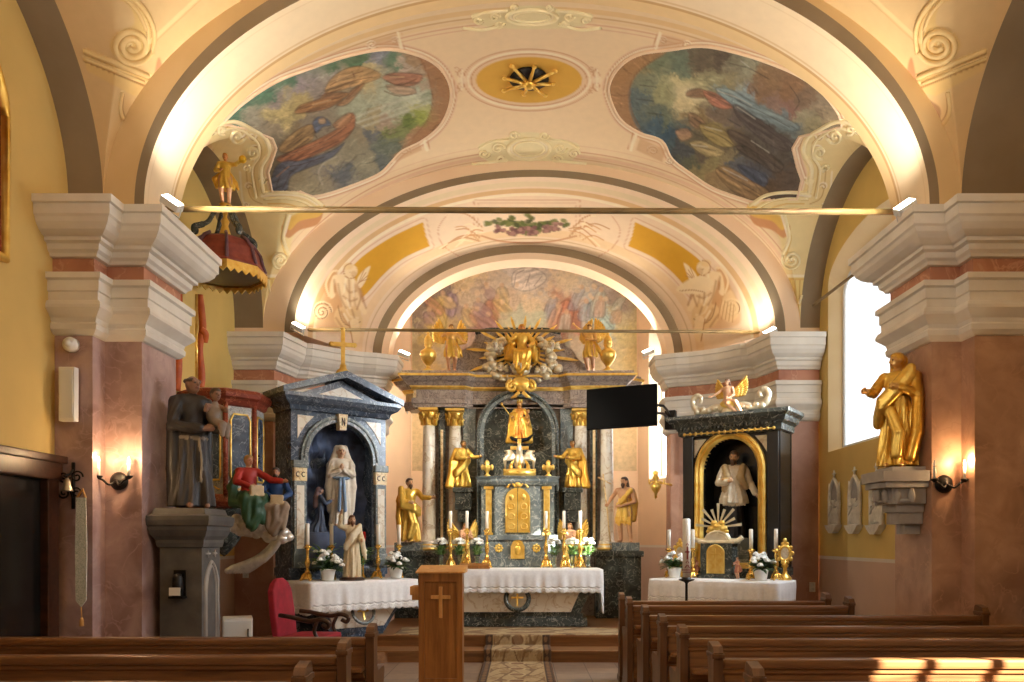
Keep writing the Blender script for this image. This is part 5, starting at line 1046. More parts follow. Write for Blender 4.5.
for s in (-1, 1):
    d = MB(); d.prism([(s * .004, 1.72)] + [(s * (.004 + .196 * math.sin(PI / 2 * i / 10) if i else .004), 2.24 + .2 * math.cos(PI / 2 * i / 10)) for i in range(11)] + [(s * .2, 1.72)], -.535, -.50, 'Y'); o = d.build('door', M['gild'], tb)
    d = MB()
    for z in (1.82, 1.98, 2.14): d.tube([(s * .1 + .05 * math.cos(a), -.54, z + .05 * math.sin(a)) for a in np.linspace(0, 2 * PI, 13)], .009, 5)
    d.ell((s * .1, -.54, 2.29), (.035, .02, .05)); d.tube([(s * .19, -.54, 1.74), (s * .19, -.54, 2.24)], .009, 5); d.build('door_relief', M['gold_flat'], o)
    p = MB(); p.bbox((s * .47 - .05, -.44, 1.70), (s * .47 + .05, -.40, 2.44), .012); p.bbox((s * .47 - .08, -.46, 2.42), (s * .47 + .08, -.40, 2.47), .01); p.bbox((s * .47 - .07, -.45, 1.68), (s * .47 + .07, -.40, 1.72), .01); p.build('gilded_pilaster', M['gold_flat'], tb)
    r = MB()
    for k in range(8): r.ell((s * .30 + .05 * math.cos(k * PI / 4), -.63, 1.47 + .05 * math.sin(k * PI / 4)), (.022, .015, .022), 8, 6)
    r.ell((s * .30, -.64, 1.47), (.026, .02, .026), 10, 6); r.build('rosette', M['gold_flat'], ALT)
    u = MB(); u.lathe([(.05, 0), (.055, .02), (.02, .05), (.03, .08), (.065, .13), (.07, .17), (.03, .2), (.045, .22), (.03, .26), (.0, .28)], (s * .50, -.30, 2.635), 12)
    for q in (-1, 1): u.ell((s * .50 + q * .075, -.30, 2.79), (.03, .02, .05), 8, 6)
    u.build('finial', M['gold_flat'], tb)
g_ = MB(); g_.tube(smoothpath([(-.17, -.53, 2.44), (-.1, -.54, 2.52), (-.03, -.55, 2.46), (0, -.55, 2.56), (.03, -.55, 2.46), (.1, -.54, 2.52), (.17, -.53, 2.44)], 5), .018, 6); g_.ell((0, -.55, 2.5), (.05, .03, .04)); g_.build('gilded_garland', M['gild'], tb)
g_ = MB(); g_.prism([(-.11, 1.30), (.11, 1.30), (.11, 1.5), (.07, 1.58), (0, 1.61), (-.07, 1.58), (-.11, 1.5)], -.645, -.62, 'Y'); g_.ell((0, -.65, 1.44), (.05, .02, .08)); g_.ell((0, -.65, 1.53), (.025, .02, .03)); g_.build('gilded_plaque', M['gild'], ALT)
# consoles for the inner saints
for s in (-1, 1):
    c = MB(); x = s * .92; c.bbox((x - .17, -.02, 2.40), (x + .17, .45, 2.48), .015); c.bbox((x - .14, .02, 2.1), (x + .14, .45, 2.42), .03); c.bbox((x - .10, .06, 1.9), (x + .10, .45, 2.12), .03); c.build('console', M['dkmarble'], ALT)
# mensa
T_ = thing('altar_table', 'dark marble altar table with a round cross medallion under the central cloth', 'altar table', (AXM, 12.2, .302), 0, 'altar tables')
b = MB(); b.bbox((-1.25, -.36, .76), (1.25, .40, .85), .012); b.box((-1.05, -.24, 0), (1.05, .4, .13), bev=.02); b.box((-.98, -.2, .1), (.98, .38, .2)); b.build('slab', M['dkmarble'], T_)
b = MB(); vs = [(-.92, -.2, .16), (.92, -.2, .16), (1.2, -.34, .77), (-1.2, -.34, .77), (-.92, .38, .16), (.92, .38, .16), (1.2, .38, .77), (-1.2, .38, .77)]; b.add(vs, [(0, 1, 2, 3), (4, 7, 6, 5), (0, 4, 5, 1), (1, 5, 6, 2), (2, 6, 7, 3), (3, 7, 4, 0)]); b.build('front', M['dkmarble'], T_)
b = MB(); b.add([(-.80, -.235, .22), (.80, -.235, .22), (1.0, -.343, .70), (-1.0, -.343, .70), (-.80, -.2, .22), (.80, -.2, .22), (1.0, -.3, .70), (-1.0, -.3, .70)], [(0, 1, 2, 3), (0, 4, 5, 1), (1, 5, 6, 2), (2, 6, 7, 3), (3, 7, 4, 0)]); b.build('pale_panel', M['whmarble'], T_)
X = TR(0, -.285, .42) @ Matrix.Rotation(-.22, 4, 'X')
b = MB(); b.tube([X @ Vector((.17 * math.cos(a), -.03, .17 * math.sin(a))) for a in np.linspace(0, 2 * PI, 32, endpoint=False)], .035, 8, True); b.build('medallion_ring', M['dkmarble'], T_)
b = MB(); b.bbox((-.014, -.04, -.11), (.014, -.015, .11), .005, X); b.bbox((-.09, -.04, .0), (.09, -.015, .03), .005, X); b.build('medallion_cross', M['gold_flat'], T_)
altar_cloth('altar_cloth', 'white linen cloth with scalloped lace hem on the central high altar table', 1.26, .78, 1.155, .33, .64, (AXM, 12.22, 0), 0)
# ================================================================== SIDE ALTARS
SL, RLZ = (-2.557, 11.26), math.radians(40)
SR, RRZ = (2.97, 11.40), math.radians(-35)
def side_table(name, label, root, rz, w, m, dy=-.37):
    c, s_ = math.cos(rz), math.sin(rz); T = thing(name, label, 'altar table', (root[0] - s_ * dy, root[1] + c * dy, 0), rz, 'altar tables'); h = w / 2
    b = MB(); b.bbox((-h, -.36, .95), (h, .34, 1.04), .012); b.box((-h * .75, -.2, 0), (h * .75, .34, .2), bev=.02); b.box((-h * .55, -.12, .18), (h * .55, .34, .4), bev=.03); b.build('slab', M[m], T)
    b = MB(); vs = [(-h * .55, -.14, .34), (h * .55, -.14, .34), (h * .95, -.33, .95), (-h * .95, -.33, .95), (-h * .55, .34, .34), (h * .55, .34, .34), (h * .95, .34, .95), (-h * .95, .34, .95)]; b.add(vs, [(0, 1, 2, 3), (4, 7, 6, 5), (0, 4, 5, 1), (1, 5, 6, 2), (2, 6, 7, 3), (3, 7, 4, 0)]); b.build('front', M[m], T)
    b = MB(); b.add([(-h * .50, -.19, .42), (h * .50, -.19, .42), (h * .80, -.335, .86), (-h * .80, -.335, .86), (-h * .5, -.15, .42), (h * .5, -.15, .42), (h * .8, -.3, .86), (-h * .8, -.3, .86)], [(0, 1, 2, 3), (0, 4, 5, 1), (1, 5, 6, 2), (2, 6, 7, 3), (3, 7, 4, 0)]); b.build('pale_panel', M['whmarble'], T)
    X = TR(0, -.27, .63) @ Matrix.Rotation(-.3, 4, 'X')
    b = MB(); b.tube([X @ Vector((.16 * math.cos(a), -.02, .16 * math.sin(a))) for a in np.linspace(0, 2 * PI, 30, endpoint=False)], .022, 8, True); b.build('medallion_ring', M['gymarble'], T)
    b = MB(); b.bbox((-.013, -.03, -.11), (.013, -.005, .11), .005, X); b.bbox((-.08, -.03, .0), (.08, -.005, .028), .005, X); b.build('medallion_cross', M['gold_flat'], T)
    return T
side_table('altar_table', 'dark altar table of the blue grotto altar, behind the red armchair', SL, RLZ, 1.5, 'dkblue')
altar_cloth('altar_cloth', 'bluish white cloth with scalloped hem on the left grotto altar', .80, .76, 1.045, .37, .40, (SL[0] + math.sin(RLZ) * .37, SL[1] - math.cos(RLZ) * .37, 0), RLZ)
side_table('altar_table', 'altar table of the gold-framed right side altar, seen over the pews', SR, RRZ, 1.7, 'dkmarble')
altar_cloth('altar_cloth', 'plain white cloth on the right side altar, below the black niche', .9, .76, 1.045, .30, .34, (SR[0] + math.sin(RRZ) * .37, SR[1] - math.cos(RRZ) * .37, 0), RRZ)
# --- left: grotto altarpiece with gable
G = thing('grotto_altar', 'blue grey gabled altarpiece with an arched rock grotto, left of the sanctuary', 'altar', (SL[0], SL[1], 0), RLZ, 'side altarpieces')
HW = .73
b = MB(); b.box((-HW, .02, 0), (HW, .5, 1.25)); b.box((-HW - .03, .0, 1.1), (HW + .03, .5, 1.22), bev=.015); b.build('base', M['dkblue'], G)
outer = [(-HW, 1.22), (-HW, 3.36), (HW, 3.36), (HW, 1.22)]; r0 = .50; ia = [(-r0, 1.22)] + arc(0, 2.72, r0, .52, PI, 0, 24) + [(r0, 1.22)]
b = MB()    # front wall with the arched opening
for i in range(len(ia) - 1):
    (x0, z0), (x1, z1) = ia[i], ia[i + 1]
    if abs(x1 - x0) < 1e-6: continue
    b.add([(x0, 0, z0), (x1, 0, z1), (x1, 0, 3.36), (x0, 0, 3.36), (x0, .12, z0), (x1, .12, z1)], [(0, 1, 2, 3), (0, 4, 5, 1)])
for s in (-1, 1): b.box((min(s * r0, s * HW), 0, 1.22), (max(s * r0, s * HW), .5, 3.36))
b.box((-HW, .0, 3.30), (HW, .5, 3.40)); b.box((-HW, .46, 1.2), (HW, .52, 3.4)); b.build('front_wall', M['dkblue'], G)
b = MB(); k = len(ia); fr2 = [(-.60, 2.66)] + arc(0, 2.72, .60, .62, PI, 0, 24) + [(.60, 2.66)]; fr1 = [(-r0, 2.66)] + arc(0, 2.72, r0, .52, PI, 0, 24) + [(r0, 2.66)]
b.add([(x, -.04, z) for x, z in fr2] + [(x, -.04, z) for x, z in fr1] + [(x, .01, z) for x, z in fr2] + [(x, .04, z) for x, z in fr1], sum([[(i, i + 1, k + i + 1, k + i), (i, 2 * k + i, 2 * k + i + 1, i + 1), (k + i, k + i + 1, 3 * k + i + 1, 3 * k + i)] for i in range(k - 1)], [])); b.tube([(x * .93, -.045, 2.72 + (z - 2.72) * .93) for x, z in fr2[1:-1]], .012, 6); b.build('arch_moulding', M['gymarble'], G)
b = MB(); b.prism([(-.07, 3.36), (.07, 3.36), (.05, 3.14), (-.05, 3.14)], -.09, .02, 'Y'); o = b.build('keystone', M['ochmarble'], G)
b = MB(); [b.tube([(x - .0, -.095, 3.2), (x, -.095, 3.31)], .006, 5) for x in (-.02, .02)]; b.tube([(-.02, -.095, 3.31), (.02, -.095, 3.2)], .006, 5); b.build('monogram', M['darkwood'], o)
for s in (-1, 1):
    b = MB(); b.prism([(s * .64, 3.30), (s * .40, 3.30), (s * .52, 3.18), (s * .60, 3.06), (s * .64, 2.98)], -.012, .01, 'Y'); b.build('spandrel_panel', M['whmarble'], G)
    b = MB(); x = s * .62; b.bbox((x - .10, -.07, 1.22), (x + .10, .03, 1.4), .01); b.bbox((x - .085, -.055, 1.4), (x + .085, .02, 2.40), .008); b.bbox((x - .11, -.085, 2.58), (x + .11, .03, 2.68), .012); o = b.build('pilaster', M['gymarble'], G)
    b = MB(); b.bbox((x - .055, -.062, 1.48), (x + .055, -.05, 2.34), .004); b.build('pilaster_panel', M['whmarble'], o)
    b = MB(); b.bbox((x - .092, -.068, 2.40), (x + .092, .02, 2.58), .008); oo = b.build('gold_band', M['ochmarble'], o)
    b = MB()
    for q in (-.04, .04): b.tube(spiral(0, 0, .028, .8, .6, 1, 10, 1, .026) and [(x + q + .026 * math.cos(a), -.072, 2.49 + .03 * math.sin(a)) for a in np.linspace(.9, 2 * PI - .9, 10)], .007, 5)
    b.build('letter', M['darkwood'], oo)
b = MB(); b.sweep([(0, 3.36), (.03, 3.37), (.05, 3.43), (.12, 3.47), (.16, 3.53), (.16, 3.58), (0, 3.59)], [(-HW, .5), (-HW, -.02), (HW, -.02), (HW, .5)]); b.prism([(-HW, .5), (-HW, -.02), (HW, -.02), (HW, .5)], 3.37, 3.585, 'Z'); o = b.build('cornice', M['dkblue'], G)
b = MB(); b.bbox((-.42, -.035, 3.372), (.42, -.018, 3.425), .004); b.build('inscription_band', M['whmarble'], o)
b = MB(); b.prism([(-HW - .19, 3.56), (0, 3.86), (HW + .19, 3.56), (HW + .19, 3.64), (0, 3.955), (-HW - .19, 3.64)], -.20, .5, 'Y'); b.prism([(-HW, 3.55), (0, 3.84), (HW, 3.55)], -.02, .48, 'Y'); g2 = b.build('gable', M['dkblue'], G)
b = MB(); b.prism([(-.36, 3.60), (0, 3.745), (.36, 3.60)], -.035, -.01, 'Y'); b.build('gable_panel', M['whmarble'], g2)
# rocks of the grotto
M['rock'] = mat_noise('dark_blue_rock', rgb(26, 34, 52), rgb(96, 112, 146), 3.2, 0.7, bump=0.6, bscale=9)
rk = MB(); rk.smooth = True; rr = random.Random(12); gN = 40; Pg = np.zeros((gN, gN, 3))
for i in range(gN):
    for j in range(gN):
        u, v = -1 + 2 * i / (gN - 1), j / (gN - 1); x, z = .52 * u, 1.22 + v * 2.05; n_ = mnoise.fractal(Vector((x * 4, z * 4, 3.3)), 1.0, 2.0, 5); c_ = mnoise.cell(Vector((x * 5, z * 4 + x * 2, 1)))
        Pg[i, j] = (x, .42 - .16 * abs(u) ** 3 - .10 * n_ - .07 * c_ - (.22 * max(0, .35 - v) / .35) * (1 - .3 * abs(u)), z)
rk.grid(Pg); rk.build('grotto_rock', M['rock'], G)
# --- right: black altarpiece with a gilded arched frame
RA = thing('niche_altar', 'black altarpiece with gilded arched frame, right of the sanctuary', 'altar', (SR[0], SR[1], 0), RRZ, 'side altarpieces')
HW = .71; r0 = .40; ia = [(-r0, 1.22)] + arc(0, 2.58, r0, .46, PI, 0, 24) + [(r0, 1.22)]
b = MB(); b.box((-HW, .02, 0), (HW, .5, 1.25)); b.box((-HW - .03, 0, 1.1), (HW + .03, .5, 1.22), bev=.015); b.build('base', M['dkmarble'], RA)
b = MB()
for i in range(len(ia) - 1):
    (x0, z0), (x1, z1) = ia[i], ia[i + 1]
    if abs(x1 - x0) < 1e-6: continue
    b.add([(x0, 0, z0), (x1, 0, z1), (x1, 0, 3.16), (x0, 0, 3.16), (x0, .3, z0), (x1, .3, z1)], [(0, 1, 2, 3), (0, 4, 5, 1)])
for s in (-1, 1): b.box((min(s * r0, s * HW), 0, 1.22), (max(s * r0, s * HW), .5, 3.16)); b.bbox((s * .62 - .08, -.06, 1.22), (s * .62 + .08, .02, 3.1), .01)
b.box((-HW, .44, 1.2), (HW, .52, 3.2)); b.build('front_wall', M['black'], RA)
b = MB(); b.add([(-.45, .40, 1.2), (.45, .40, 1.2), (.45, .40, 3.1), (-.45, .40, 3.1)], [(0, 1, 2, 3)]); b.build('niche_back', M['black'], RA)
b = MB(); fo = [(-.525, 1.22)] + arc(0, 2.58, .525, .585, PI, 0, 28) + [(.525, 1.22)]; fi = [(-r0, 1.22)] + arc(0, 2.58, r0, .46, PI, 0, 28) + [(r0, 1.22)]; n = len(fo)
rows = []
for k_, (f, y) in enumerate(((0, -.01), (0.05, -.06), (.3, -.075), (.5, -.045), (.7, -.06), (1, -.02), (1, .06))): rows.append([(xo + (xi - xo) * f, y, zo + (zi - zo) * f) for (xo, zo), (xi, zi) in zip(fo, fi)])
b.smooth = False; b.grid(np.array(rows)); b.bbox((-.54, -.08, 1.2), (.54, .03, 1.28), .012); b.build('gilded_frame', M['gild'], RA)
for s in (-1, 1): b = MB(); b.prism([(s * .54, 3.06), (s * .36, 3.06), (s * .46, 2.94), (s * .54, 2.80)], -.012, .01, 'Y'); b.build('spandrel_panel', M['whmarble'], RA)
b = MB(); b.sweep([(0, 3.10), (.04, 3.12), (.05, 3.2), (.10, 3.24), (.13, 3.3), (.18, 3.34), (.18, 3.39), (0, 3.40)], [(-HW, .5), (-HW, -.06), (HW, -.06), (HW, .5)]); b.prism([(-HW, .5), (-HW, -.06), (HW, -.06), (HW, .5)], 3.1, 3.395, 'Z')
for i in range(26): b.box((-HW - .05 + i * .057, -.15, 3.19), (-HW - .05 + i * .057 + .03, -.06, 3.235))
o = b.build('cornice', M['dkmarble'], RA)
b = MB(); b.tube([(-HW + .05, -.10, 3.135), (HW - .05, -.10, 3.135)], .012, 6); [b.ell((-HW + .06 + i * .087, -.115, 3.135), (.024, .022, .026), 8, 6) for i in range(16)]; b.build('gilded_beads', M['gold_flat'], o)
# ================================================================== STATUES
def F_(t, S): return tuple(v * S for v in t)
def saint(name, label, loc, rz, S, robe, skin=SKIN, cloak=None, hair=(80, 56, 40), beard=None, hairlen=0, bald=False, arms=(), yaw=0, nod=0, tilt=0, w=.15, d=.12, nf=11, amp=.012, drapes=(), extra=None, mat='statue', res=.0095, group=None, legs=None, cat='statue', hand_s=1.0, hip=0.0, eyes=True, headc=None, base=None, basem='gymarble', finish=None, parent_only=False):
    t = thing(name, label, cat, loc, rz, group); B = Body(); z0 = .03 * S
    if legs is None:
        long_robe(B, S, robe, w, d, nf, amp, .4, .62, hip * S, .012 * S); feet(B, S, skin, .05, -d * .8)
    else: legs(B, S)
    torso(B, S, robe if legs is None or robe is not None else skin); neck(B, S, skin)
    for dr in drapes: drape(B, S, *dr)
    for sh, el, wr, hd, side, bare in arms:
        arm(B, F_(sh, S), F_(el, S), F_(wr, S), S, cloak or robe, skin, 1.0, bare); hand(B, F_(wr, S), hd, skin, S * hand_s, side, .5)
    hc = headc or (0, -.012, .935)
    head(B, F_(hc, S), S, yaw, tilt, nod, skin, hair, beard, hairlen * S, bald, eyes)
    if extra: extra(B, S)
    o = statue_mesh(B, 'body', t, res * S, mat)
    if base:
        b = MB(); base(b, S); b.build('plinth', M[basem], t)
    if finish: finish(t, S)
    return t
# ---- dark monk with child, on the tall pedestal
BR = (54, 48, 46); BR2 = (44, 39, 37); MSK = (150, 112, 90)
def monk_x(B, S):
    B.ell((-.005 * S, .055 * S, .80 * S), (.085 * S, .06 * S, .05 * S), BR2, .02 * S)           # hood on the back
    B.cap((-.07 * S, -.02 * S, .825 * S), (.07 * S, -.02 * S, .825 * S), .035 * S, .035 * S, BR, .02 * S)
    # tonsure: ring of hair
    for k in range(12):
        a = 2 * PI * k / 12; B.ell((.005 * S + .05 * S * math.cos(a), .005 * S + .056 * S * math.sin(a), .962 * S), (.016 * S,) * 3, (70, 54, 44), .01 * S) if math.sin(a - .3) > -.8 else None
    B.chain([(.02 * S, -.1 * S, .53 * S), (.03 * S, -.12 * S, .35 * S), (.02 * S, -.125 * S, .2 * S)], [.009 * S] * 3, (150, 138, 120), .004 * S)
    B.chain([(-.10 * S, -.045 * S, .53 * S), (0, -.09 * S, .525 * S), (.1 * S, -.04 * S, .53 * S)], [.012 * S] * 3, (140, 126, 108), .004 * S)
    # the child on the arm
    c = (150, 134, 120); x, y, z = .12 * S, -.12 * S, .71 * S
    B.ell((x, y, z), (.055 * S, .05 * S, .085 * S), c, .012 * S); B.cap((x, y, z + .02 * S), (x + .01 * S, y, z + .08 * S), .03 * S, .024 * S, c, .01 * S)
    B.chain([(x, y - .02 * S, z - .06 * S), (x + .03 * S, y - .08 * S, z - .08 * S), (x + .03 * S, y - .09 * S, z - .16 * S)], [.032 * S, .028 * S, .018 * S], c, .012 * S); B.chain([(x + .05 * S, y, z - .06 * S), (x + .08 * S, y - .06 * S, z - .09 * S), (x + .075 * S, y - .07 * S, z - .17 * S)], [.03 * S, .026 * S, .017 * S], c, .012 * S)
    B.chain([(x - .04 * S, y - .01 * S, z + .06 * S), (x - .075 * S, y - .04 * S, z + .02 * S), (x - .08 * S, y - .07 * S, z + .06 * S)], [.02 * S, .016 * S, .012 * S], MSK, .006 * S); B.chain([(x + .045 * S, y - .01 * S, z + .06 * S), (x + .075 * S, y - .05 * S, z + .03 * S), (x + .06 * S, y - .08 * S, z + .05 * S)], [.02 * S, .016 * S, .012 * S], MSK, .006 * S)
    head(B, (x + .01 * S, y - .01 * S, z + .15 * S), S * .72, .2, 0, 0, MSK, (84, 64, 48))
saint('monk_statue', 'dark statue of a tonsured monk carrying a child, on the tall stone pedestal', (-3.40, 8.24, 1.925), math.radians(42), 1.36, BR, MSK, hair=(84, 66, 52), bald=True, yaw=.35, nod=-.12, w=.165, d=.15, nf=10, amp=.014,
      arms=[((.115, 0, .80), (.17, -.03, .62), (.16, -.15, .60), (-.3, -.8, .2), 1, False), ((-.115, 0, .80), (-.16, -.05, .61), (.03, -.16, .59), (.9, -.2, .1), -1, False)],
      drapes=[([(-.12, .02, .80), (-.13, .03, .6), (-.13, .04, .3), (-.12, .05, .06)], .04, BR2, 2, .03, (0, 1, 0)), ([(.1, .06, .80), (.12, .08, .5), (.12, .08, .08)], .05, BR2, 2, .03, (1, 0, 0))], extra=monk_x, res=.0085)
def veil(c): return lambda B, S: (B.ell((0, .025 * S, .96 * S), (.06 * S, .06 * S, .062 * S), c, .012 * S), B.chain([(0, .05 * S, .93 * S), (0, .08 * S, .78 * S), (0, .1 * S, .6 * S)], [.05 * S, .07 * S, .06 * S], c, .02 * S))
# ---- gilded saint on the corbel at the right pier
saint('saint_statue', 'large gilded saint with outstretched arm on the corbel by the brown pier', (3.80, 8.10, 2.332), math.radians(-38), 1.15, GO, (240, 192, 120), cloak=GO2, hair=GO2, yaw=-.75, nod=-.05, extra=veil(GO), w=.15, d=.13, nf=9, amp=.018, mat='statue_gold', res=.0085,
      arms=[((-.115, 0, .80), (-.18, -.08, .66), (-.19, -.21, .655), (-.6, -.8, .05), -1, False), ((.115, 0, .80), (.16, -.04, .63), (.05, -.15, .68), (-.8, -.3, .3), 1, False)],
      drapes=[([(.12, -.05, .82), (.02, -.12, .68), (-.10, -.12, .55), (-.15, -.04, .42)], .042, GO, 3, .035, (0, 0, 1)), ([(.14, .03, .8), (.17, .0, .58), (.17, -.04, .3), (.12, -.04, .08)], .045, GO2, 3, .035, (0, 1, 0)), ([(-.04, -.11, .5), (.04, -.14, .3), (.02, -.14, .1)], .03, GO, 2, .04, (1, 0, 0)), ([(0, .05, .95), (.0, .07, .86), (0, .07, .78)], .05, GO2, 2, .05, (1, 0, 0))])
# ---- Lourdes figure in the grotto and kneeling girl
WH = (236, 226, 208); BL = (128, 160, 196)
def tz(root, rz, x, y, z=0): c, s = math.cos(rz), math.sin(rz); return (root[0] + c * x - s * y, root[1] + s * x + c * y, z)
def on_px(root, rz, px, y):      # local x on an altar for a place in the photo
    c, s = math.cos(rz), math.sin(rz); k = (px - VX) / F
    return (k * (root[1] + c * y) - root[0] + s * y) / (c - k * s)
def lady_x(B, S):
    for q in (-1, 1): B.chain([(q * .05 * S, .02 * S, .985 * S), (q * .075 * S, .03 * S, .88 * S), (q * .13 * S, .03 * S, .76 * S), (q * .15 * S, .02 * S, .5 * S), (q * .14 * S, .02 * S, .2 * S)], [.035 * S, .04 * S, .045 * S, .045 * S, .03 * S], WH, .02 * S)
    B.ell((0, .02 * S, .965 * S), (.062 * S, .06 * S, .06 * S), WH, .015 * S)
    B.chain([(-.09 * S, -.075 * S, .60 * S), (0, -.1 * S, .6 * S), (.09 * S, -.07 * S, .6 * S)], [.016 * S] * 3, BL, .004 * S)
    for q in (-.018, .022): B.chain([(q * S, -.105 * S, .60 * S), (q * 1.4 * S, -.125 * S, .4 * S), (q * 1.8 * S, -.14 * S, .2 * S)], [.018 * S, .02 * S, .022 * S], BL, .004 * S)
saint('madonna_statue', 'white robed lady with blue sash and folded hands in the rock grotto', tz(SL, RLZ, on_px(SL, RLZ, 341, .12), .12, 1.79), math.radians(18), 1.14, WH, hair=WH, yaw=.1, nod=-.05, w=.135, d=.115, nf=9, amp=.014, extra=lady_x,
      arms=[((-.11, 0, .79), (-.135, -.05, .65), (-.012, -.12, .70), (.1, -.25, .9), -1, False), ((.11, 0, .79), (.135, -.05, .65), (.012, -.12, .70), (-.1, -.25, .9), 1, False)], basem='rock', base=lambda b, S: b.bbox((-.16, -.16, -.5), (.16, .16, .012), .03))
NB = (52, 66, 92)
def kneel_legs(c, c2=None):
    def f(B, S):
        B.robe([(.0, 0, .08 * S, .15 * S, .22 * S), (.1 * S, 0, .08 * S, .14 * S, .2 * S), (.25 * S, 0, .02 * S, .115 * S, .12 * S), (.4 * S, 0, 0, .1 * S, .085 * S), (.62 * S, 0, 0, .09 * S, .07 * S)], c, 9, .012 * S, .3, .02 * S)
        B.cap((-.06 * S, .1 * S, .05 * S), (-.06 * S, .34 * S, .03 * S), .04 * S, .03 * S, c2 or c, .02 * S); B.cap((.06 * S, .1 * S, .05 * S), (.06 * S, .34 * S, .03 * S), .04 * S, .03 * S, c2 or c, .02 * S)
    return f
saint('kneeling_girl_statue', 'small kneeling girl in dark blue looking up inside the grotto', tz(SL, RLZ, on_px(SL, RLZ, 320, -.02), -.02, 1.70), RLZ + math.radians(75), .62, NB, (176, 140, 118), hair=(60, 60, 84), legs=kneel_legs(NB), yaw=0, nod=-.3, extra=veil((112, 88, 92)), res=.013,
      arms=[((-.11, 0, .79), (-.12, -.1, .64), (-.03, -.24, .72), (0, -.8, .4), -1, False), ((.11, 0, .79), (.12, -.1, .64), (.03, -.24, .72), (0, -.8, .4), 1, False)], basem='rock', base=lambda b, S: b.bbox((-.11, -.12, -.5), (.11, .2, .012), .04))
# ---- risen Christ on the left altar table
CR_ = (226, 206, 168)
def christ_x(B, S):
    B.chain([(.1 * S, .03 * S, .8 * S), (.16 * S, .05 * S, .6 * S), (.19 * S, .06 * S, .42 * S), (.22 * S, .06 * S, .3 * S)], [.04 * S, .045 * S, .04 * S, .02 * S], (236, 220, 186), .02 * S)
    B.ell((0, -.09 * S, .70 * S), (.02 * S, .014 * S, .024 * S), (180, 60, 44), .004 * S)
saint('christ_statue', 'small cream robed figure with raised hand on a brown base among candles, left altar', tz(SL, RLZ, on_px(SL, RLZ, 352, -.55), -.55, 1.09), math.radians(14), .84, CR_, (214, 170, 132), cloak=CR_, hair=(110, 70, 44), beard=(120, 76, 48), hairlen=.05, yaw=.2, w=.13, d=.11, nf=8, amp=.015, extra=christ_x, res=.0115,
      arms=[((-.11, 0, .80), (-.19, -.03, .83), (-.17, -.07, 1.02), (.1, -.15, .95), -1, False), ((.11, 0, .80), (.15, -.03, .62), (.14, -.16, .60), (.2, -.7, -.1), 1, False)], drapes=[([(.12, -.04, .81), (.0, -.11, .66), (-.1, -.1, .5)], .035, (236, 220, 186), 3, .03, (0, 0, 1))],
      basem='darkwood', base=lambda b, S: (b.lathe([(.17, -.035), (.17, -.01), (.15, .012)], (0, 0, 0), 20), None))
# ---- high altar: outer saints
DKG = (206, 140, 40)
saint('bishop_statue', 'gilded saint with one arm stretched to the columns, left end of the high altar', (at(409, 0, 13.25).x, 13.30, 1.562), math.radians(12), 1.06, GO, (224, 178, 138), cloak=GO2, hair=(96, 76, 60), beard=(110, 84, 62), yaw=.5, w=.15, d=.12, nf=8, amp=.02, mat='statue_gold', res=.011,
      arms=[((.115, 0, .80), (.2, -.06, .70), (.33, -.14, .70), (.9, -.3, 0), 1, False), ((-.115, 0, .80), (-.17, -.04, .64), (-.02, -.16, .62), (.8, -.3, 0), -1, False)], drapes=[([(-.13, -.04, .8), (-.12, -.12, .6), (.06, -.13, .54), (.13, -.08, .48)], .05, GO, 3, .035, (0, 0, 1)), ([(-.15, 0, .7), (-.17, 0, .4), (-.14, -.02, .06)], .045, GO2, 2, .04, (0, 1, 0)), ([(.0, -.12, .5), (.06, -.14, .3), (.0, -.14, .08)], .035, GO, 2, .05, (1, 0, 0))])
JSK = (216, 164, 124)
def bap_legs(B, S):
    for q, kx, fx in ((-1, -.07, -.06), (1, .075, .10)): B.chain([(q * .055 * S, 0, .52 * S), (kx * S, -.035 * S, .29 * S), (fx * S, .0, .05 * S)], [.062 * S, .044 * S, .028 * S], JSK, .02 * S); B.ell((kx * 1.0 * S, .01 * S, .2 * S), (.034 * S, .04 * S, .07 * S), JSK, .02 * S); B.cap((fx * S, .0, .025 * S), (fx * 1.3 * S, -.085 * S, .016 * S), .026 * S, .018 * S, JSK, .012 * S)
    B.robe([(.33 * S, 0, 0, .13 * S, .11 * S), (.42 * S, 0, 0, .12 * S, .1 * S), (.56 * S, 0, 0, .105 * S, .085 * S), (.66 * S, 0, 0, .09 * S, .07 * S)], GO, 10, .014 * S, 0, .015 * S)
    for k in range(9): B.cap(((-.11 + k * .027) * S, -.08 * S, .37 * S), ((-.115 + k * .029) * S, -.085 * S, (.29 - .02 * (k % 3)) * S), .022 * S, .008 * S, GO2, .006 * S)
def staff(t, S):
    b = MB(); p0 = Vector((-.20, -.16, .01)); p1 = Vector((-.34, -.10, 1.14)); b.tube([p0, p1], .014, 8); q = p0.lerp(p1, .9); b.tube([q + Vector((-.1, -.01, .06)), q + Vector((.12, .01, -.06))], .013, 8); b.build('cross_staff', M['ochmarble'], t)
def bap_x(B, S): B.chain([(.11 * S, -.05 * S, .80 * S), (.02 * S, -.10 * S, .68 * S), (-.08 * S, -.08 * S, .57 * S)], [.03 * S, .034 * S, .034 * S], GO, .012 * S, (200 / S, .005 * S)); B.chain([(.1 * S, .04 * S, .8 * S), (.14 * S, .06 * S, .6 * S), (.13 * S, .06 * S, .35 * S)], [.05 * S, .055 * S, .04 * S], GO2, .02 * S)
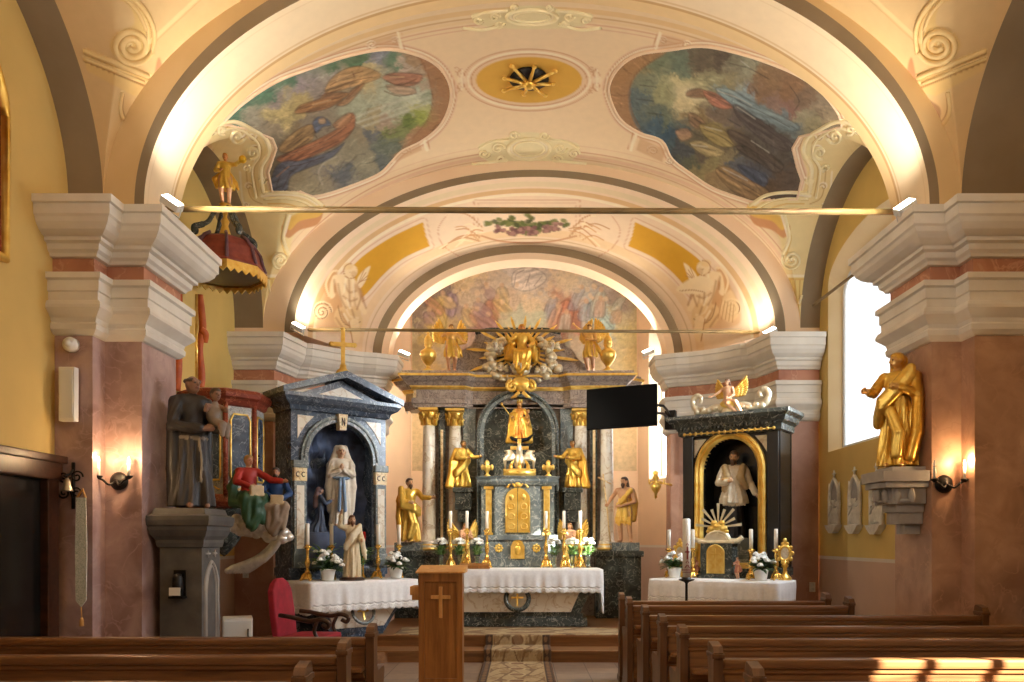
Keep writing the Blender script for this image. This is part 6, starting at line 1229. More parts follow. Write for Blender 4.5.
saint('baptist_statue', 'bare legged figure in gold tunic holding a cross staff, right of the columns', (at(625, 0, 13.25).x, 13.30, 1.562), math.radians(-22), 1.08, JSK, JSK, cloak=JSK, hair=(74, 56, 46), beard=(84, 60, 46), hairlen=.03, yaw=-.45, legs=bap_legs, extra=bap_x, res=.011, finish=staff,
      arms=[((-.115, 0, .80), (-.19, -.08, .68), (-.24, -.13, .56), (-.2, -.7, .1), -1, True), ((.115, 0, .80), (.17, -.05, .62), (-.02, -.15, .55), (-.9, -.3, 0), 1, True)])
# ---- inner saints on consoles
for s, lb in ((-1, 'gilded saint with billowing cloak on the dark console left of the tabernacle'), (1, 'gilded saint with billowing cloak on the dark console right of the tabernacle')):
    def inner_x(B, S, s=s): drape(B, S, [(.1 * s, .04, .8), (.2 * s, .06, .55), (.24 * s, .03, .3), (.34 * s, -.02, .02)], .05, GO2, 3, .05, (1, 0, 0)); drape(B, S, [(-.1 * s, -.06, .6), (.05 * s, -.12, .45), (.2 * s, -.08, .3)], .05, GO, 3, .04, (0, 0, 1))
    saint('gilded_saint_statue', lb, (AXM + s * .93, 13.56, 2.482), math.radians(-34 * s), .80, GO, (206, 150, 90), cloak=GO, hair=(120, 90, 50), beard=(150, 110, 56) if s < 0 else None, yaw=-.3 * s, extra=inner_x, w=.17, d=.14, nf=8, amp=.022, mat='statue_gold', res=.0135,
          arms=[((-.115 * s, 0, .80), (-.2 * s, -.08, .66), (-.28 * s, -.2, .66), (-.5 * s, -.8, .1), -s, False), ((.115 * s, 0, .80), (.18 * s, -.06, .62), (.0, -.18, .62), (-.8 * s, -.3, .1), s, False)], group='saints on the consoles')
# ---- angels with wings
def angel(name, label, loc, rz, S, robe, skin, legs, arms, wing_s=1.0, lift=.5, spread=.8, yaw=0, wm='gild', mat='statue', extra=None, hair=(150, 104, 54), res=.014, group=None, nod=0, wz=.66):
    def fin(t, SS):
        for s in (-1, 1):
            w = wing_mb(SS * wing_s, s, spread, lift).build('wing', M[wm], t, merge=False); w.location = (s * .05 * SS, .07 * SS, wz * SS)
    return saint(name, label, loc, rz, S, robe, skin, cloak=skin, hair=hair, hairlen=.03, legs=legs, arms=arms, yaw=yaw, nod=nod, extra=extra, mat=mat, res=res, finish=fin, group=group, cat='angel')
ASK = (230, 176, 134)
def skirt(c, c2=None, fly=0):
    def f(B, S):
        for q, kx, fx in ((-1, -.07, -.05 + fly), (1, .08, .07 + fly)): B.chain([(q * .055 * S, 0, .52 * S), (kx * S, -.05 * S, .28 * S), (fx * S, .02 * S, .05 * S)], [.07 * S, .05 * S, .03 * S], ASK, .02 * S); B.cap((fx * S, .02 * S, .03 * S), (fx * S + .02 * S, -.06 * S, .02 * S), .026 * S, .018 * S, ASK, .012 * S)
        B.robe([(.30 * S, .02 * S, 0, .15 * S, .12 * S), (.42 * S, 0, 0, .13 * S, .11 * S), (.56 * S, 0, 0, .1 * S, .085 * S), (.66 * S, 0, 0, .085 * S, .07 * S)], c, 8, .018 * S, 0, .015 * S); B.chain([(.09 * S, .03 * S, .6 * S), (.18 * S, .05 * S, .46 * S), (.24 * S, .05 * S, .34 * S)], [.05 * S, .055 * S, .02 * S], c2 or c, .02 * S)
    return f
for s, lb in ((-1, 'kneeling winged angel behind the left candlesticks of the high altar'), (1, 'kneeling winged angel behind the right candlesticks of the high altar')):
    angel('kneeling_angel', lb, (AXM + s * .84, 12.86, 1.19), math.radians(-25 * s), .68, ASK, ASK, kneel_legs(GO), [((-.11, 0, .80), (-.15, -.08, .64), (-.02, -.17, .72), (.3, -.4, .8), -1, True), ((.11, 0, .80), (.15, -.08, .64), (.02, -.17, .72), (-.3, -.4, .8), 1, True)], 1.0, .35, .75, yaw=-.3 * s, group='angels beside the tabernacle')
for s, px, z, lb in ((-1, 451, 4.475, 'gilded angel with raised wings standing on the left of the altar cornice'), (1, 590, 4.475, 'gilded angel with arm raised standing on the right of the altar cornice')):
    angel('gilded_angel', lb, (at(px, 0, 13.62).x, 13.66, z), math.radians(12 if s < 0 else -28), .80, (240, 190, 110), (236, 186, 116), skirt(GO, GO2), [((-.11, 0, .80), (-.2, -.05, .74), (-.1, -.16, .84), (.6, -.3, .5), -1, True), ((.11, 0, .80), (.2, -.05, .72 if s < 0 else .86), (.26, -.1, .62) if s < 0 else (.2, -.1, 1.05), (.4, -.3, -.2) if s < 0 else (0, -.2, .9), 1, True)] if s < 0 else [((-.11, 0, .80), (-.2, -.06, .90), (-.3, -.1, 1.0), (-.6, -.3, .5), -1, True), ((.11, 0, .80), (.17, -.06, .64), (.04, -.16, .64), (-.8, -.3, .1), 1, True)], 1.05, .55 if s < 0 else 1.0, .85, mat='statue_gold', group='angels on the altar cornice', yaw=.2 * -s)
# ---- Madonna and child in the niche
def mad_x(B, S):
    for k in range(7): B.cap((.05 * S * math.cos(k * .9), .05 * S * math.sin(k * .9), .99 * S), (.066 * S * math.cos(k * .9), .066 * S * math.sin(k * .9), 1.07 * S), .012 * S, .009 * S, (250, 205, 90), .004 * S)
    B.cap((-.05 * S, 0, .99 * S), (.05 * S, 0, .99 * S), .03 * S, .03 * S, (250, 205, 90), .01 * S)
    B.ell((.19 * S, -.1 * S, .62 * S), (.05 * S, .045 * S, .075 * S), (236, 180, 110), .012 * S); B.chain([(.19 * S, -.1 * S, .56 * S), (.21 * S, -.17 * S, .5 * S), (.2 * S, -.17 * S, .42 * S)], [.035 * S, .03 * S, .02 * S], (230, 172, 106), .01 * S); head(B, (.2 * S, -.11 * S, .755 * S), S * .75, -.3, 0, 0, (236, 180, 120), (200, 140, 60))
    B.chain([(-.3 * S, -.1 * S, .22 * S), (-.15 * S, -.17 * S, .1 * S), (.02 * S, -.18 * S, .06 * S), (.2 * S, -.17 * S, .1 * S), (.34 * S, -.1 * S, .24 * S)], [.012 * S, .04 * S, .05 * S, .04 * S, .012 * S], (40, 44, 50), .006 * S)
def sceptre(t, S): b = MB(); b.tube([(-.10, -.12, .38), (-.30, -.14, .66)], .01, 6); b.ell((-.30, -.14, .66), (.02, .02, .03), 8, 6); b.build('sceptre', M['gold_flat'], t)
saint('madonna_and_child_statue', 'crowned gilded madonna holding a child on a dark crescent moon in the arched niche', (AXM + .03, 13.68, 3.24), 0, .72, (232, 160, 76), (236, 180, 118), cloak=GO, hair=(196, 130, 56), hairlen=.04, yaw=.05, w=.2, d=.16, nf=8, amp=.024, extra=mad_x, finish=sceptre, mat='statue_gold', res=.013,
      arms=[((.115, 0, .80), (.19, -.04, .63), (.17, -.15, .58), (.2, -.7, .2), 1, False), ((-.115, 0, .80), (-.19, -.06, .65), (-.15, -.17, .6), (-.5, -.6, .2), -1, False)], drapes=[([(-.14, -.05, .7), (-.18, -.1, .45), (-.2, -.12, .2), (-.24, -.1, .05)], .05, GO2, 3, .05, (1, 0, 0)), ([(.14, -.03, .6), (.2, -.08, .35), (.22, -.1, .05)], .05, GO, 3, .05, (1, 0, 0))])
# ---- niche saint on the right altar
LCE = (230, 216, 190); CAS = (30, 26, 28)
def nep_x(B, S):
    for k in range(9): B.cap(((-.10 + k * .025) * S, -.07 * S, .46 * S), ((-.115 + k * .029) * S, -.078 * S, .38 * S), .02 * S, .012 * S, LCE, .01 * S)
    B.chain([(-.1 * S, -.03 * S, .82 * S), (-.07 * S, -.09 * S, .7 * S), (-.11 * S, -.06 * S, .56 * S)], [.036 * S, .04 * S, .03 * S], (196, 168, 122), .015 * S); B.chain([(.1 * S, -.03 * S, .82 * S), (.07 * S, -.09 * S, .7 * S), (.13 * S, -.06 * S, .58 * S)], [.036 * S, .04 * S, .03 * S], (196, 168, 122), .015 * S)
    B.ell((-.09 * S, -.13 * S, .66 * S), (.05 * S, .02 * S, .03 * S), (206, 160, 90), .006 * S)
def nep_legs(B, S):
    B.robe([(.012 * S, 0, 0, .115 * S, .1 * S), (.2 * S, 0, 0, .105 * S, .09 * S), (.46 * S, 0, 0, .09 * S, .075 * S)], CAS, 9, .01 * S, 0, .012 * S); B.robe([(.40 * S, 0, 0, .15 * S, .115 * S), (.5 * S, 0, 0, .125 * S, .1 * S), (.62 * S, 0, 0, .1 * S, .08 * S), (.7 * S, 0, 0, .09 * S, .07 * S)], LCE, 12, .013 * S, 0, .015 * S); feet(B, S, CAS)
saint('priest_statue', 'priest figure in white surplice and dark cassock inside the black arched niche', tz(SR, RRZ, on_px(SR, RRZ, 734, .18), .18, 1.62), math.radians(-14), 1.26, LCE, (206, 166, 128), cloak=LCE, hair=(96, 74, 58), beard=(96, 72, 54), yaw=-.2, nod=.12, tilt=.12, legs=nep_legs, extra=nep_x, res=.0105,
      arms=[((-.115, 0, .80), (-.17, -.05, .64), (-.07, -.15, .64), (.5, -.6, .2), -1, False), ((.115, 0, .80), (.18, -.02, .62), (.24, -.10, .50), (.4, -.5, -.5), 1, False)], base=lambda b, S: b.bbox((-.2, -.14, -.42), (.2, .14, .012), .02))
# ---- putto with scrolls on top of the right altar
PT_ = thing('gilded_scroll_crest', 'gilded scrollwork crest on top of the black side altar', 'ornament', tz(SR, RRZ, 0, -.02, 3.40), RRZ)
b = MB()
for s in (-1, 1):
    b.tube(smoothpath([(s * .05, 0, .06), (s * .2, -.02, .10), (s * .36, -.02, .05), (s * .50, 0, .10), (s * .56, 0, .22), (s * .50, 0, .30), (s * .43, 0, .26), (s * .45, 0, .19)], 5), [.05] * 18 + [.04] * 10 + [.03] * 8, 8)
    for k in range(5): b.ell((s * (.12 + .09 * k), -.04, .06 + .02 * (k % 2)), (.05, .04, .045), 8, 6)
b.ell((0, -.08, -.02), (.10, .06, .10)); b.ell((0, -.1, -.10), (.07, .04, .07)); b.build('scrolls', M['silver'], PT_)
def sit_legs(B, S):
    for q in (-1, 1): B.chain([(q * .06 * S, 0, .50 * S), (q * .1 * S + .16 * S, -.14 * S, .46 * S), (q * .05 * S + .34 * S, -.16 * S, .24 * S)], [.07 * S, .052 * S, .03 * S], ASK, .02 * S); B.cap((q * .05 * S + .34 * S, -.16 * S, .24 * S), (q * .05 * S + .42 * S, -.2 * S, .22 * S), .026 * S, .018 * S, ASK, .01 * S)
    B.ell((0, 0, .46 * S), (.16 * S, .12 * S, .09 * S), GO, .02 * S); B.chain([(-.12 * S, 0, .46 * S), (.02 * S, -.1 * S, .46 * S), (.2 * S, -.12 * S, .42 * S)], [.06 * S] * 3, GO, .02 * S, (90 / S, .006 * S))
angel('seated_angel', 'painted angel with gold wings seated on the crest of the black side altar', tz(SR, RRZ, -.03, -.03, 3.23), RRZ - .1, .66, ASK, ASK, sit_legs, [((-.11, 0, .80), (-.2, -.06, .72), (-.32, -.12, .64), (-.7, -.4, -.1), -1, True), ((.11, 0, .80), (.17, -.05, .64), (.1, -.16, .56), (-.2, -.7, 0), 1, True)], .95, .35, .7, yaw=-.4, hair=(110, 76, 48))
# ================================================================== CANDLES, FLOWERS AND SMALL THINGS
M['wax'] = mat_flat('white_wax', rgb(242, 236, 222), 0.45)
M['brass'] = mat_noise('polished_brass', rgb(224, 168, 70), rgb(250, 212, 120), 10, 0.25, metal=0.8, bump=0.05)
M['flame'] = mat_emit('warm_bulb_flame', (1.0, 0.72, 0.36, 1), 9.0)
M['wick'] = mat_flat('black_wick', rgb(20, 18, 16), 0.8)
M['iron'] = mat_noise('black_wrought_iron', rgb(22, 20, 19), rgb(48, 44, 40), 20, 0.45, metal=0.6)
M['petal'] = mat_noise('white_petal', rgb(232, 234, 228), rgb(248, 248, 244), 20, 0.6)
M['leaf'] = mat_noise('dark_green_leaf', rgb(34, 58, 26), rgb(74, 104, 50), 9, 0.5)
M['leaf2'] = mat_noise('fresh_green_leaf', rgb(66, 108, 54), rgb(120, 156, 84), 9, 0.5)
M['pot'] = mat_noise('white_ceramic', rgb(226, 222, 214), rgb(240, 238, 232), 3, 0.3)
gm = NT('clear_vase_glass'); gm.set(Base_Color=(0.92, 0.97, 0.95, 1), Roughness=0.05, IOR=1.45); gm.b.inputs['Transmission Weight'].default_value = 0.92; M['vase'] = gm.m
def candlestick(hs, hc, r=.022):
    t = thing('candlestick', '', 'candlestick', (0, 0, 0)); k = hs / .62
    b = MB()
    for i in range(3):
        a = PI / 6 + i * 2 * PI / 3; c, s = math.cos(a), math.sin(a); b.tube([(c * .03, s * .03, .13 * k), (c * .055, s * .055, .09 * k), (c * .075, s * .075, .03 * k), (c * .10, s * .10, .012)], [.022, .026, .022, .014], 8)
    b.lathe([(.065, .02), (.06, .05 * k), (.045, .10 * k), (.028, .15 * k)], (0, 0, 0), 12); b.build('foot', M['brass'], t)
    b = MB(); b.lathe([(.026, .14 * k), (.04, .165 * k), (.026, .19 * k), (.018, .22 * k), (.03, .27 * k), (.038, .32 * k), (.026, .38 * k), (.016, .44 * k), (.022, .48 * k), (.018, .53 * k), (.03, .56 * k)], (0, 0, 0), 14); b.build('stem', M['brass'], t)
    b = MB(); b.lathe([(.02, .55 * k), (.05, .585 * k), (.054, .60 * k), (.03, .605 * k), (.026, .63 * k), (.02, .632 * k)], (0, 0, 0), 16); b.build('drip_pan', M['brass'], t)
    b = MB(); b.lathe([(r, hs), (r, hs + hc - .01), (r * .8, hs + hc), (.0, hs + hc - .004)], (0, 0, 0), 14); c = b.build('candle', M['wax'], t)
    b = MB(); b.tube([(0, 0, hs + hc - .005), (.002, 0, hs + hc + .015)], .003, 5); b.build('wick', M['wick'], c)
    return t
CS1 = candlestick(.47, .29, .026)
first = [True]
def put(proto, flag, loc, rz, label, group):
    o = proto if flag[0] else copy_tree(proto); flag[0] = False
    o.location = loc; o.rotation_euler = (0, 0, rz); o['label'] = label; o['group'] = group; return o
for i, px in enumerate((307.5, 331.5, 378, 399)):
    y = -.30 if i in (1, 2) else -.36
    put(CS1, first, tz(SL, RLZ, on_px(SL, RLZ, px, y), y, 1.06), RLZ, ['leftmost brass candlestick on the blue grotto altar, over the cloth corner', 'brass candlestick left of the cream robed statuette on the grotto altar', 'brass candlestick just right of the cream robed statuette', 'rightmost brass candlestick on the blue grotto altar'][i], 'candlesticks on the grotto altar')
CS2 = candlestick(.60, .28, .024); first = [True]
for i, (px, d) in enumerate(((450.5, 12.38), (467, 12.38), (487, 12.38), (546, 12.38), (564, 12.38), (580, 12.38))):
    put(CS2, first, (at(px, 0, d).x, d, 1.17), i * .4, ['outer left brass candlestick on the high altar, above the lectern', 'middle one of the three candlesticks left of the tabernacle', 'candlestick touching the left edge of the tabernacle', 'candlestick touching the right edge of the tabernacle', 'middle one of the three candlesticks right of the tabernacle', 'outer right brass candlestick on the high altar'][i], 'candlesticks on the high altar')
CS3 = candlestick(.42, .27, .026); first = [True]
for i, px in enumerate((669, 693, 751, 776)):
    y = -.30
    put(CS3, first, tz(SR, RRZ, on_px(SR, RRZ, px, y), y, 1.06), RRZ, ['leftmost candlestick of the right side altar, left of the big paschal candle', 'candlestick just right of the tall paschal candle', 'candlestick in front of the right upright of the gold niche frame', 'rightmost candlestick of the right side altar'][i], 'candlesticks on the right side altar')
def leaf_mb(mb, base, d, L, w):
    d = Vector(d).normalized(); s = d.cross(Vector((0, 0, 1)))
    s = s.normalized() if s.length > 1e-4 else Vector((1, 0, 0)); n = s.cross(d); base = Vector(base); vs = []; fs = []
    for t, ww, dr in ((0, .15, 0), (.3, .9, .03), (.65, .8, .02), (1, .05, -.12)):
        c = base + d * L * t + n * L * dr; vs += [c - s * w * ww, c + n * .002 + n * w * .15, c + s * w * ww]
    for j in range(3):
        for k in range(2): fs.append((j * 3 + k, j * 3 + k + 1, j * 3 + k + 4, j * 3 + k + 3))
    mb.add(vs, fs)
def blossom(parent, c, r, rr):
    b = MB(); b.smooth = True; c = Vector(c)
    for ring, (n, rad, lift) in enumerate(((7, r, -.1), (6, r * .75, .25), (4, r * .45, .5))):
        for k in range(n):
            a = 2 * PI * (k + ring * .5) / n + rr.random(); p = c + Vector((math.cos(a) * rad * .5, math.sin(a) * rad * .5, lift * r)); b.ell(p, (rad * .5, rad * .5, rad * .34), 6, 4)
    return b.build('blossom', M['petal'], parent, merge=False)
def pot_plant(seed, R=.19, nb=17):
    rr = random.Random(seed); t = thing('potted_white_flowers', '', 'potted plant', (0, 0, 0))
    b = MB(); b.lathe([(.07, 0), (.075, .01), (.095, .13), (.105, .135), (.105, .155), (.09, .155), (.085, .13), (0, .13)], (0, 0, 0), 22); b.build('pot', M['pot'], t)
    b = MB()
    for k in range(80): a = rr.random() * 2 * PI; e = rr.uniform(-.25, .9); leaf_mb(b, (math.cos(a) * .04, math.sin(a) * .04, .15 + .06 * rr.random()), (math.cos(a), math.sin(a), e), rr.uniform(.11, .21), rr.uniform(.016, .03))
    b.build('foliage', M['leaf'], t, merge=False)
    for k in range(nb): a = rr.random() * 2 * PI; q = rr.random() ** .6; blossom(t, (math.cos(a) * R * q, math.sin(a) * R * q, .25 + .12 * (1 - q * q) - .05 * rr.random()), .046, rr)
    return t
PP = pot_plant(3); first = [True]
for root, rz, px, y, lb in ((SL, RLZ, 328, -.50, 'white flowers in a white pot left of the cream robed statuette'), (SL, RLZ, 396, -.48, 'white flowers in a white pot at the right end of the grotto altar'), (SR, RRZ, 674.5, -.48, 'white flowers in a white pot left of the tall paschal candle'), (SR, RRZ, 761, -.5, 'white flowers in a white pot at the right end of the right side altar')):
    put(PP, first, tz(root, rz, on_px(root, rz, px, y), y, 1.06), rz + px, lb, 'white potted flowers')
def bouquet(seed):
    rr = random.Random(seed); t = thing('flower_vase', '', 'vase of flowers', (0, 0, 0))
    b = MB(); b.lathe([(.04, 0), (.045, .01), (.036, .08), (.04, .16), (.055, .20), (.05, .20), (.035, .16), (.031, .08), (.035, .02), (0, .02)], (0, 0, 0), 18); b.build('vase', M['vase'], t)
    b = MB()
    for k in range(40): a = rr.random() * 2 * PI; leaf_mb(b, (math.cos(a) * .02, math.sin(a) * .02, .16 + .12 * rr.random()), (math.cos(a) * .7, math.sin(a) * .7, rr.uniform(.3, 1.2)), rr.uniform(.08, .15), rr.uniform(.012, .02))
    for k in range(9): a = k * .7; b.tube([(math.cos(a) * .012, math.sin(a) * .012, .03), (math.cos(a) * .03, math.sin(a) * .03, .2), (math.cos(a) * .06, math.sin(a) * .06, .34)], .004, 5)
    b.build('foliage', M['leaf2'], t, merge=False)
    for k in range(10): a = rr.random() * 2 * PI; q = rr.random() ** .5; blossom(t, (math.cos(a) * .095 * q, math.sin(a) * .095 * q, .38 + .08 * (1 - q * q)), .045, rr)
    return t
BQ = bouquet(8); first = [True]
for px, lb in ((441, 'vase of white flowers at the far left of the high altar, above the lectern'), (459, 'vase of white flowers between the outer and middle left candlesticks'), (477, 'vase of white flowers between the two left candlesticks nearest the tabernacle'), (554, 'vase of white flowers just right of the tabernacle'), (572, 'sunlit vase of white flowers between the middle and outer right candlesticks'), (588, 'vase of white flowers at the far right end of the high altar')):
    put(BQ, first, (at(px, 0, 12.47).x, 12.47, 1.17), px * .7, lb, 'glass vases of white flowers')
# greenery behind on the grotto altar
for px, y, lb, z in ((324, .02, 'green lily leaves at the feet of the kneeling girl in the grotto', 1.26), (358, .02, 'green lily leaves below the white robed lady in the grotto', 1.26)):
    t = thing('lily_greenery', lb, 'plant', tz(SL, RLZ, on_px(SL, RLZ, px, -.3), -.3, 1.06), 0, 'greenery in the grotto'); b = MB(); rr = random.Random(px)
    for k in range(46): a = rr.random() * 2 * PI; leaf_mb(b, (math.cos(a) * .02, math.sin(a) * .02, .12 + .26 * rr.random()), (math.cos(a), math.sin(a), rr.uniform(.1, 1.1)), rr.uniform(.15, .27), rr.uniform(.014, .028))
    b.build('leaves', M['leaf2'], t, merge=False); b = MB(); b.lathe([(.05, 0), (.055, .01), (.04, .1), (.06, .2), (.05, .2), (0, .1)], (0, 0, 0), 16); b.build('vase', M['vase'], t)
    for k in range(5): a = rr.random() * 2 * PI; blossom(t, (math.cos(a) * .1, math.sin(a) * .1 - .05, .30 + .1 * rr.random()), .04, rr)
t = thing('red_candle', 'red votive candle on a white stem right of the lady in the grotto', 'candle', tz(SL, RLZ, on_px(SL, RLZ, 363, -.1), -.1, 1.06)); b = MB(); b.lathe([(.05, 0), (.03, .03), (.014, .06), (.014, .46), (.035, .48), (.035, .5)], (0, 0, 0), 14); b.build('stem', M['brass'], t)
M['redglass'] = mat_flat('red_glass', rgb(170, 24, 20), 0.2); b = MB(); b.lathe([(.03, .5), (.042, .55), (.042, .64), (.034, .66), (0, .65)], (0, 0, 0), 16); b.build('red_cup', M['redglass'], t)
# paschal candle
t = thing('paschal_candle', 'tall thick decorated white candle on a black floor stand before the right altar', 'candle', (at(686.5, 0, 9.9).x, 9.9, 0))
b = MB(); b.lathe([(.0, 0), (.17, 0), (.17, .02), (.05, .04), (.018, .07), (.016, 1.06), (.03, 1.08), (.09, 1.10), (.10, 1.115), (.055, 1.12), (.055, 1.14), (0, 1.14)], (0, 0, 0), 20); b.build('stand', M['iron'], t)
b = MB(); b.lathe([(.048, 1.125), (.048, 1.855), (.03, 1.865), (0, 1.86)], (0, 0, 0), 24); c = b.build('candle', M['wax'], t); b = MB(); b.tube([(0, 0, 1.86), (.003, 0, 1.885)], .004, 5); b.build('wick', M['wick'], c)
M['redwax'] = mat_flat('red_and_gold_wax', rgb(150, 40, 30), 0.5)
b = MB(); b.bbox((-.008, -.055, 1.36), (.008, -.044, 1.52), .002); b.bbox((-.028, -.053, 1.445), (.028, -.042, 1.462), .002)
for s, z in ((-1, 1.545), (1, 1.33)): b.tube([(-.018, -.052, z - .012), (0, -.053, z + .016), (.018, -.052, z - .012)], .004, 5)
for z in (1.22, 1.235, 1.20): b.tube([(.05 * math.cos(a), .05 * math.sin(a), z) for a in np.linspace(-PI, 0, 12)], .003, 5)
b.tube([(.05 * math.sin(a) * .8, -.05, 1.27 + .02 * math.cos(a * 3)) for a in np.linspace(-.8, .8, 10)], .005, 5); b.build('wax_decoration', M['redwax'], c)
# right altar: tabernacle with rays, reliquaries, cherubs
px_ = on_px(SR, RRZ, 719, -.16)
t = thing('side_tabernacle', 'small dark tabernacle with gilded door and a halo of rays on the right side altar', 'tabernacle', tz(SR, RRZ, px_, -.16, 1.06), RRZ)
b = MB(); b.bbox((-.23, -.12, 0), (.23, .12, .5), .01); b.bbox((-.27, -.14, 0), (.27, .13, .05), .01); b.build('case', M['dkmarble'], t)
b = MB(); b.tube(smoothpath([(-.36, -.05, .56), (-.28, -.05, .53), (-.18, -.05, .54), (-.12, -.05, .62), (0, -.05, .66), (.12, -.05, .62), (.18, -.05, .54), (.28, -.05, .53), (.36, -.05, .58)], 5), .035, 8); b.bbox((-.27, -.12, .49), (.27, .12, .53), .01); b.prism([(-.18, .5), (-.12, .6), (0, .64), (.12, .6), (.18, .5)], -.1, .1, 'Y'); b.build('pediment', M['silver'], t)
b = MB(); b.prism([(-.13, .07)] + arc(0, .36, .13, .11, PI, 0, 14) + [(.13, .07)], -.145, -.11, 'Y'); o = b.build('door', M['gold_flat'], t)
b = MB(); b.bbox((-.01, -.155, .14), (.01, -.14, .42), .003); b.bbox((-.075, -.155, .33), (.075, -.14, .35), .003); b.tube([(x * .92, -.148, z) for x, z in [(-.13, .08)] + arc(0, .36, .13, .11, PI, 0, 14) + [(.13, .08)]], .009, 5); b.build('door_relief', M['gild'], o)
b = MB()
for k in range(9):
    a = PI * (k + .3) / 8.6; d = Vector((math.cos(a), 0, math.sin(a))); u = Vector((-d.z, 0, d.x)); p0 = Vector((0, -.03, .72)); L = .34 if k % 2 == 0 else .27; vs = []
    for tt, w in ((.08, .008), (L, .02)): vs += [p0 + d * tt - u * w + Vector((0, -.006, 0)), p0 + d * tt + u * w + Vector((0, -.006, 0)), p0 + d * tt + u * w + Vector((0, .006, 0)), p0 + d * tt - u * w + Vector((0, .006, 0))]
    b.add(vs, [(0, 1, 2, 3), (7, 6, 5, 4), (0, 4, 5, 1), (1, 5, 6, 2), (2, 6, 7, 3), (3, 7, 4, 0)])
b.build('rays', M['silver'], t)
b = MB()
for x, z, r in ((0, .73, .07), (-.09, .70, .06), (.09, .70, .06), (-.05, .78, .05), (.06, .78, .05), (-.13, .66, .04), (.13, .66, .04)): b.ell((x, -.06, z), (r, r * .6, r * .8), 10, 7)
b.build('cloud', M['gild'], t)
PU = None
for px, lb in ((695, 'small painted cherub standing left of the side tabernacle'), (737.5, 'small painted cherub standing right of the side tabernacle')):
    s = -1 if px < 710 else 1
    saint('cherub_statue', lb, tz(SR, RRZ, on_px(SR, RRZ, px, -.24), -.24, 1.06), RRZ + .5 * -s, .30, (206, 140, 110), (226, 172, 138), hair=(150, 100, 60), legs=skirt((196, 120, 90)), arms=[((-.11, 0, .80), (-.16, -.08, .66), (-.04, -.18, .72), (.3, -.5, .5), -1, True), ((.11, 0, .80), (.16, -.08, .66), (.04, -.18, .72), (-.3, -.5, .5), 1, True)], res=.022, group='cherubs by the side tabernacle', yaw=.3 * -s)
def reliquary():
    t = thing('gilded_reliquary', '', 'reliquary', (0, 0, 0)); b = MB(); b.lathe([(.09, 0), (.095, .02), (.07, .05), (.03, .09), (.025, .16), (.05, .19), (.025, .22), (.03, .26)], (0, 0, 0), 16); b.build('foot', M['gild'], t)
    b = MB(); b.tube([(.075 * math.cos(a), 0, .36 + .10 * math.sin(a)) for a in np.linspace(0, 2 * PI, 20, endpoint=False)], .022, 8, True); [b.ell((.10 * math.cos(a), 0, .36 + .13 * math.sin(a)), (.028, .02, .03), 8, 6) for a in np.linspace(0, 2 * PI, 10, endpoint=False)]; b.ell((0, 0, .53), (.03, .02, .04), 8, 6); b.build('ornate_frame', M['gild'], t, merge=False)
    b = MB(); b.ell((0, 0, .36), (.065, .015, .09)); b.build('relic_glass', M['whmarble'], t); return t
RQ = reliquary(); first = [True]
for px, lb in ((680, 'ornate gilded reliquary behind the left flowers of the right side altar'), (785, 'ornate gilded reliquary at the right edge of the right side altar')): put(RQ, first, tz(SR, RRZ, on_px(SR, RRZ, px, -.12), -.12, 1.06), RRZ, lb, 'gilded reliquaries')
# brown missal stand on the high altar
t = thing('missal_stand', 'low brown wooden book stand on the high altar behind the lectern', 'book stand', (at(474, 0, 12.02).x, 12.03, 1.17)); b = MB(); b.bbox((-.24, -.08, 0), (.24, .08, .035), .006); b.prism([(-.08, .03), (.09, .06), (.09, .08), (-.08, .045)], -.22, .22, 'X'); b.build('board', M['lect'], t)
# ================================================================== PEDESTAL, CORBEL, PULPIT
M['dkstone'] = mat_noise('dark_grey_stone', rgb(76, 74, 72), rgb(104, 100, 96), 5, 0.6, bump=0.1)
M['ltstone'] = mat_noise('grey_stone', rgb(150, 144, 138), rgb(182, 176, 168), 5, 0.7, bump=0.1)
def rect(hx, hy): return [(-hx, -hy), (hx, -hy), (hx, hy), (-hx, hy)]
PD = thing('statue_pedestal', 'tall grey stone pedestal with pointed arch panel under the dark monk statue', 'pedestal', (-3.42, 8.26, 0))
b = MB(); b.box((-.21, -.24, 0), (.21, .24, 1.62)); b.box((-.25, -.28, 0), (.25, .28, .30), bev=.02); b.build('shaft', M['dkstone'], PD)
pf = [(.0, 1.52), (.02, 1.53), (.03, 1.57), (.03, 1.60), (.06, 1.64), (.085, 1.70), (.085, 1.735), (.105, 1.75), (.115, 1.80), (.115, 1.84), (.06, 1.86), (.04, 1.92), (-.1, 1.925)]
b = MB(); b.sweep(pf, list(reversed(rect(.21, .24)))[::-1], True); b.prism(rect(.24, .27), 1.80, 1.915, 'Z'); b.build('moulded_cap', M['dkstone'], PD)
for face in (0, 1):
    b = MB(); X = TR(.212, 0, 0) @ RZ(PI / 2) if face == 0 else TR(0, -.242, 0)
    w_ = .17 if face == 0 else .15
    ap = [(-w_, .42), (-w_, 1.1)] + [(-w_ + 2 * w_ * (1 - math.cos(a)) * 1.0, 1.1 + 2 * w_ * math.sin(a) * .95) for a in np.linspace(.1, PI / 3, 8)]; ap = ap + [(-x, z) for x, z in reversed(ap[:-1])]
    b.tube([X @ Vector((x, 0, z)) for x, z in ap], .02, 6); b.tube([X @ Vector((x * .72, 0, z * .97)) for x, z in ap], .012, 6)
    for s in (-1, 1): b.tube([X @ Vector((s * .09, 0, 1.50)), X @ Vector((s * .09, 0, 1.42))], .012, 6); b.tube([X @ Vector((s * .09 - .05, 0, 1.46)), X @ Vector((s * .09 + .05, 0, 1.46))], .012, 6)
    if face == 0: b.build('pointed_arch_relief', M['ltstone'], PD)
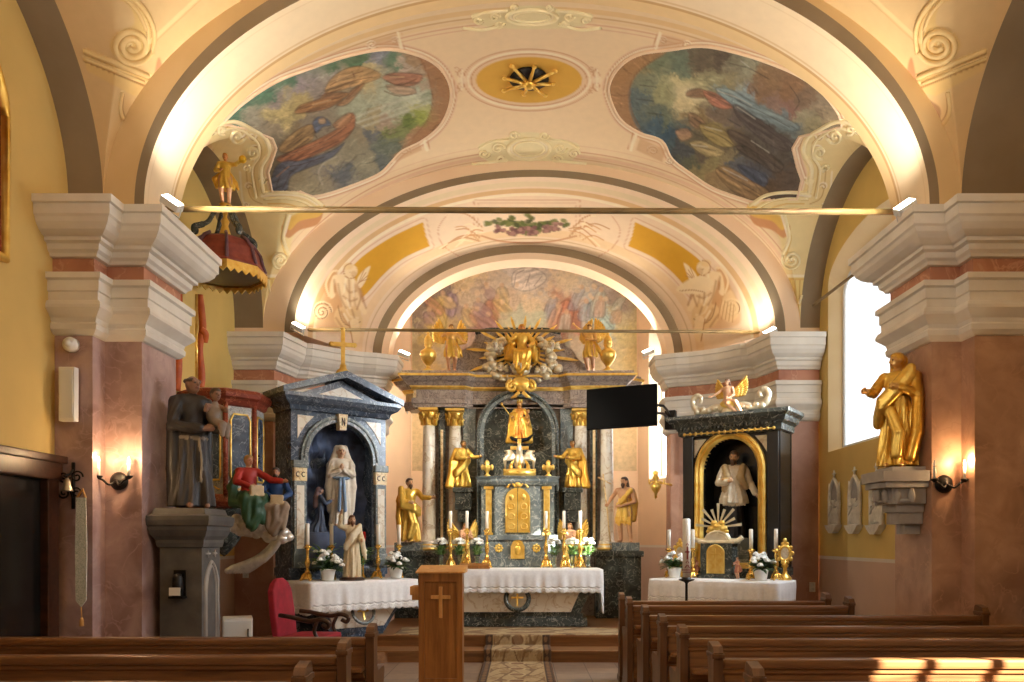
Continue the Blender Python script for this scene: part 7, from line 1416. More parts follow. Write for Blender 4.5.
VL = thing('votive_lamp', 'small dark holder with a white label on the front of the stone pedestal', 'lamp', (at(179, 587, 7.99).x, 8.00, 1.02))
b = MB(); b.bbox((-.07, -.10, .0), (.07, .018, .02), .004); b.bbox((-.06, .0, 0), (.06, .018, .28), .006); b.lathe([(.052, .02), (.056, .08), (.05, .2), (.035, .24), (.0, .25)], (0, -.045, 0), 14); b.build('holder', M['iron'], VL); b = MB(); b.bbox((-.055, -.115, .03), (.055, -.105, .11), .003); b.build('label', M['pot'], VL)
CB = thing('wall_corbel', 'carved grey stone corbel with leaf frieze under the gilded saint on the right', 'corbel', (4.0, 8.14, 0), 0)
b = MB(); half = [(.0, -.30), (-.44, -.26), (-.47, 0), (-.44, .26), (.0, .30)]
for (z0, z1, k) in ((1.74, 1.84, .34), (1.84, 1.96, .52), (1.96, 2.04, .60), (2.04, 2.2, .74), (2.2, 2.26, .92), (2.26, 2.36, 1.0)): b.prism([(x * k, y * k) for x, y in half], z0 - .08, z1 - .076, 'Z')
b.prism([(x * .72, y * .72) for x, y in half], 2.26, 2.33, 'Z'); b.build('body', M['ltstone'], CB)
b = MB(); [b.ell((-.44 * .86 * math.cos(a), .26 * .95 * math.sin(a) * 1.1, 2.04), (.035, .04, .075), 8, 6) for a in np.linspace(-1.15, 1.15, 7)]; b.tube([(-.44 * .84 * math.cos(a), .27 * math.sin(a), 1.99) for a in np.linspace(-1.2, 1.2, 12)], .02, 6); b.build('leaf_frieze', M['ltstone'], CB)
# pulpit
M['pulred'] = mat_marble('red_brown_marble', rgb(150, 66, 44), rgb(112, 44, 32), rgb(186, 112, 82), 5, 0.3, 0.03, 1.0)
M['pulgrey'] = mat_marble('pale_grey_marble', rgb(168, 166, 160), rgb(202, 200, 192), rgb(110, 108, 110), 6, 0.3, 0.04, 1.2)
PX_, PY_ = -3.93, 10.55
PL = thing('pulpit', 'marbled pulpit with red rim and gold framed panels, between pedestal and grotto altar', 'pulpit', (PX_, PY_, 0))
def octo(r, n=8, a0=PI / 8): return [(r * math.cos(a0 + 2 * PI * i / n), r * math.sin(a0 + 2 * PI * i / n)) for i in range(n)]
b = MB(); b.prism(octo(.50), 2.12, 3.36, 'Z'); b.build('body', M['pulgrey'], PL)
b = MB(); b.sweep([(0, 3.30), (.03, 3.32), (.05, 3.38), (.09, 3.41), (.10, 3.46), (.08, 3.50), (.03, 3.52), (-.08, 3.52), (-.08, 3.4)], list(reversed(octo(.5)))[::-1], True); b.build('rim', M['pulred'], PL)
b = MB(); b.sweep([(0, 2.0), (.05, 2.02), (.07, 2.08), (.04, 2.14), (.02, 2.17), (0, 2.18)], octo(.5), True); b.prism(octo(.5), 2.0, 2.15, 'Z'); b.build('base_moulding', M['pulred'], PL)
b = MB(); b.lathe([(.50, 2.02), (.42, 1.9), (.26, 1.78), (.2, 1.6), (.12, 1.5), (.05, 1.42), (0, 1.38)], (0, 0, 0), 24); b.build('tapered_foot', M['dkmarble'], PL)
for i in range(8):
    a = PI / 8 + 2 * PI * i / 8; am = a + PI / 8
    if math.sin(am) > .5: continue
    b = MB(); b.tube([(.505 * math.cos(a), .505 * math.sin(a), 2.16), (.505 * math.cos(a), .505 * math.sin(a), 3.34)], .032, 8); b.build('corner_pilaster', M['pulred'], PL)
    X = RZ(am + PI / 2) @ TR(0, -.465, 0); q = [(-.12, 2.36), (.12, 2.36), (.13, 2.42), (.13, 3.12), (.09, 3.2), (-.09, 3.2), (-.13, 3.12), (-.13, 2.42)]
    b = MB(); b.prism(q, -.012, .01, 'Y', X); o = b.build('panel', M['dkblue'], PL); b = MB(); b.tube([X @ Vector((x, -.012, z)) for x, z in q], .014, 6, True); b.tube([X @ Vector((x, -.012, 2.26 + .02 * math.sin(x * 40))) for x in np.linspace(-.13, .13, 12)], .01, 5); b.build('gold_frame', M['gold_flat'], o)
PB = thing('wall_drapery', 'red and gold drapery panel on the yellow wall over the pulpit', 'panel', (-4.42, 10.5, 0))
M['orange'] = mat_noise('orange_red_lacquer', rgb(176, 70, 30), rgb(214, 110, 48), 6, 0.4, bump=0.1)
b = MB(); b.bbox((-.015, -.30, 3.52), (.03, .34, 4.95), .008); b.build('back_board', M['yellow'], PB)
for s in (-1, 1): b = MB(); b.tube(smoothpath([(.03, s * .33, 3.5), (.07, s * .37, 3.8), (.05, s * .34, 4.2), (.08, s * .38, 4.5), (.05, s * .34, 4.92)], 6), .05, 8); b.tube(smoothpath([(.07, s * .33, 4.45), (.12, s * .36, 4.4), (.09, s * .40, 4.3)], 5), .05, 8); b.build('drape', M['orange'], PB); b = MB(); b.tube([(.04, s * .26, 3.6), (.04, s * .26, 4.9)], .022, 6); b.build('gold_strip', M['gold_flat'], PB)
# canopy
CP = thing('pulpit_canopy', 'red fringed pulpit canopy with dark scrolls, hanging above the pulpit', 'canopy', (-3.84, 10.35, 5.0)); CP.scale = (.78, .78, .9)
M['cred'] = mat_noise('dark_red_canopy', rgb(120, 50, 46), rgb(166, 84, 66), 6, 0.45, bump=0.1); M['cviol'] = mat_noise('violet_canopy', rgb(96, 62, 76), rgb(130, 92, 98), 6, 0.45)
b = MB(); b.sweep([(0, .0), (.05, .02), (.06, .10), (.02, .14), (-.02, .22), (-.06, .36), (-.16, .48), (-.28, .54), (-.5, .56)], octo(.60), True); b.build('dome', M['cred'], CP)
b = MB(); b.prism(octo(.58), .01, .04, 'Z'); b.build('sounding_board', M['darkwood'], CP)
for i in range(8): a = PI / 8 + i * PI / 4; b = MB(); b.tube([(r * math.cos(a), r * math.sin(a), z) for r, z in ((.645, .12), (.60, .22), (.56, .36), (.46, .48), (.34, .55))], .028, 6); b.build('rib', M['cviol'], CP)
for i in range(8):
    a0, a1 = PI / 8 + i * PI / 4, PI / 8 + (i + 1) * PI / 4; p0 = Vector((.66 * math.cos(a0), .66 * math.sin(a0), .03)); p1 = Vector((.66 * math.cos(a1), .66 * math.sin(a1), .03)); b = MB()
    for k in range(4):
        q0 = p0.lerp(p1, k / 4); q1 = p0.lerp(p1, (k + 1) / 4); m = (q0 + q1) / 2; nn = Vector((m.x, m.y, 0)).normalized() * .012; dz = Vector((0, 0, -.11)); top = Vector((0, 0, .05))
        pts = [q0 + top, q1 + top, q1 + dz * .5, m + dz, q0 + dz * .5]; b.add([p - nn for p in pts] + [p + nn for p in pts], [(0, 1, 2, 3, 4), (9, 8, 7, 6, 5)] + [(j, j + 5, (j + 1) % 5 + 5, (j + 1) % 5) for j in range(5)])
    b.build('fringe', M['gold_flat'], CP)
for i in range(4): a = PI / 4 + i * PI / 2; b = MB(); c, s = math.cos(a), math.sin(a); b.tube(smoothpath([(c * r, s * r, z) for r, z in ((.50, .50), (.52, .60), (.40, .66), (.28, .74), (.18, .9), (.06, 1.0), (.0, 1.02))], 5), [.045] * 12 + [.035] * 19, 8); b.ell((c * .5, s * .5, .56), (.06, .06, .06), 8, 6); b.build('scroll', M['dkmarble'], CP)
b = MB(); b.lathe([(.03, .5), (.10, .54), (.09, .62), (.05, .74), (.07, .8), (.03, .86), (.05, .98), (.10, 1.0), (.10, 1.04), (0, 1.05)], (0, 0, 0), 16); b.build('finial', M['gild'], CP)
def orb(B, S): B.ell((.34 * S, -.16 * S, .86 * S), (.075 * S,) * 3, (250, 200, 60), .005 * S); B.chain([(-.1 * S, .03 * S, .6 * S), (-.2 * S, .05 * S, .5 * S), (-.16 * S, .04 * S, .34 * S)], [.04 * S, .05 * S, .03 * S], GO2, .02 * S)
saint('canopy_angel', 'small gilded angel holding out a golden orb on top of the pulpit canopy', (-3.84, 10.35, 5.935), .25, .66, GO, GSK, cloak=GO, hair=(214, 148, 48), legs=skirt(GO, GO2), extra=orb, mat='statue_gold', res=.016, cat='angel', arms=[((-.11, 0, .80), (-.17, -.05, .64), (-.08, -.16, .6), (.6, -.5, .2), -1, False), ((.11, 0, .80), (.2, -.08, .78), (.28, -.14, .82), (.8, -.3, .2), 1, False)])
# evangelist figures with silver clouds in front of the pulpit foot
GRN = (44, 82, 50); RED = (176, 40, 30); BLU = (28, 70, 128)
def evan(col_, cl): 
    def f(B, S):
        for q in (-1, 1): B.chain([(q * .07 * S, 0, .47 * S), (q * .11 * S, -.2 * S, .45 * S), (q * .09 * S, -.22 * S, .18 * S)], [.085 * S, .075 * S, .05 * S], cl, .025 * S, (80 / S, .006 * S))
        B.chain([(0, -.1 * S, .47 * S), (0, -.22 * S, .42 * S), (.02 * S, -.22 * S, .26 * S), (-.02 * S, -.2 * S, .12 * S)], [.08 * S, .075 * S, .07 * S, .075 * S], cl, .03 * S, (70 / S, .008 * S)); B.ell((0, 0, .46 * S), (.15 * S, .13 * S, .1 * S), cl, .03 * S); B.chain([(-.1 * S, .06 * S, .8 * S), (-.19 * S, .04 * S, .6 * S), (-.2 * S, -.04 * S, .4 * S), (-.1 * S, -.2 * S, .38 * S)], [.05 * S, .06 * S, .06 * S, .05 * S], cl, .02 * S, (80 / S, .006 * S))
    return f
def evx(B, S): B.box((.02 * S, -.24 * S, .55 * S), (.075 * S, .02 * S, .055 * S), (214, 190, 150), .008 * S)
saint('evangelist_statue', 'seated figure in a red robe and green cloak at the foot of the pulpit', (at(247, 0, 9.8).x, 9.85, 1.66), math.radians(38), .98, RED, (206, 150, 116), cloak=RED, hair=(176, 140, 84), legs=evan(RED, GRN), extra=evx, yaw=.3, res=.0125, group='figures on the pulpit', arms=[((-.115, 0, .80), (-.18, -.08, .66), (-.05, -.22, .6), (.6, -.5, 0), -1, False), ((.115, 0, .80), (.24, -.12, .70), (.36, -.22, .68), (.6, -.6, 0), 1, False)])
saint('evangelist_statue', 'seated dark haired figure in a blue robe at the foot of the pulpit', (at(274, 0, 9.9).x, 9.98, 1.60), math.radians(15), .90, BLU, (176, 120, 90), cloak=BLU, hair=(50, 38, 34), beard=(60, 44, 36), legs=evan(BLU, (150, 130, 110)), extra=evx, yaw=-.2, res=.0125, group='figures on the pulpit', arms=[((-.115, 0, .80), (-.18, -.08, .66), (-.05, -.2, .58), (.6, -.5, 0), -1, False), ((.115, 0, .80), (.19, -.08, .64), (.08, -.2, .56), (-.6, -.5, 0), 1, False)])
SC = thing('silver_clouds', 'silvered carved drapery and clouds carrying the red and blue robed figures', 'carving', (at(258, 0, 9.9).x, 9.95, 1.3))
b = MB(); rr = random.Random(5)
for k in range(44): u = rr.random(); b.ell((-.28 + .62 * u + rr.uniform(-.05, .05), rr.uniform(-.12, .10), .58 - .16 * rr.random() - .12 * u), (rr.uniform(.06, .12), rr.uniform(.06, .1), rr.uniform(.05, .10)), 10, 7)
for k in range(9): b.tube(smoothpath([(.34 - .03 * k, -.1 + .03 * k, .45 - .03 * k), (.24 - .04 * k, -.1 + .02 * k, .22 - .02 * k), (.05 - .05 * k, -.08, .02 - .01 * k), (-.14 - .03 * k, -.04, -.10)], 6), [.035] * 12 + [.025] * 7, 7)
M['silver2'] = mat_noise('bright_silver_leaf', rgb(200, 198, 194), rgb(240, 238, 232), 10, 0.3, metal=0.6, bump=0.3, bscale=24); b.build('clouds', M['silver2'], SC, merge=False)
# ================================================================== GLORY, URNS AND SMALL CARVINGS OF THE HIGH ALTAR
GL = thing('glory', 'gilded glory of rays and silver clouds around a golden figure above the altar niche', 'altar carving', (at(522, 0, 13.6).x, 13.62, 4.40))
b = MB()
for k in range(22):
    a = -.55 + (PI + 1.1) * k / 21; L = (.98 if k % 2 == 0 else .74) * (1 - .36 * max(0, math.sin(a))); d = Vector((math.cos(a), 0, math.sin(a))); u = Vector((-d.z, 0, d.x)); c0 = Vector((0, .10, .42)); vs = []
    for tt, w in ((.2, .015), (L * .85, .024), (L, .004)): vs += [c0 + d * tt - u * w + Vector((0, -.01, 0)), c0 + d * tt + u * w + Vector((0, -.01, 0)), c0 + d * tt + u * w + Vector((0, .01, 0)), c0 + d * tt - u * w + Vector((0, .01, 0))]
    b.add(vs, [(0, 1, 2, 3)] + [(j * 4 + k_, j * 4 + (k_ + 1) % 4, j * 4 + 4 + (k_ + 1) % 4, j * 4 + 4 + k_) for j in (0, 1) for k_ in range(4)] + [(11, 10, 9, 8)])
b.tube([(.3 * math.cos(a), .1, .42 + .3 * math.sin(a)) for a in np.linspace(0, 2 * PI, 24, endpoint=False)], .02, 6, True); b.build('rays', M['gold_flat'], GL, merge=False)
for nm, spots in (('cloud', [(-.52, .30, .10), (-.46, .46, .11), (-.36, .56, .09), (-.56, .14, .11), (-.42, .02, .12), (-.26, -.04, .09)]), ('cloud', [(.52, .30, .10), (.46, .46, .11), (.36, .56, .09), (.56, .14, .11), (.42, .02, .12), (.26, -.04, .09)])):
    b = MB(); rr = random.Random(len(spots) + int(spots[0][0] * 10))
    for x, z, r in spots:
        for k in range(6): b.ell((x + rr.uniform(-.07, .07), -.02 + rr.uniform(-.05, .05), z + rr.uniform(-.06, .06)), (r * rr.uniform(.5, .8), r * .6, r * rr.uniform(.45, .7)), 10, 7)
    b.build(nm, M['silver'], GL, merge=False)
def cherub_head(parent, x, y, z, r, m='silver'):
    B = Body(); head(B, (0, 0, 0), r / .062, 0, 0, 0, (240, 226, 196) if m == 'silver' else (236, 190, 130), (226, 200, 140)); V, Q, C = B.mesh(r * .17); o = raw_obj('cherub_head', V, Q, M['statue'], True, C, parent); o.location = (x, y, z)
    for s in (-1, 1):
        w = MB(); w.smooth = True
        for k in range(4): w.tube([(s * r * .6, .01, -r * .4), (s * r * (1.4 + .2 * k), .02, r * (.4 - .45 * k)), (s * r * (1.9 + .1 * k), .02, r * (.7 - .6 * k))], [r * .3, r * .32, r * .1], 6)
        q = w.build('cherub_wing', M['silver' if m == 'silver' else 'gild'], o, merge=False)
for x, z in ((-.46, .50), (.50, .50), (-.36, .12), (.36, .10)): cherub_head(GL, x, -.10, z, .07)
def god_x(B, S): B.chain([(-.12 * S, .02 * S, .8 * S), (-.22 * S, .06 * S, .6 * S), (-.26 * S, .02 * S, .4 * S), (-.1 * S, -.16 * S, .36 * S)], [.05 * S, .06 * S, .06 * S, .05 * S], GO2, .02 * S, (80 / S, .006 * S)); B.chain([(.12 * S, .02 * S, .8 * S), (.22 * S, .06 * S, .55 * S), (.24 * S, .02 * S, .36 * S)], [.05 * S, .06 * S, .05 * S], GO, .02 * S, (80 / S, .006 * S))
saint('god_father_statue', 'golden seated bearded figure in the centre of the ray glory', (at(522, 0, 13.5).x, 13.52, 4.30), 0, .94, GO, GSK, cloak=GO, hair=(220, 160, 60), beard=(220, 160, 60), hairlen=.04, legs=evan(GO, GO2), extra=god_x, mat='statue_gold', res=.0135, arms=[((-.115, 0, .80), (-.22, -.08, .68), (-.28, -.2, .76), (-.3, -.5, .6), -1, False), ((.115, 0, .80), (.2, -.08, .64), (.12, -.2, .56), (-.3, -.6, .1), 1, False)])
CT = thing('crown_cartouche', 'gilded crown and cartouche over the top of the arched niche', 'altar carving', (at(521, 0, 13.4).x, 13.44, 4.04))
b = MB(); b.ell((0, -.02, .18), (.16, .06, .13)); [b.tube(spiral(s * .16, .14, .10, 1.4, 0 if s > 0 else PI, s, 22) and [(p[0], -.03, p[1]) for p in spiral(s * .15, .14, .10, 1.4, PI / 2, -s, 22)], .03, 7) for s in (-1, 1)]; [b.tube([(s * .03, -.03, .04), (s * .10, -.04, -.03), (s * .17, -.03, -.06)], [.035, .03, .012], 7) for s in (-1, 1)]; b.build('cartouche', M['gild'], CT, merge=False)
b = MB(); b.lathe([(.11, .34), (.13, .36), (.12, .40), (.16, .48), (.12, .55), (.03, .58), (.04, .6), (.03, .63), (0, .64)], (0, -.03, 0), 14); [b.tube([(.12 * math.cos(a), -.03 + .12 * math.sin(a), .38), (.17 * math.cos(a), -.03 + .17 * math.sin(a), .47), (.10 * math.cos(a), -.03 + .10 * math.sin(a), .56)], .016, 5) for a in np.linspace(0, 2 * PI, 8, endpoint=False)]; b.ell((0, -.05, .38), (.15, .08, .06)); b.build('crown', M['silver'], CT, merge=False)
def urn():
    t = thing('gilded_urn', '', 'urn', (0, 0, 0)); b = MB(); b.lathe([(.10, 0), (.105, .03), (.05, .06), (.03, .10), (.05, .13), (.12, .22), (.145, .30), (.13, .36), (.07, .40), (.05, .43), (.075, .46), (.05, .50)], (0, 0, 0), 20); b.build('vessel', M['gild'], t)
    b = MB(); b.lathe([(.06, .47), (.075, .50), (.065, .58), (.04, .62), (.02, .64), (.03, .67), (.0, .71)], (0, 0, 0), 14); b.build('flame_top', M['gold_flat'], t); return t
UR = urn(); UR.location = (at(428, 0, 13.65).x, 13.68, 4.465); UR['label'] = 'gilded urn on the far left end of the altar cornice'; UR['group'] = 'urns on the altar cornice'
copy_tree(UR, (at(608, 0, 13.65).x, 13.68, 4.465), 0, 'gilded urn on the far right end of the altar cornice')
PE = thing('pelican_carving', 'gilded and white pelican feeding its young on top of the tabernacle', 'altar carving', (at(519.5, 0, 13.0).x, 13.06, 2.638))
b = MB(); b.lathe([(.24, 0), (.27, .03), (.25, .10), (.2, .12), (0, .10)], (0, 0, 0), 24, None, 1, .7); rr = random.Random(2)
for k in range(34): a = rr.random() * 2 * PI; b.tube([(.26 * math.cos(a), .18 * math.sin(a), .02 + .1 * rr.random()), (.25 * math.cos(a + .5), .18 * math.sin(a + .5), .02 + .1 * rr.random())], .014, 5)
b.build('nest', M['gild'], PE, merge=False)
b = MB(); b.smooth = True; b.ell((0, 0, .25), (.09, .08, .15)); b.tube(smoothpath([(0, 0, .34), (0, -.03, .46), (0, -.08, .50), (0, -.12, .44), (0, -.12, .36)], 5), [.05] * 6 + [.035] * 8 + [.028] * 4 + [.008] * 3, 8); b.build('pelican_body', M['silver'], PE)
for s in (-1, 1): w = MB(); w.smooth = True; [w.tube([(s * .06, 0, .30), (s * (.16 + .02 * k), .02, .40 - .03 * k), (s * (.25 - .005 * k), .03, .42 - .075 * k)], [.03, .045, .012], 7) for k in range(5)]; w.build('wing', M['silver'], PE, merge=False)
for x in (-.14, 0, .14): w = MB(); w.ell((x, -.10, .14), (.035, .04, .055), 9, 7); w.tube([(x, -.10, .17), (x * .8, -.11, .22), (x * .6, -.10, .26)], [.025, .022, .006], 6); w.build('chick', M['gild'], PE, merge=False)
b = MB(); b.bbox((-.03, .05, .1), (.03, .08, .62), .006); b.bbox((-.15, .05, .44), (.15, .08, .50), .006); b.build('rear_cross', M['gold_flat'], PE)
cx = on_px(SL, RLZ, 347, -.08)
AC = thing('altar_cross', 'gold cross standing on the gable of the blue grotto altar', 'cross', tz(SL, RLZ, 0, -.08, 3.935), RLZ * .4)
b = MB(); b.lathe([(.10, 0), (.09, .03), (.05, .06), (.04, .12)], (0, 0, 0), 14, None, 1, .6); b.build('foot', M['gold_flat'], AC); b = MB(); b.bbox((-.028, -.018, .08), (.028, .018, .60), .008); b.bbox((-.15, -.018, .37), (.15, .018, .43), .008); [b.ell(p, (.035, .022, .035), 8, 6) for p in ((0, 0, .61), (-.16, 0, .40), (.16, 0, .40))]; b.build('cross', M['gold_flat'], AC)
# vault boss in the yellow medallion
hb = hit(BV_C, 529, 79, .05)
VB = thing('vault_boss', 'dark and gilded star shaped ornament in the yellow oval of the vault', 'ornament', hb)
b = MB(); b.lathe([(0, .06), (.16, .05), (.24, .02), (.26, -.01), (.1, -.05), (0, -.06)], (0, 0, 0), 20); b.build('dark_disc', M['iron'], VB)
b = MB()
for k in range(8): a = k * PI / 4 + .2; L = .40 if k % 2 else .32; b.tube([(.05 * math.cos(a), .05 * math.sin(a), -.06), (L * math.cos(a), L * math.sin(a), -.03)], [.028, .018], 6); b.ell((L * math.cos(a), L * math.sin(a), -.03), (.035, .035, .02), 8, 6)
b.ell((0, 0, -.08), (.08, .08, .05)); b.build('gilded_rays', M['gild'], VB, merge=False)
# ================================================================== WALL FITTINGS
def sconce(lit):
    t = thing('wall_sconce', '', 'wall lamp', (0, 0, 0)); b = MB(); b.lathe([(0, -.02), (.085, -.018), (.09, 0), (.06, .02), (.02, .05), (0, .06)], (0, 0, 0), 18, Matrix.Rotation(PI / 2, 4, 'X')); b.build('back_plate', M['iron'], t)
    for s, l_ in zip((-1, 1), lit):
        b = MB(); b.tube(smoothpath([(0, -.05, 0), (s * .05, -.09, -.04), (s * .10, -.10, .0), (s * .14, -.10, .02)], 5), .011, 6); b.lathe([(.012, .01), (.034, .03), (.036, .045), (.014, .045)], (s * .145, -.10, 0), 14); b.build('arm', M['iron'], t)
        c = MB(); c.lathe([(.014, .04), (.014, .17), (.0, .172)], (s * .145, -.10, 0), 12); o = c.build('candle_tube', M['wax'], t); f = MB(); f.lathe([(.005, .17), (.013, .185), (.011, .205), (.004, .225), (0, .232)], (s * .145, -.10, 0), 10); f.build('flame_bulb', M['flame'] if l_ else M['pot'], o)
    return t
s1 = sconce((1, 1)); s1.location = (at(120, 0, 7.83).x, 7.81, at(0, 481, 7.8).z); s1['label'] = 'black iron sconce with two lit candle bulbs on the left purple pier'
s2 = sconce((0, 1)); s2.location = (at(943, 0, 7.83).x, 7.81, at(0, 484, 7.8).z); s2['label'] = 'black iron sconce with one lit bulb on the right brown pier'
SCONCES = [(s1, (-1, 1)), (s2, (1,))]
t = thing('loudspeaker', 'slim white loudspeaker on the left pier under the cornice', 'loudspeaker', (-4.27, 7.595, at(0, 421, 7.5).z)); b = MB(); b.bbox((-.075, -.10, 0), (.075, -.02, .51), .012); b.bbox((-.03, -.03, .2), (.03, .0, .3), .004); b.build('case', M['pot'], t); b = MB(); b.bbox((-.06, -.106, .03), (.06, -.098, .48), .003); b.build('grille', M['frame_white'], t)
t = thing('alarm_sensor', 'round white sensor above the slim loudspeaker', 'sensor', (at(67, 0, 7.5).x, 7.60, at(0, 343, 7.5).z)); b = MB(); b.lathe([(0, .0), (.07, .005), (.07, .06), (.04, .1), (.0, .11)], (0, 0, 0), 20, Matrix.Rotation(PI / 2, 4, 'X')); b.build('housing', M['pot'], t); b = MB(); b.ell((.01, -.11, 0), (.035, .03, .035)); b.build('lens', M['frame_white'], t)
t = thing('bell_bracket', 'black wrought iron bracket with a small bell beside the dark doorway', 'bell', (at(68, 0, 7.5).x, 7.60, at(0, 500, 7.5).z)); b = MB(); b.tube([(0, -.01, -.08), (0, -.01, .36)], .016, 6)
for s in (-1, 1): b.tube([(p[0], -.06, p[1]) for p in spiral(s * .06, .22, .06, 1.4, 0, s, 22)], .009, 5); b.tube([(p[0], -.06, p[1]) for p in spiral(s * .06, .07, .055, 1.4, PI, -s, 22)], .009, 5)
b.tube([(0, -.01, .3), (0, -.06, .25), (0, -.16, .22)], .011, 6); b.tube([(0, -.02, .02), (0, -.08, .12)], .01, 6); b.build('iron_scrolls', M['iron'], t, merge=False); M['bellm'] = mat_noise('silvery_bell_metal', rgb(150, 140, 124), rgb(190, 180, 160), 6, 0.3, metal=0.8); b = MB(); b.lathe([(.055, .08), (.05, .09), (.036, .13), (.03, .17), (.015, .2), (0, .205)], (.02, -.15, 0), 18); b.build('bell', M['bellm'], t)
RB = thing('bell_pull', 'long embroidered pale ribbon with tassel hanging from the bell bracket', 'ribbon', (at(80, 0, 7.45).x, 7.47, at(0, 607, 7.45).z)); M['embro'] = mat_marble('embroidered_ribbon', rgb(226, 226, 214), rgb(238, 236, 226), rgb(150, 166, 140), 22, 0.85, 0.05, 2.0)
b = MB(); b.prism([(-.05, .06), (0, 0), (.05, .06), (.055, .55), (.045, 1.02), (-.045, 1.02), (-.055, .55)], -.006, .006, 'Y'); b.build('band', M['embro'], RB); b = MB(); b.tube([(-.04, 0, 1.02), (0, .03, 1.1), (.04, 0, 1.02)], .012, 6); b.build('loop', M['lect2'], RB); b = MB(); b.tube([(0, 0, 0), (.005, 0, -.1)], .006, 5); b.lathe([(.008, -.1), (.018, -.12), (.022, -.18), (0, -.185)], (.005, 0, 0), 8); b.build('tassel', M['lect2'], RB)
# door on the left and the gold framed picture above it
D_ = struct(MB().box((-4.47, 5.9, 0), (-4.43, 7.4, 2.2)).build('door_1', M['black'], None))
b = MB(); b.bbox((-4.46, 7.36, 0), (-4.36, 7.54, 2.26), .012); b.bbox((-4.46, 5.75, 0), (-4.36, 5.93, 2.26), .012); b.bbox((-4.46, 5.72, 2.16), (-4.34, 7.57, 2.34), .015); b.bbox((-4.46, 5.68, 2.32), (-4.31, 7.60, 2.39), .012); o = b.build('door_frame', M['darkwood'], D_); o['kind'] = 'structure'
PT2 = thing('wall_painting', 'edge of a gold framed painting high on the yellow left wall', 'painting', (-4.43, 6.2, 4.0)); fr_ = [(-.62, 0), (-.62, 1.2)] + arc(0, 1.2, .62, .62, PI, 0, 20) + [(.62, 1.2), (.62, 0)]
b = MB(); b.tube([(.02, y, z) for y, z in fr_], .045, 8, True); b.build('gilded_frame', M['gild'], PT2); b = MB(); b.prism(fr_, -.005, .012, 'X'); b.build('canvas', M['pulred'], PT2)
def outlet(lb, loc): t = thing('wall_socket', lb, 'socket', loc); b = MB(); b.bbox((-.045, -.012, -.075), (.045, .006, .075), .006); b.build('plate', M['pot'], t); b = MB(); [b.lathe([(.028, 0), (.028, .006), (.02, .006), (.02, .002), (0, .002)], (0, 0, 0), 14, TR(0, -.012, z) @ Matrix.Rotation(PI / 2, 4, 'X')) for z in (-.036, .036)]; b.build('socket_ring', M['frame_white'], t)
outlet('white double wall socket low on the pink pilaster right of the black altar', (at(812, 0, 12.35).x, 12.34, at(0, 587, 12.35).z)); outlet('small wall socket left of the red armchair', (at(246, 0, 12.35).x, 12.34, at(0, 573, 12.35).z))
t = thing('white_cabinet', 'low white cabinet behind the stone pedestal', 'cabinet', (at(236, 0, 9.1).x, 9.15, 0), .35); b = MB(); b.bbox((-.16, -.18, .02), (.16, .18, .72), .01); b.build('case', M['pot'], t); b = MB(); b.bbox((-.145, -.19, .05), (.145, -.178, .69), .004); o = b.build('door', M['frame_white'], t); b = MB(); b.tube([(.11, -.20, .6), (.11, -.20, .5)], .008, 6); b.build('handle', M['iron'], o)
# television on its arm
M['screen'] = mat_flat('black_screen', rgb(3, 3, 4), 0.5, Specular_IOR_Level=0.08)
TV = thing('television', 'black wall television angled out before the high altar', 'television', (1.50, 12.13, 3.30), math.radians(-26)); b = MB(); b.bbox((-.56, 0, 0), (.56, .05, .63), .012); b.build('case', M['screen'], TV); b = MB(); b.bbox((-.545, -.004, .02), (.545, .006, .615), .002); b.build('screen', M['screen'], TV); b = MB(); b.bbox((.0, .04, .22), (.3, .09, .42), .01); [b.tube([(.2, .08, z), (.50, .55, z), (.44, .98, z), (.30, 1.66, z)], .022, 6) for z in (.26, .38)]; b.bbox((.22, 1.6, .16), (.40, 1.72, .48), .01); b.build('wall_arm', M['iron'], TV, merge=False)
t = thing('gilded_wall_bracket', 'small gilded bracket ornament on the wall right of the bare legged figure', 'ornament', (at(656, 0, 13.75).x, 13.78, at(0, 484, 13.75).z)); b = MB(); b.lathe([(0, -.26), (.03, -.22), (.02, -.17), (.07, -.10), (.10, -.03), (.06, .0), (.03, .06), (.06, .10), (.03, .16), (.05, .2), (0, .24)], (0, 0, 0), 14); b.tube([(.0, 0, 0), (.12, 0, .02), (.28, 0, -.02)], .02, 6); b.build('bracket', M['gild'], t); b = MB(); [b.tube(smoothpath([(0, 0, .02), (s * .07, -.05, .04), (s * .12, -.08, .0), (s * .13, -.08, .08)], 5), .014, 6) for s in (-1, 1)]; b.build('scroll', M['gild'], t)
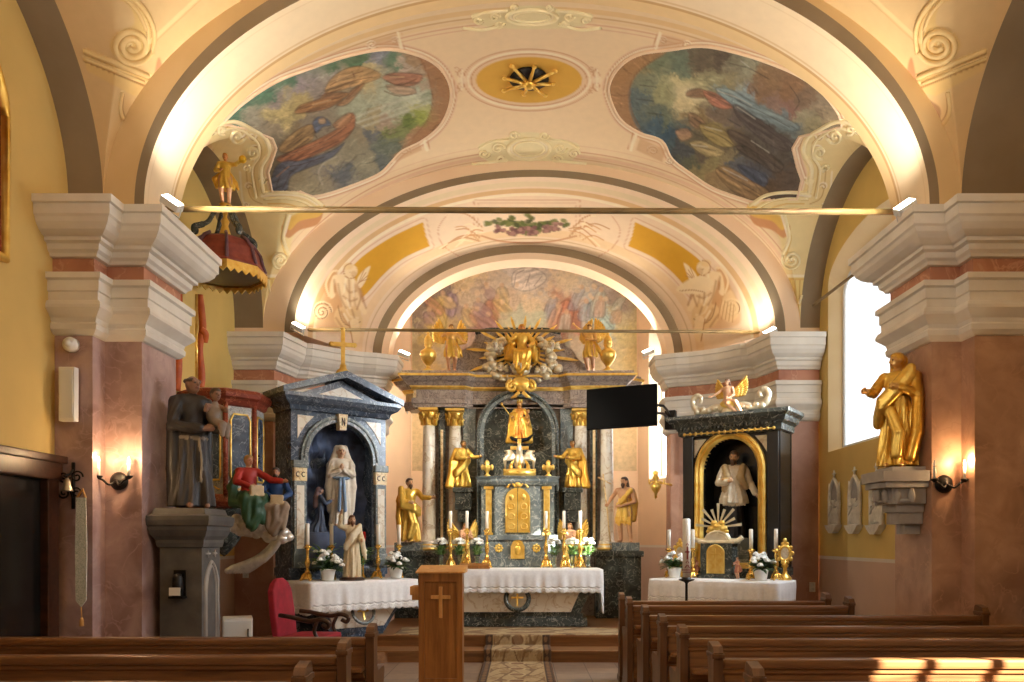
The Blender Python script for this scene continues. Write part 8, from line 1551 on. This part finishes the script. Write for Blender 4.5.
# stations of the cross on the yellow wall
M['relief'] = mat_noise('white_relief_plaster', rgb(206, 200, 184), rgb(236, 230, 216), 9, 0.7, bump=0.15)
def station(seed):
    t = thing('relief_plaque', '', 'wall relief', (0, 0, 0)); b = MB(); w_ = .17; q = [(-w_, 0), (-w_, .38)] + [(-w_ + 2 * w_ * (1 - math.cos(a)), .38 + 2 * w_ * math.sin(a)) for a in np.linspace(.12, PI / 3, 7)]; q = q + [(-x, z) for x, z in reversed(q[:-1])]
    b.tube([(x, -.03, z) for x, z in q], .028, 6, True); [b.tube([(s * w_, -.03, .36), (s * (w_ + .02), -.03, .62)], [.03, .008], 6) for s in (-1, 1)]; b.tube([(0, -.03, .66), (0, -.03, .80)], [.02, .012], 6); b.tube([(-.05, -.03, .75), (.05, -.03, .75)], .012, 6); b.prism([(-.22, 0), (.22, 0), (.16, -.06), (.06, -.12), (-.06, -.12), (-.16, -.06)], -.09, 0, 'Y'); b.build('gothic_frame', M['relief'], t)
    b = MB(); b.prism(q, -.02, 0, 'Y'); b.build('ground', M['ltstone'], t); b = MB(); rr = random.Random(seed)
    for k in range(5): x = -.12 + .06 * k; hh = .22 + .08 * rr.random(); b.ell((x, -.035, hh / 2 + .01), (.035, .03, hh / 2), 8, 6); b.ell((x + .01, -.04, hh + .05), (.026, .026, .034), 8, 6)
    b.tube([(-.12, -.06, .1 + .1 * rr.random()), (.10, -.06, .36)], .014, 6); b.build('figures', M['relief'], t, merge=False); return t
S0 = station(1); first = [True]
for px, lb in ((836.5, 'leftmost of three white gothic relief plaques under the tall window'), (857, 'middle of three white gothic relief plaques under the tall window'), (879, 'white gothic relief plaque nearest the stone corbel')):
    d = 4.6 * F / (px - VX); put(S0, first, (4.595, d, at(0, 525, d).z), -PI / 2, lb, 'gothic relief plaques')
# tie rods and floodlights
M['tie'] = mat_noise('bronze_painted_iron', rgb(112, 90, 50), rgb(140, 114, 68), 6, 0.55, metal=0.1)
def rod(p0, p1, r, lb, n='tie_rod'): b = MB(); b.tube([p0, p1], r, 10); o = b.build(n, M['tie']); tag(o, lb, 'tie rod', 'tie rods')
rod((-3.75, 8.15, at(0, 209, 8.15).z), (4.02, 8.15, at(0, 212, 8.15).z), .030, 'long tie rod spanning the front chancel arch'); rod((-3.62, 12.6, at(0, 329.5, 12.6).z), (3.9, 12.6, at(0, 332, 12.6).z), .024, 'thinner tie rod before the altar, crossing the wall fresco'); rod((4.28, 11.75, at(0, 298, 11.4).z), (4.30, 9.2, 5.02), .022, 'short tie rod across the tall side window')
M['lampglow'] = mat_emit('lit_flood_glass', (1.0, 0.93, 0.8, 1), 22.0)
def flood():
    t = thing('floodlight', '', 'floodlight', (0, 0, 0)); b = MB(); b.bbox((-.10, -.05, -.04), (.10, .05, .03), .01); b.tube([(-.11, 0, -.0), (-.11, 0, -.09), (.11, 0, -.09), (.11, 0, 0)], .008, 5); b.build('housing', M['frame_white'], t); b = MB(); b.bbox((-.09, -.044, .028), (.09, .044, .036), .003); b.build('lamp_glass', M['lampglow'], t); return t
FL = flood(); first = [True]; FPOS = []
for px, py, d, tl, lb in ((172, 203, 7.72, .6, 'lit floodlight on the left cornice of the front arch'), (905, 207, 7.72, -.6, 'lit floodlight on the right cornice of the front arch'), (298, 327, 12.25, .5, 'lit floodlight on the cornice above the grotto altar'), (770, 332, 12.2, -.5, 'lit floodlight on the cornice above the black side altar'), (404, 354, 14.0, .4, 'lit floodlight left of the high altar cornice'), (648, 352, 14.0, -.4, 'lit floodlight right of the high altar, before the apse window')):
    o = put(FL, first, at(px, py, d), 0, lb, 'floodlights on the cornices'); o.rotation_euler = (.55, tl, 0); FPOS.append((o.location.copy(), 1 if px < 522 else -1))
# ================================================================== LIGHT
sc.view_settings.view_transform = 'Standard'; sc.view_settings.look = 'None'; sc.view_settings.exposure = 0.0; sc.view_settings.gamma = 1.0
sc.view_settings.use_curve_mapping = False
W = bpy.data.worlds.new('sky'); sc.world = W; W.use_nodes = True
W.node_tree.nodes['Background'].inputs['Color'].default_value = (0.80, 0.90, 1.0, 1); W.node_tree.nodes['Background'].inputs['Strength'].default_value = 4.0
def light(name, kind, loc, energy, colr, rot=None, target=None, **kw):
    l = bpy.data.lights.new(name, kind); l.energy = energy; l.color = colr
    for k, v in kw.items(): setattr(l, k, v)
    o = bpy.data.objects.new(name, l); COL.objects.link(o); o.location = loc
    if target is not None: o.rotation_euler = (Vector(target) - Vector(loc)).to_track_quat('-Z', 'Y').to_euler()
    elif rot: o.rotation_euler = rot
    return o
WARM = (1.0, 0.90, 0.76); WARM2 = (1.0, 0.91, 0.76)
sun = light('sun', 'SUN', (10, 0, 8), 75.0, (1, 0.95, 0.86), angle=0.009)
sun.rotation_euler = Vector((-3.8, 2.75, -2.6)).to_track_quat('-Z', 'Y').to_euler()
for i, (p, sx) in enumerate(FPOS):
    light('flood_beam', 'SPOT', (p.x + .03 * sx, p.y + .02, p.z + .09), [195, 195, 62, 62, 130, 130][i], WARM2, target=(p.x + sx * 2.2, p.y + (1.3 if i < 4 else .9), p.z + 2.6), spot_size=2.6, spot_blend=0.9, shadow_soft_size=0.08)
for o, sides in SCONCES:
    for s in sides: light('sconce_bulb', 'POINT', (o.location.x + .145 * s, o.location.y - .16, o.location.z + .22), 9, (1, .66, .34), shadow_soft_size=.02)
for p, tg in ((FPOS[0][0], (.6, 13.4, 2.3)), (FPOS[1][0], (-.7, 13.4, 2.3)), (FPOS[0][0], (2.6, 11.4, 1.7)), (FPOS[1][0], (-2.4, 11.2, 1.7))):      # unseen spotlights added behind the front arch to brighten the altars
    light('altar_fill', 'SPOT', (p.x, 8.75, p.z + .02), 950 if tg[1] > 13 else 260, WARM2, target=tg, spot_size=.66 if tg[1] > 13 else .42, spot_blend=.8, shadow_soft_size=.06)
for s in (-1, 1):      # unseen lamps added behind the apse arch to brighten its walls
    light('apse_fill', 'AREA', (.1 + s * 2.3, 14.45, 4.3), 34, WARM2, target=(.1 + s * 2.3, 15.8, 3.2), shape='RECTANGLE', size=.3, size_y=.8)
light('window_fill', 'AREA', (4.52, 9.75, 4.1), 125, (.80, .90, 1.0), target=(-1.6, 11.6, .9), shape='RECTANGLE', size=.9, size_y=2.0, spread=2.0)      # fill lamp added inside the tall side window, cool light for the sanctuary
# fill lamps added out of view at nave cornice height
for x, y in ((-3.6, 3.8), (3.9, 3.8), (-3.6, -1), (3.9, -1)):
    light('nave_fill', 'AREA', (x, y, 4.95), 58, (1.0, .95, .87), target=(0.1, y + 1, 9), shape='RECTANGLE', size=0.5, size_y=0.2)
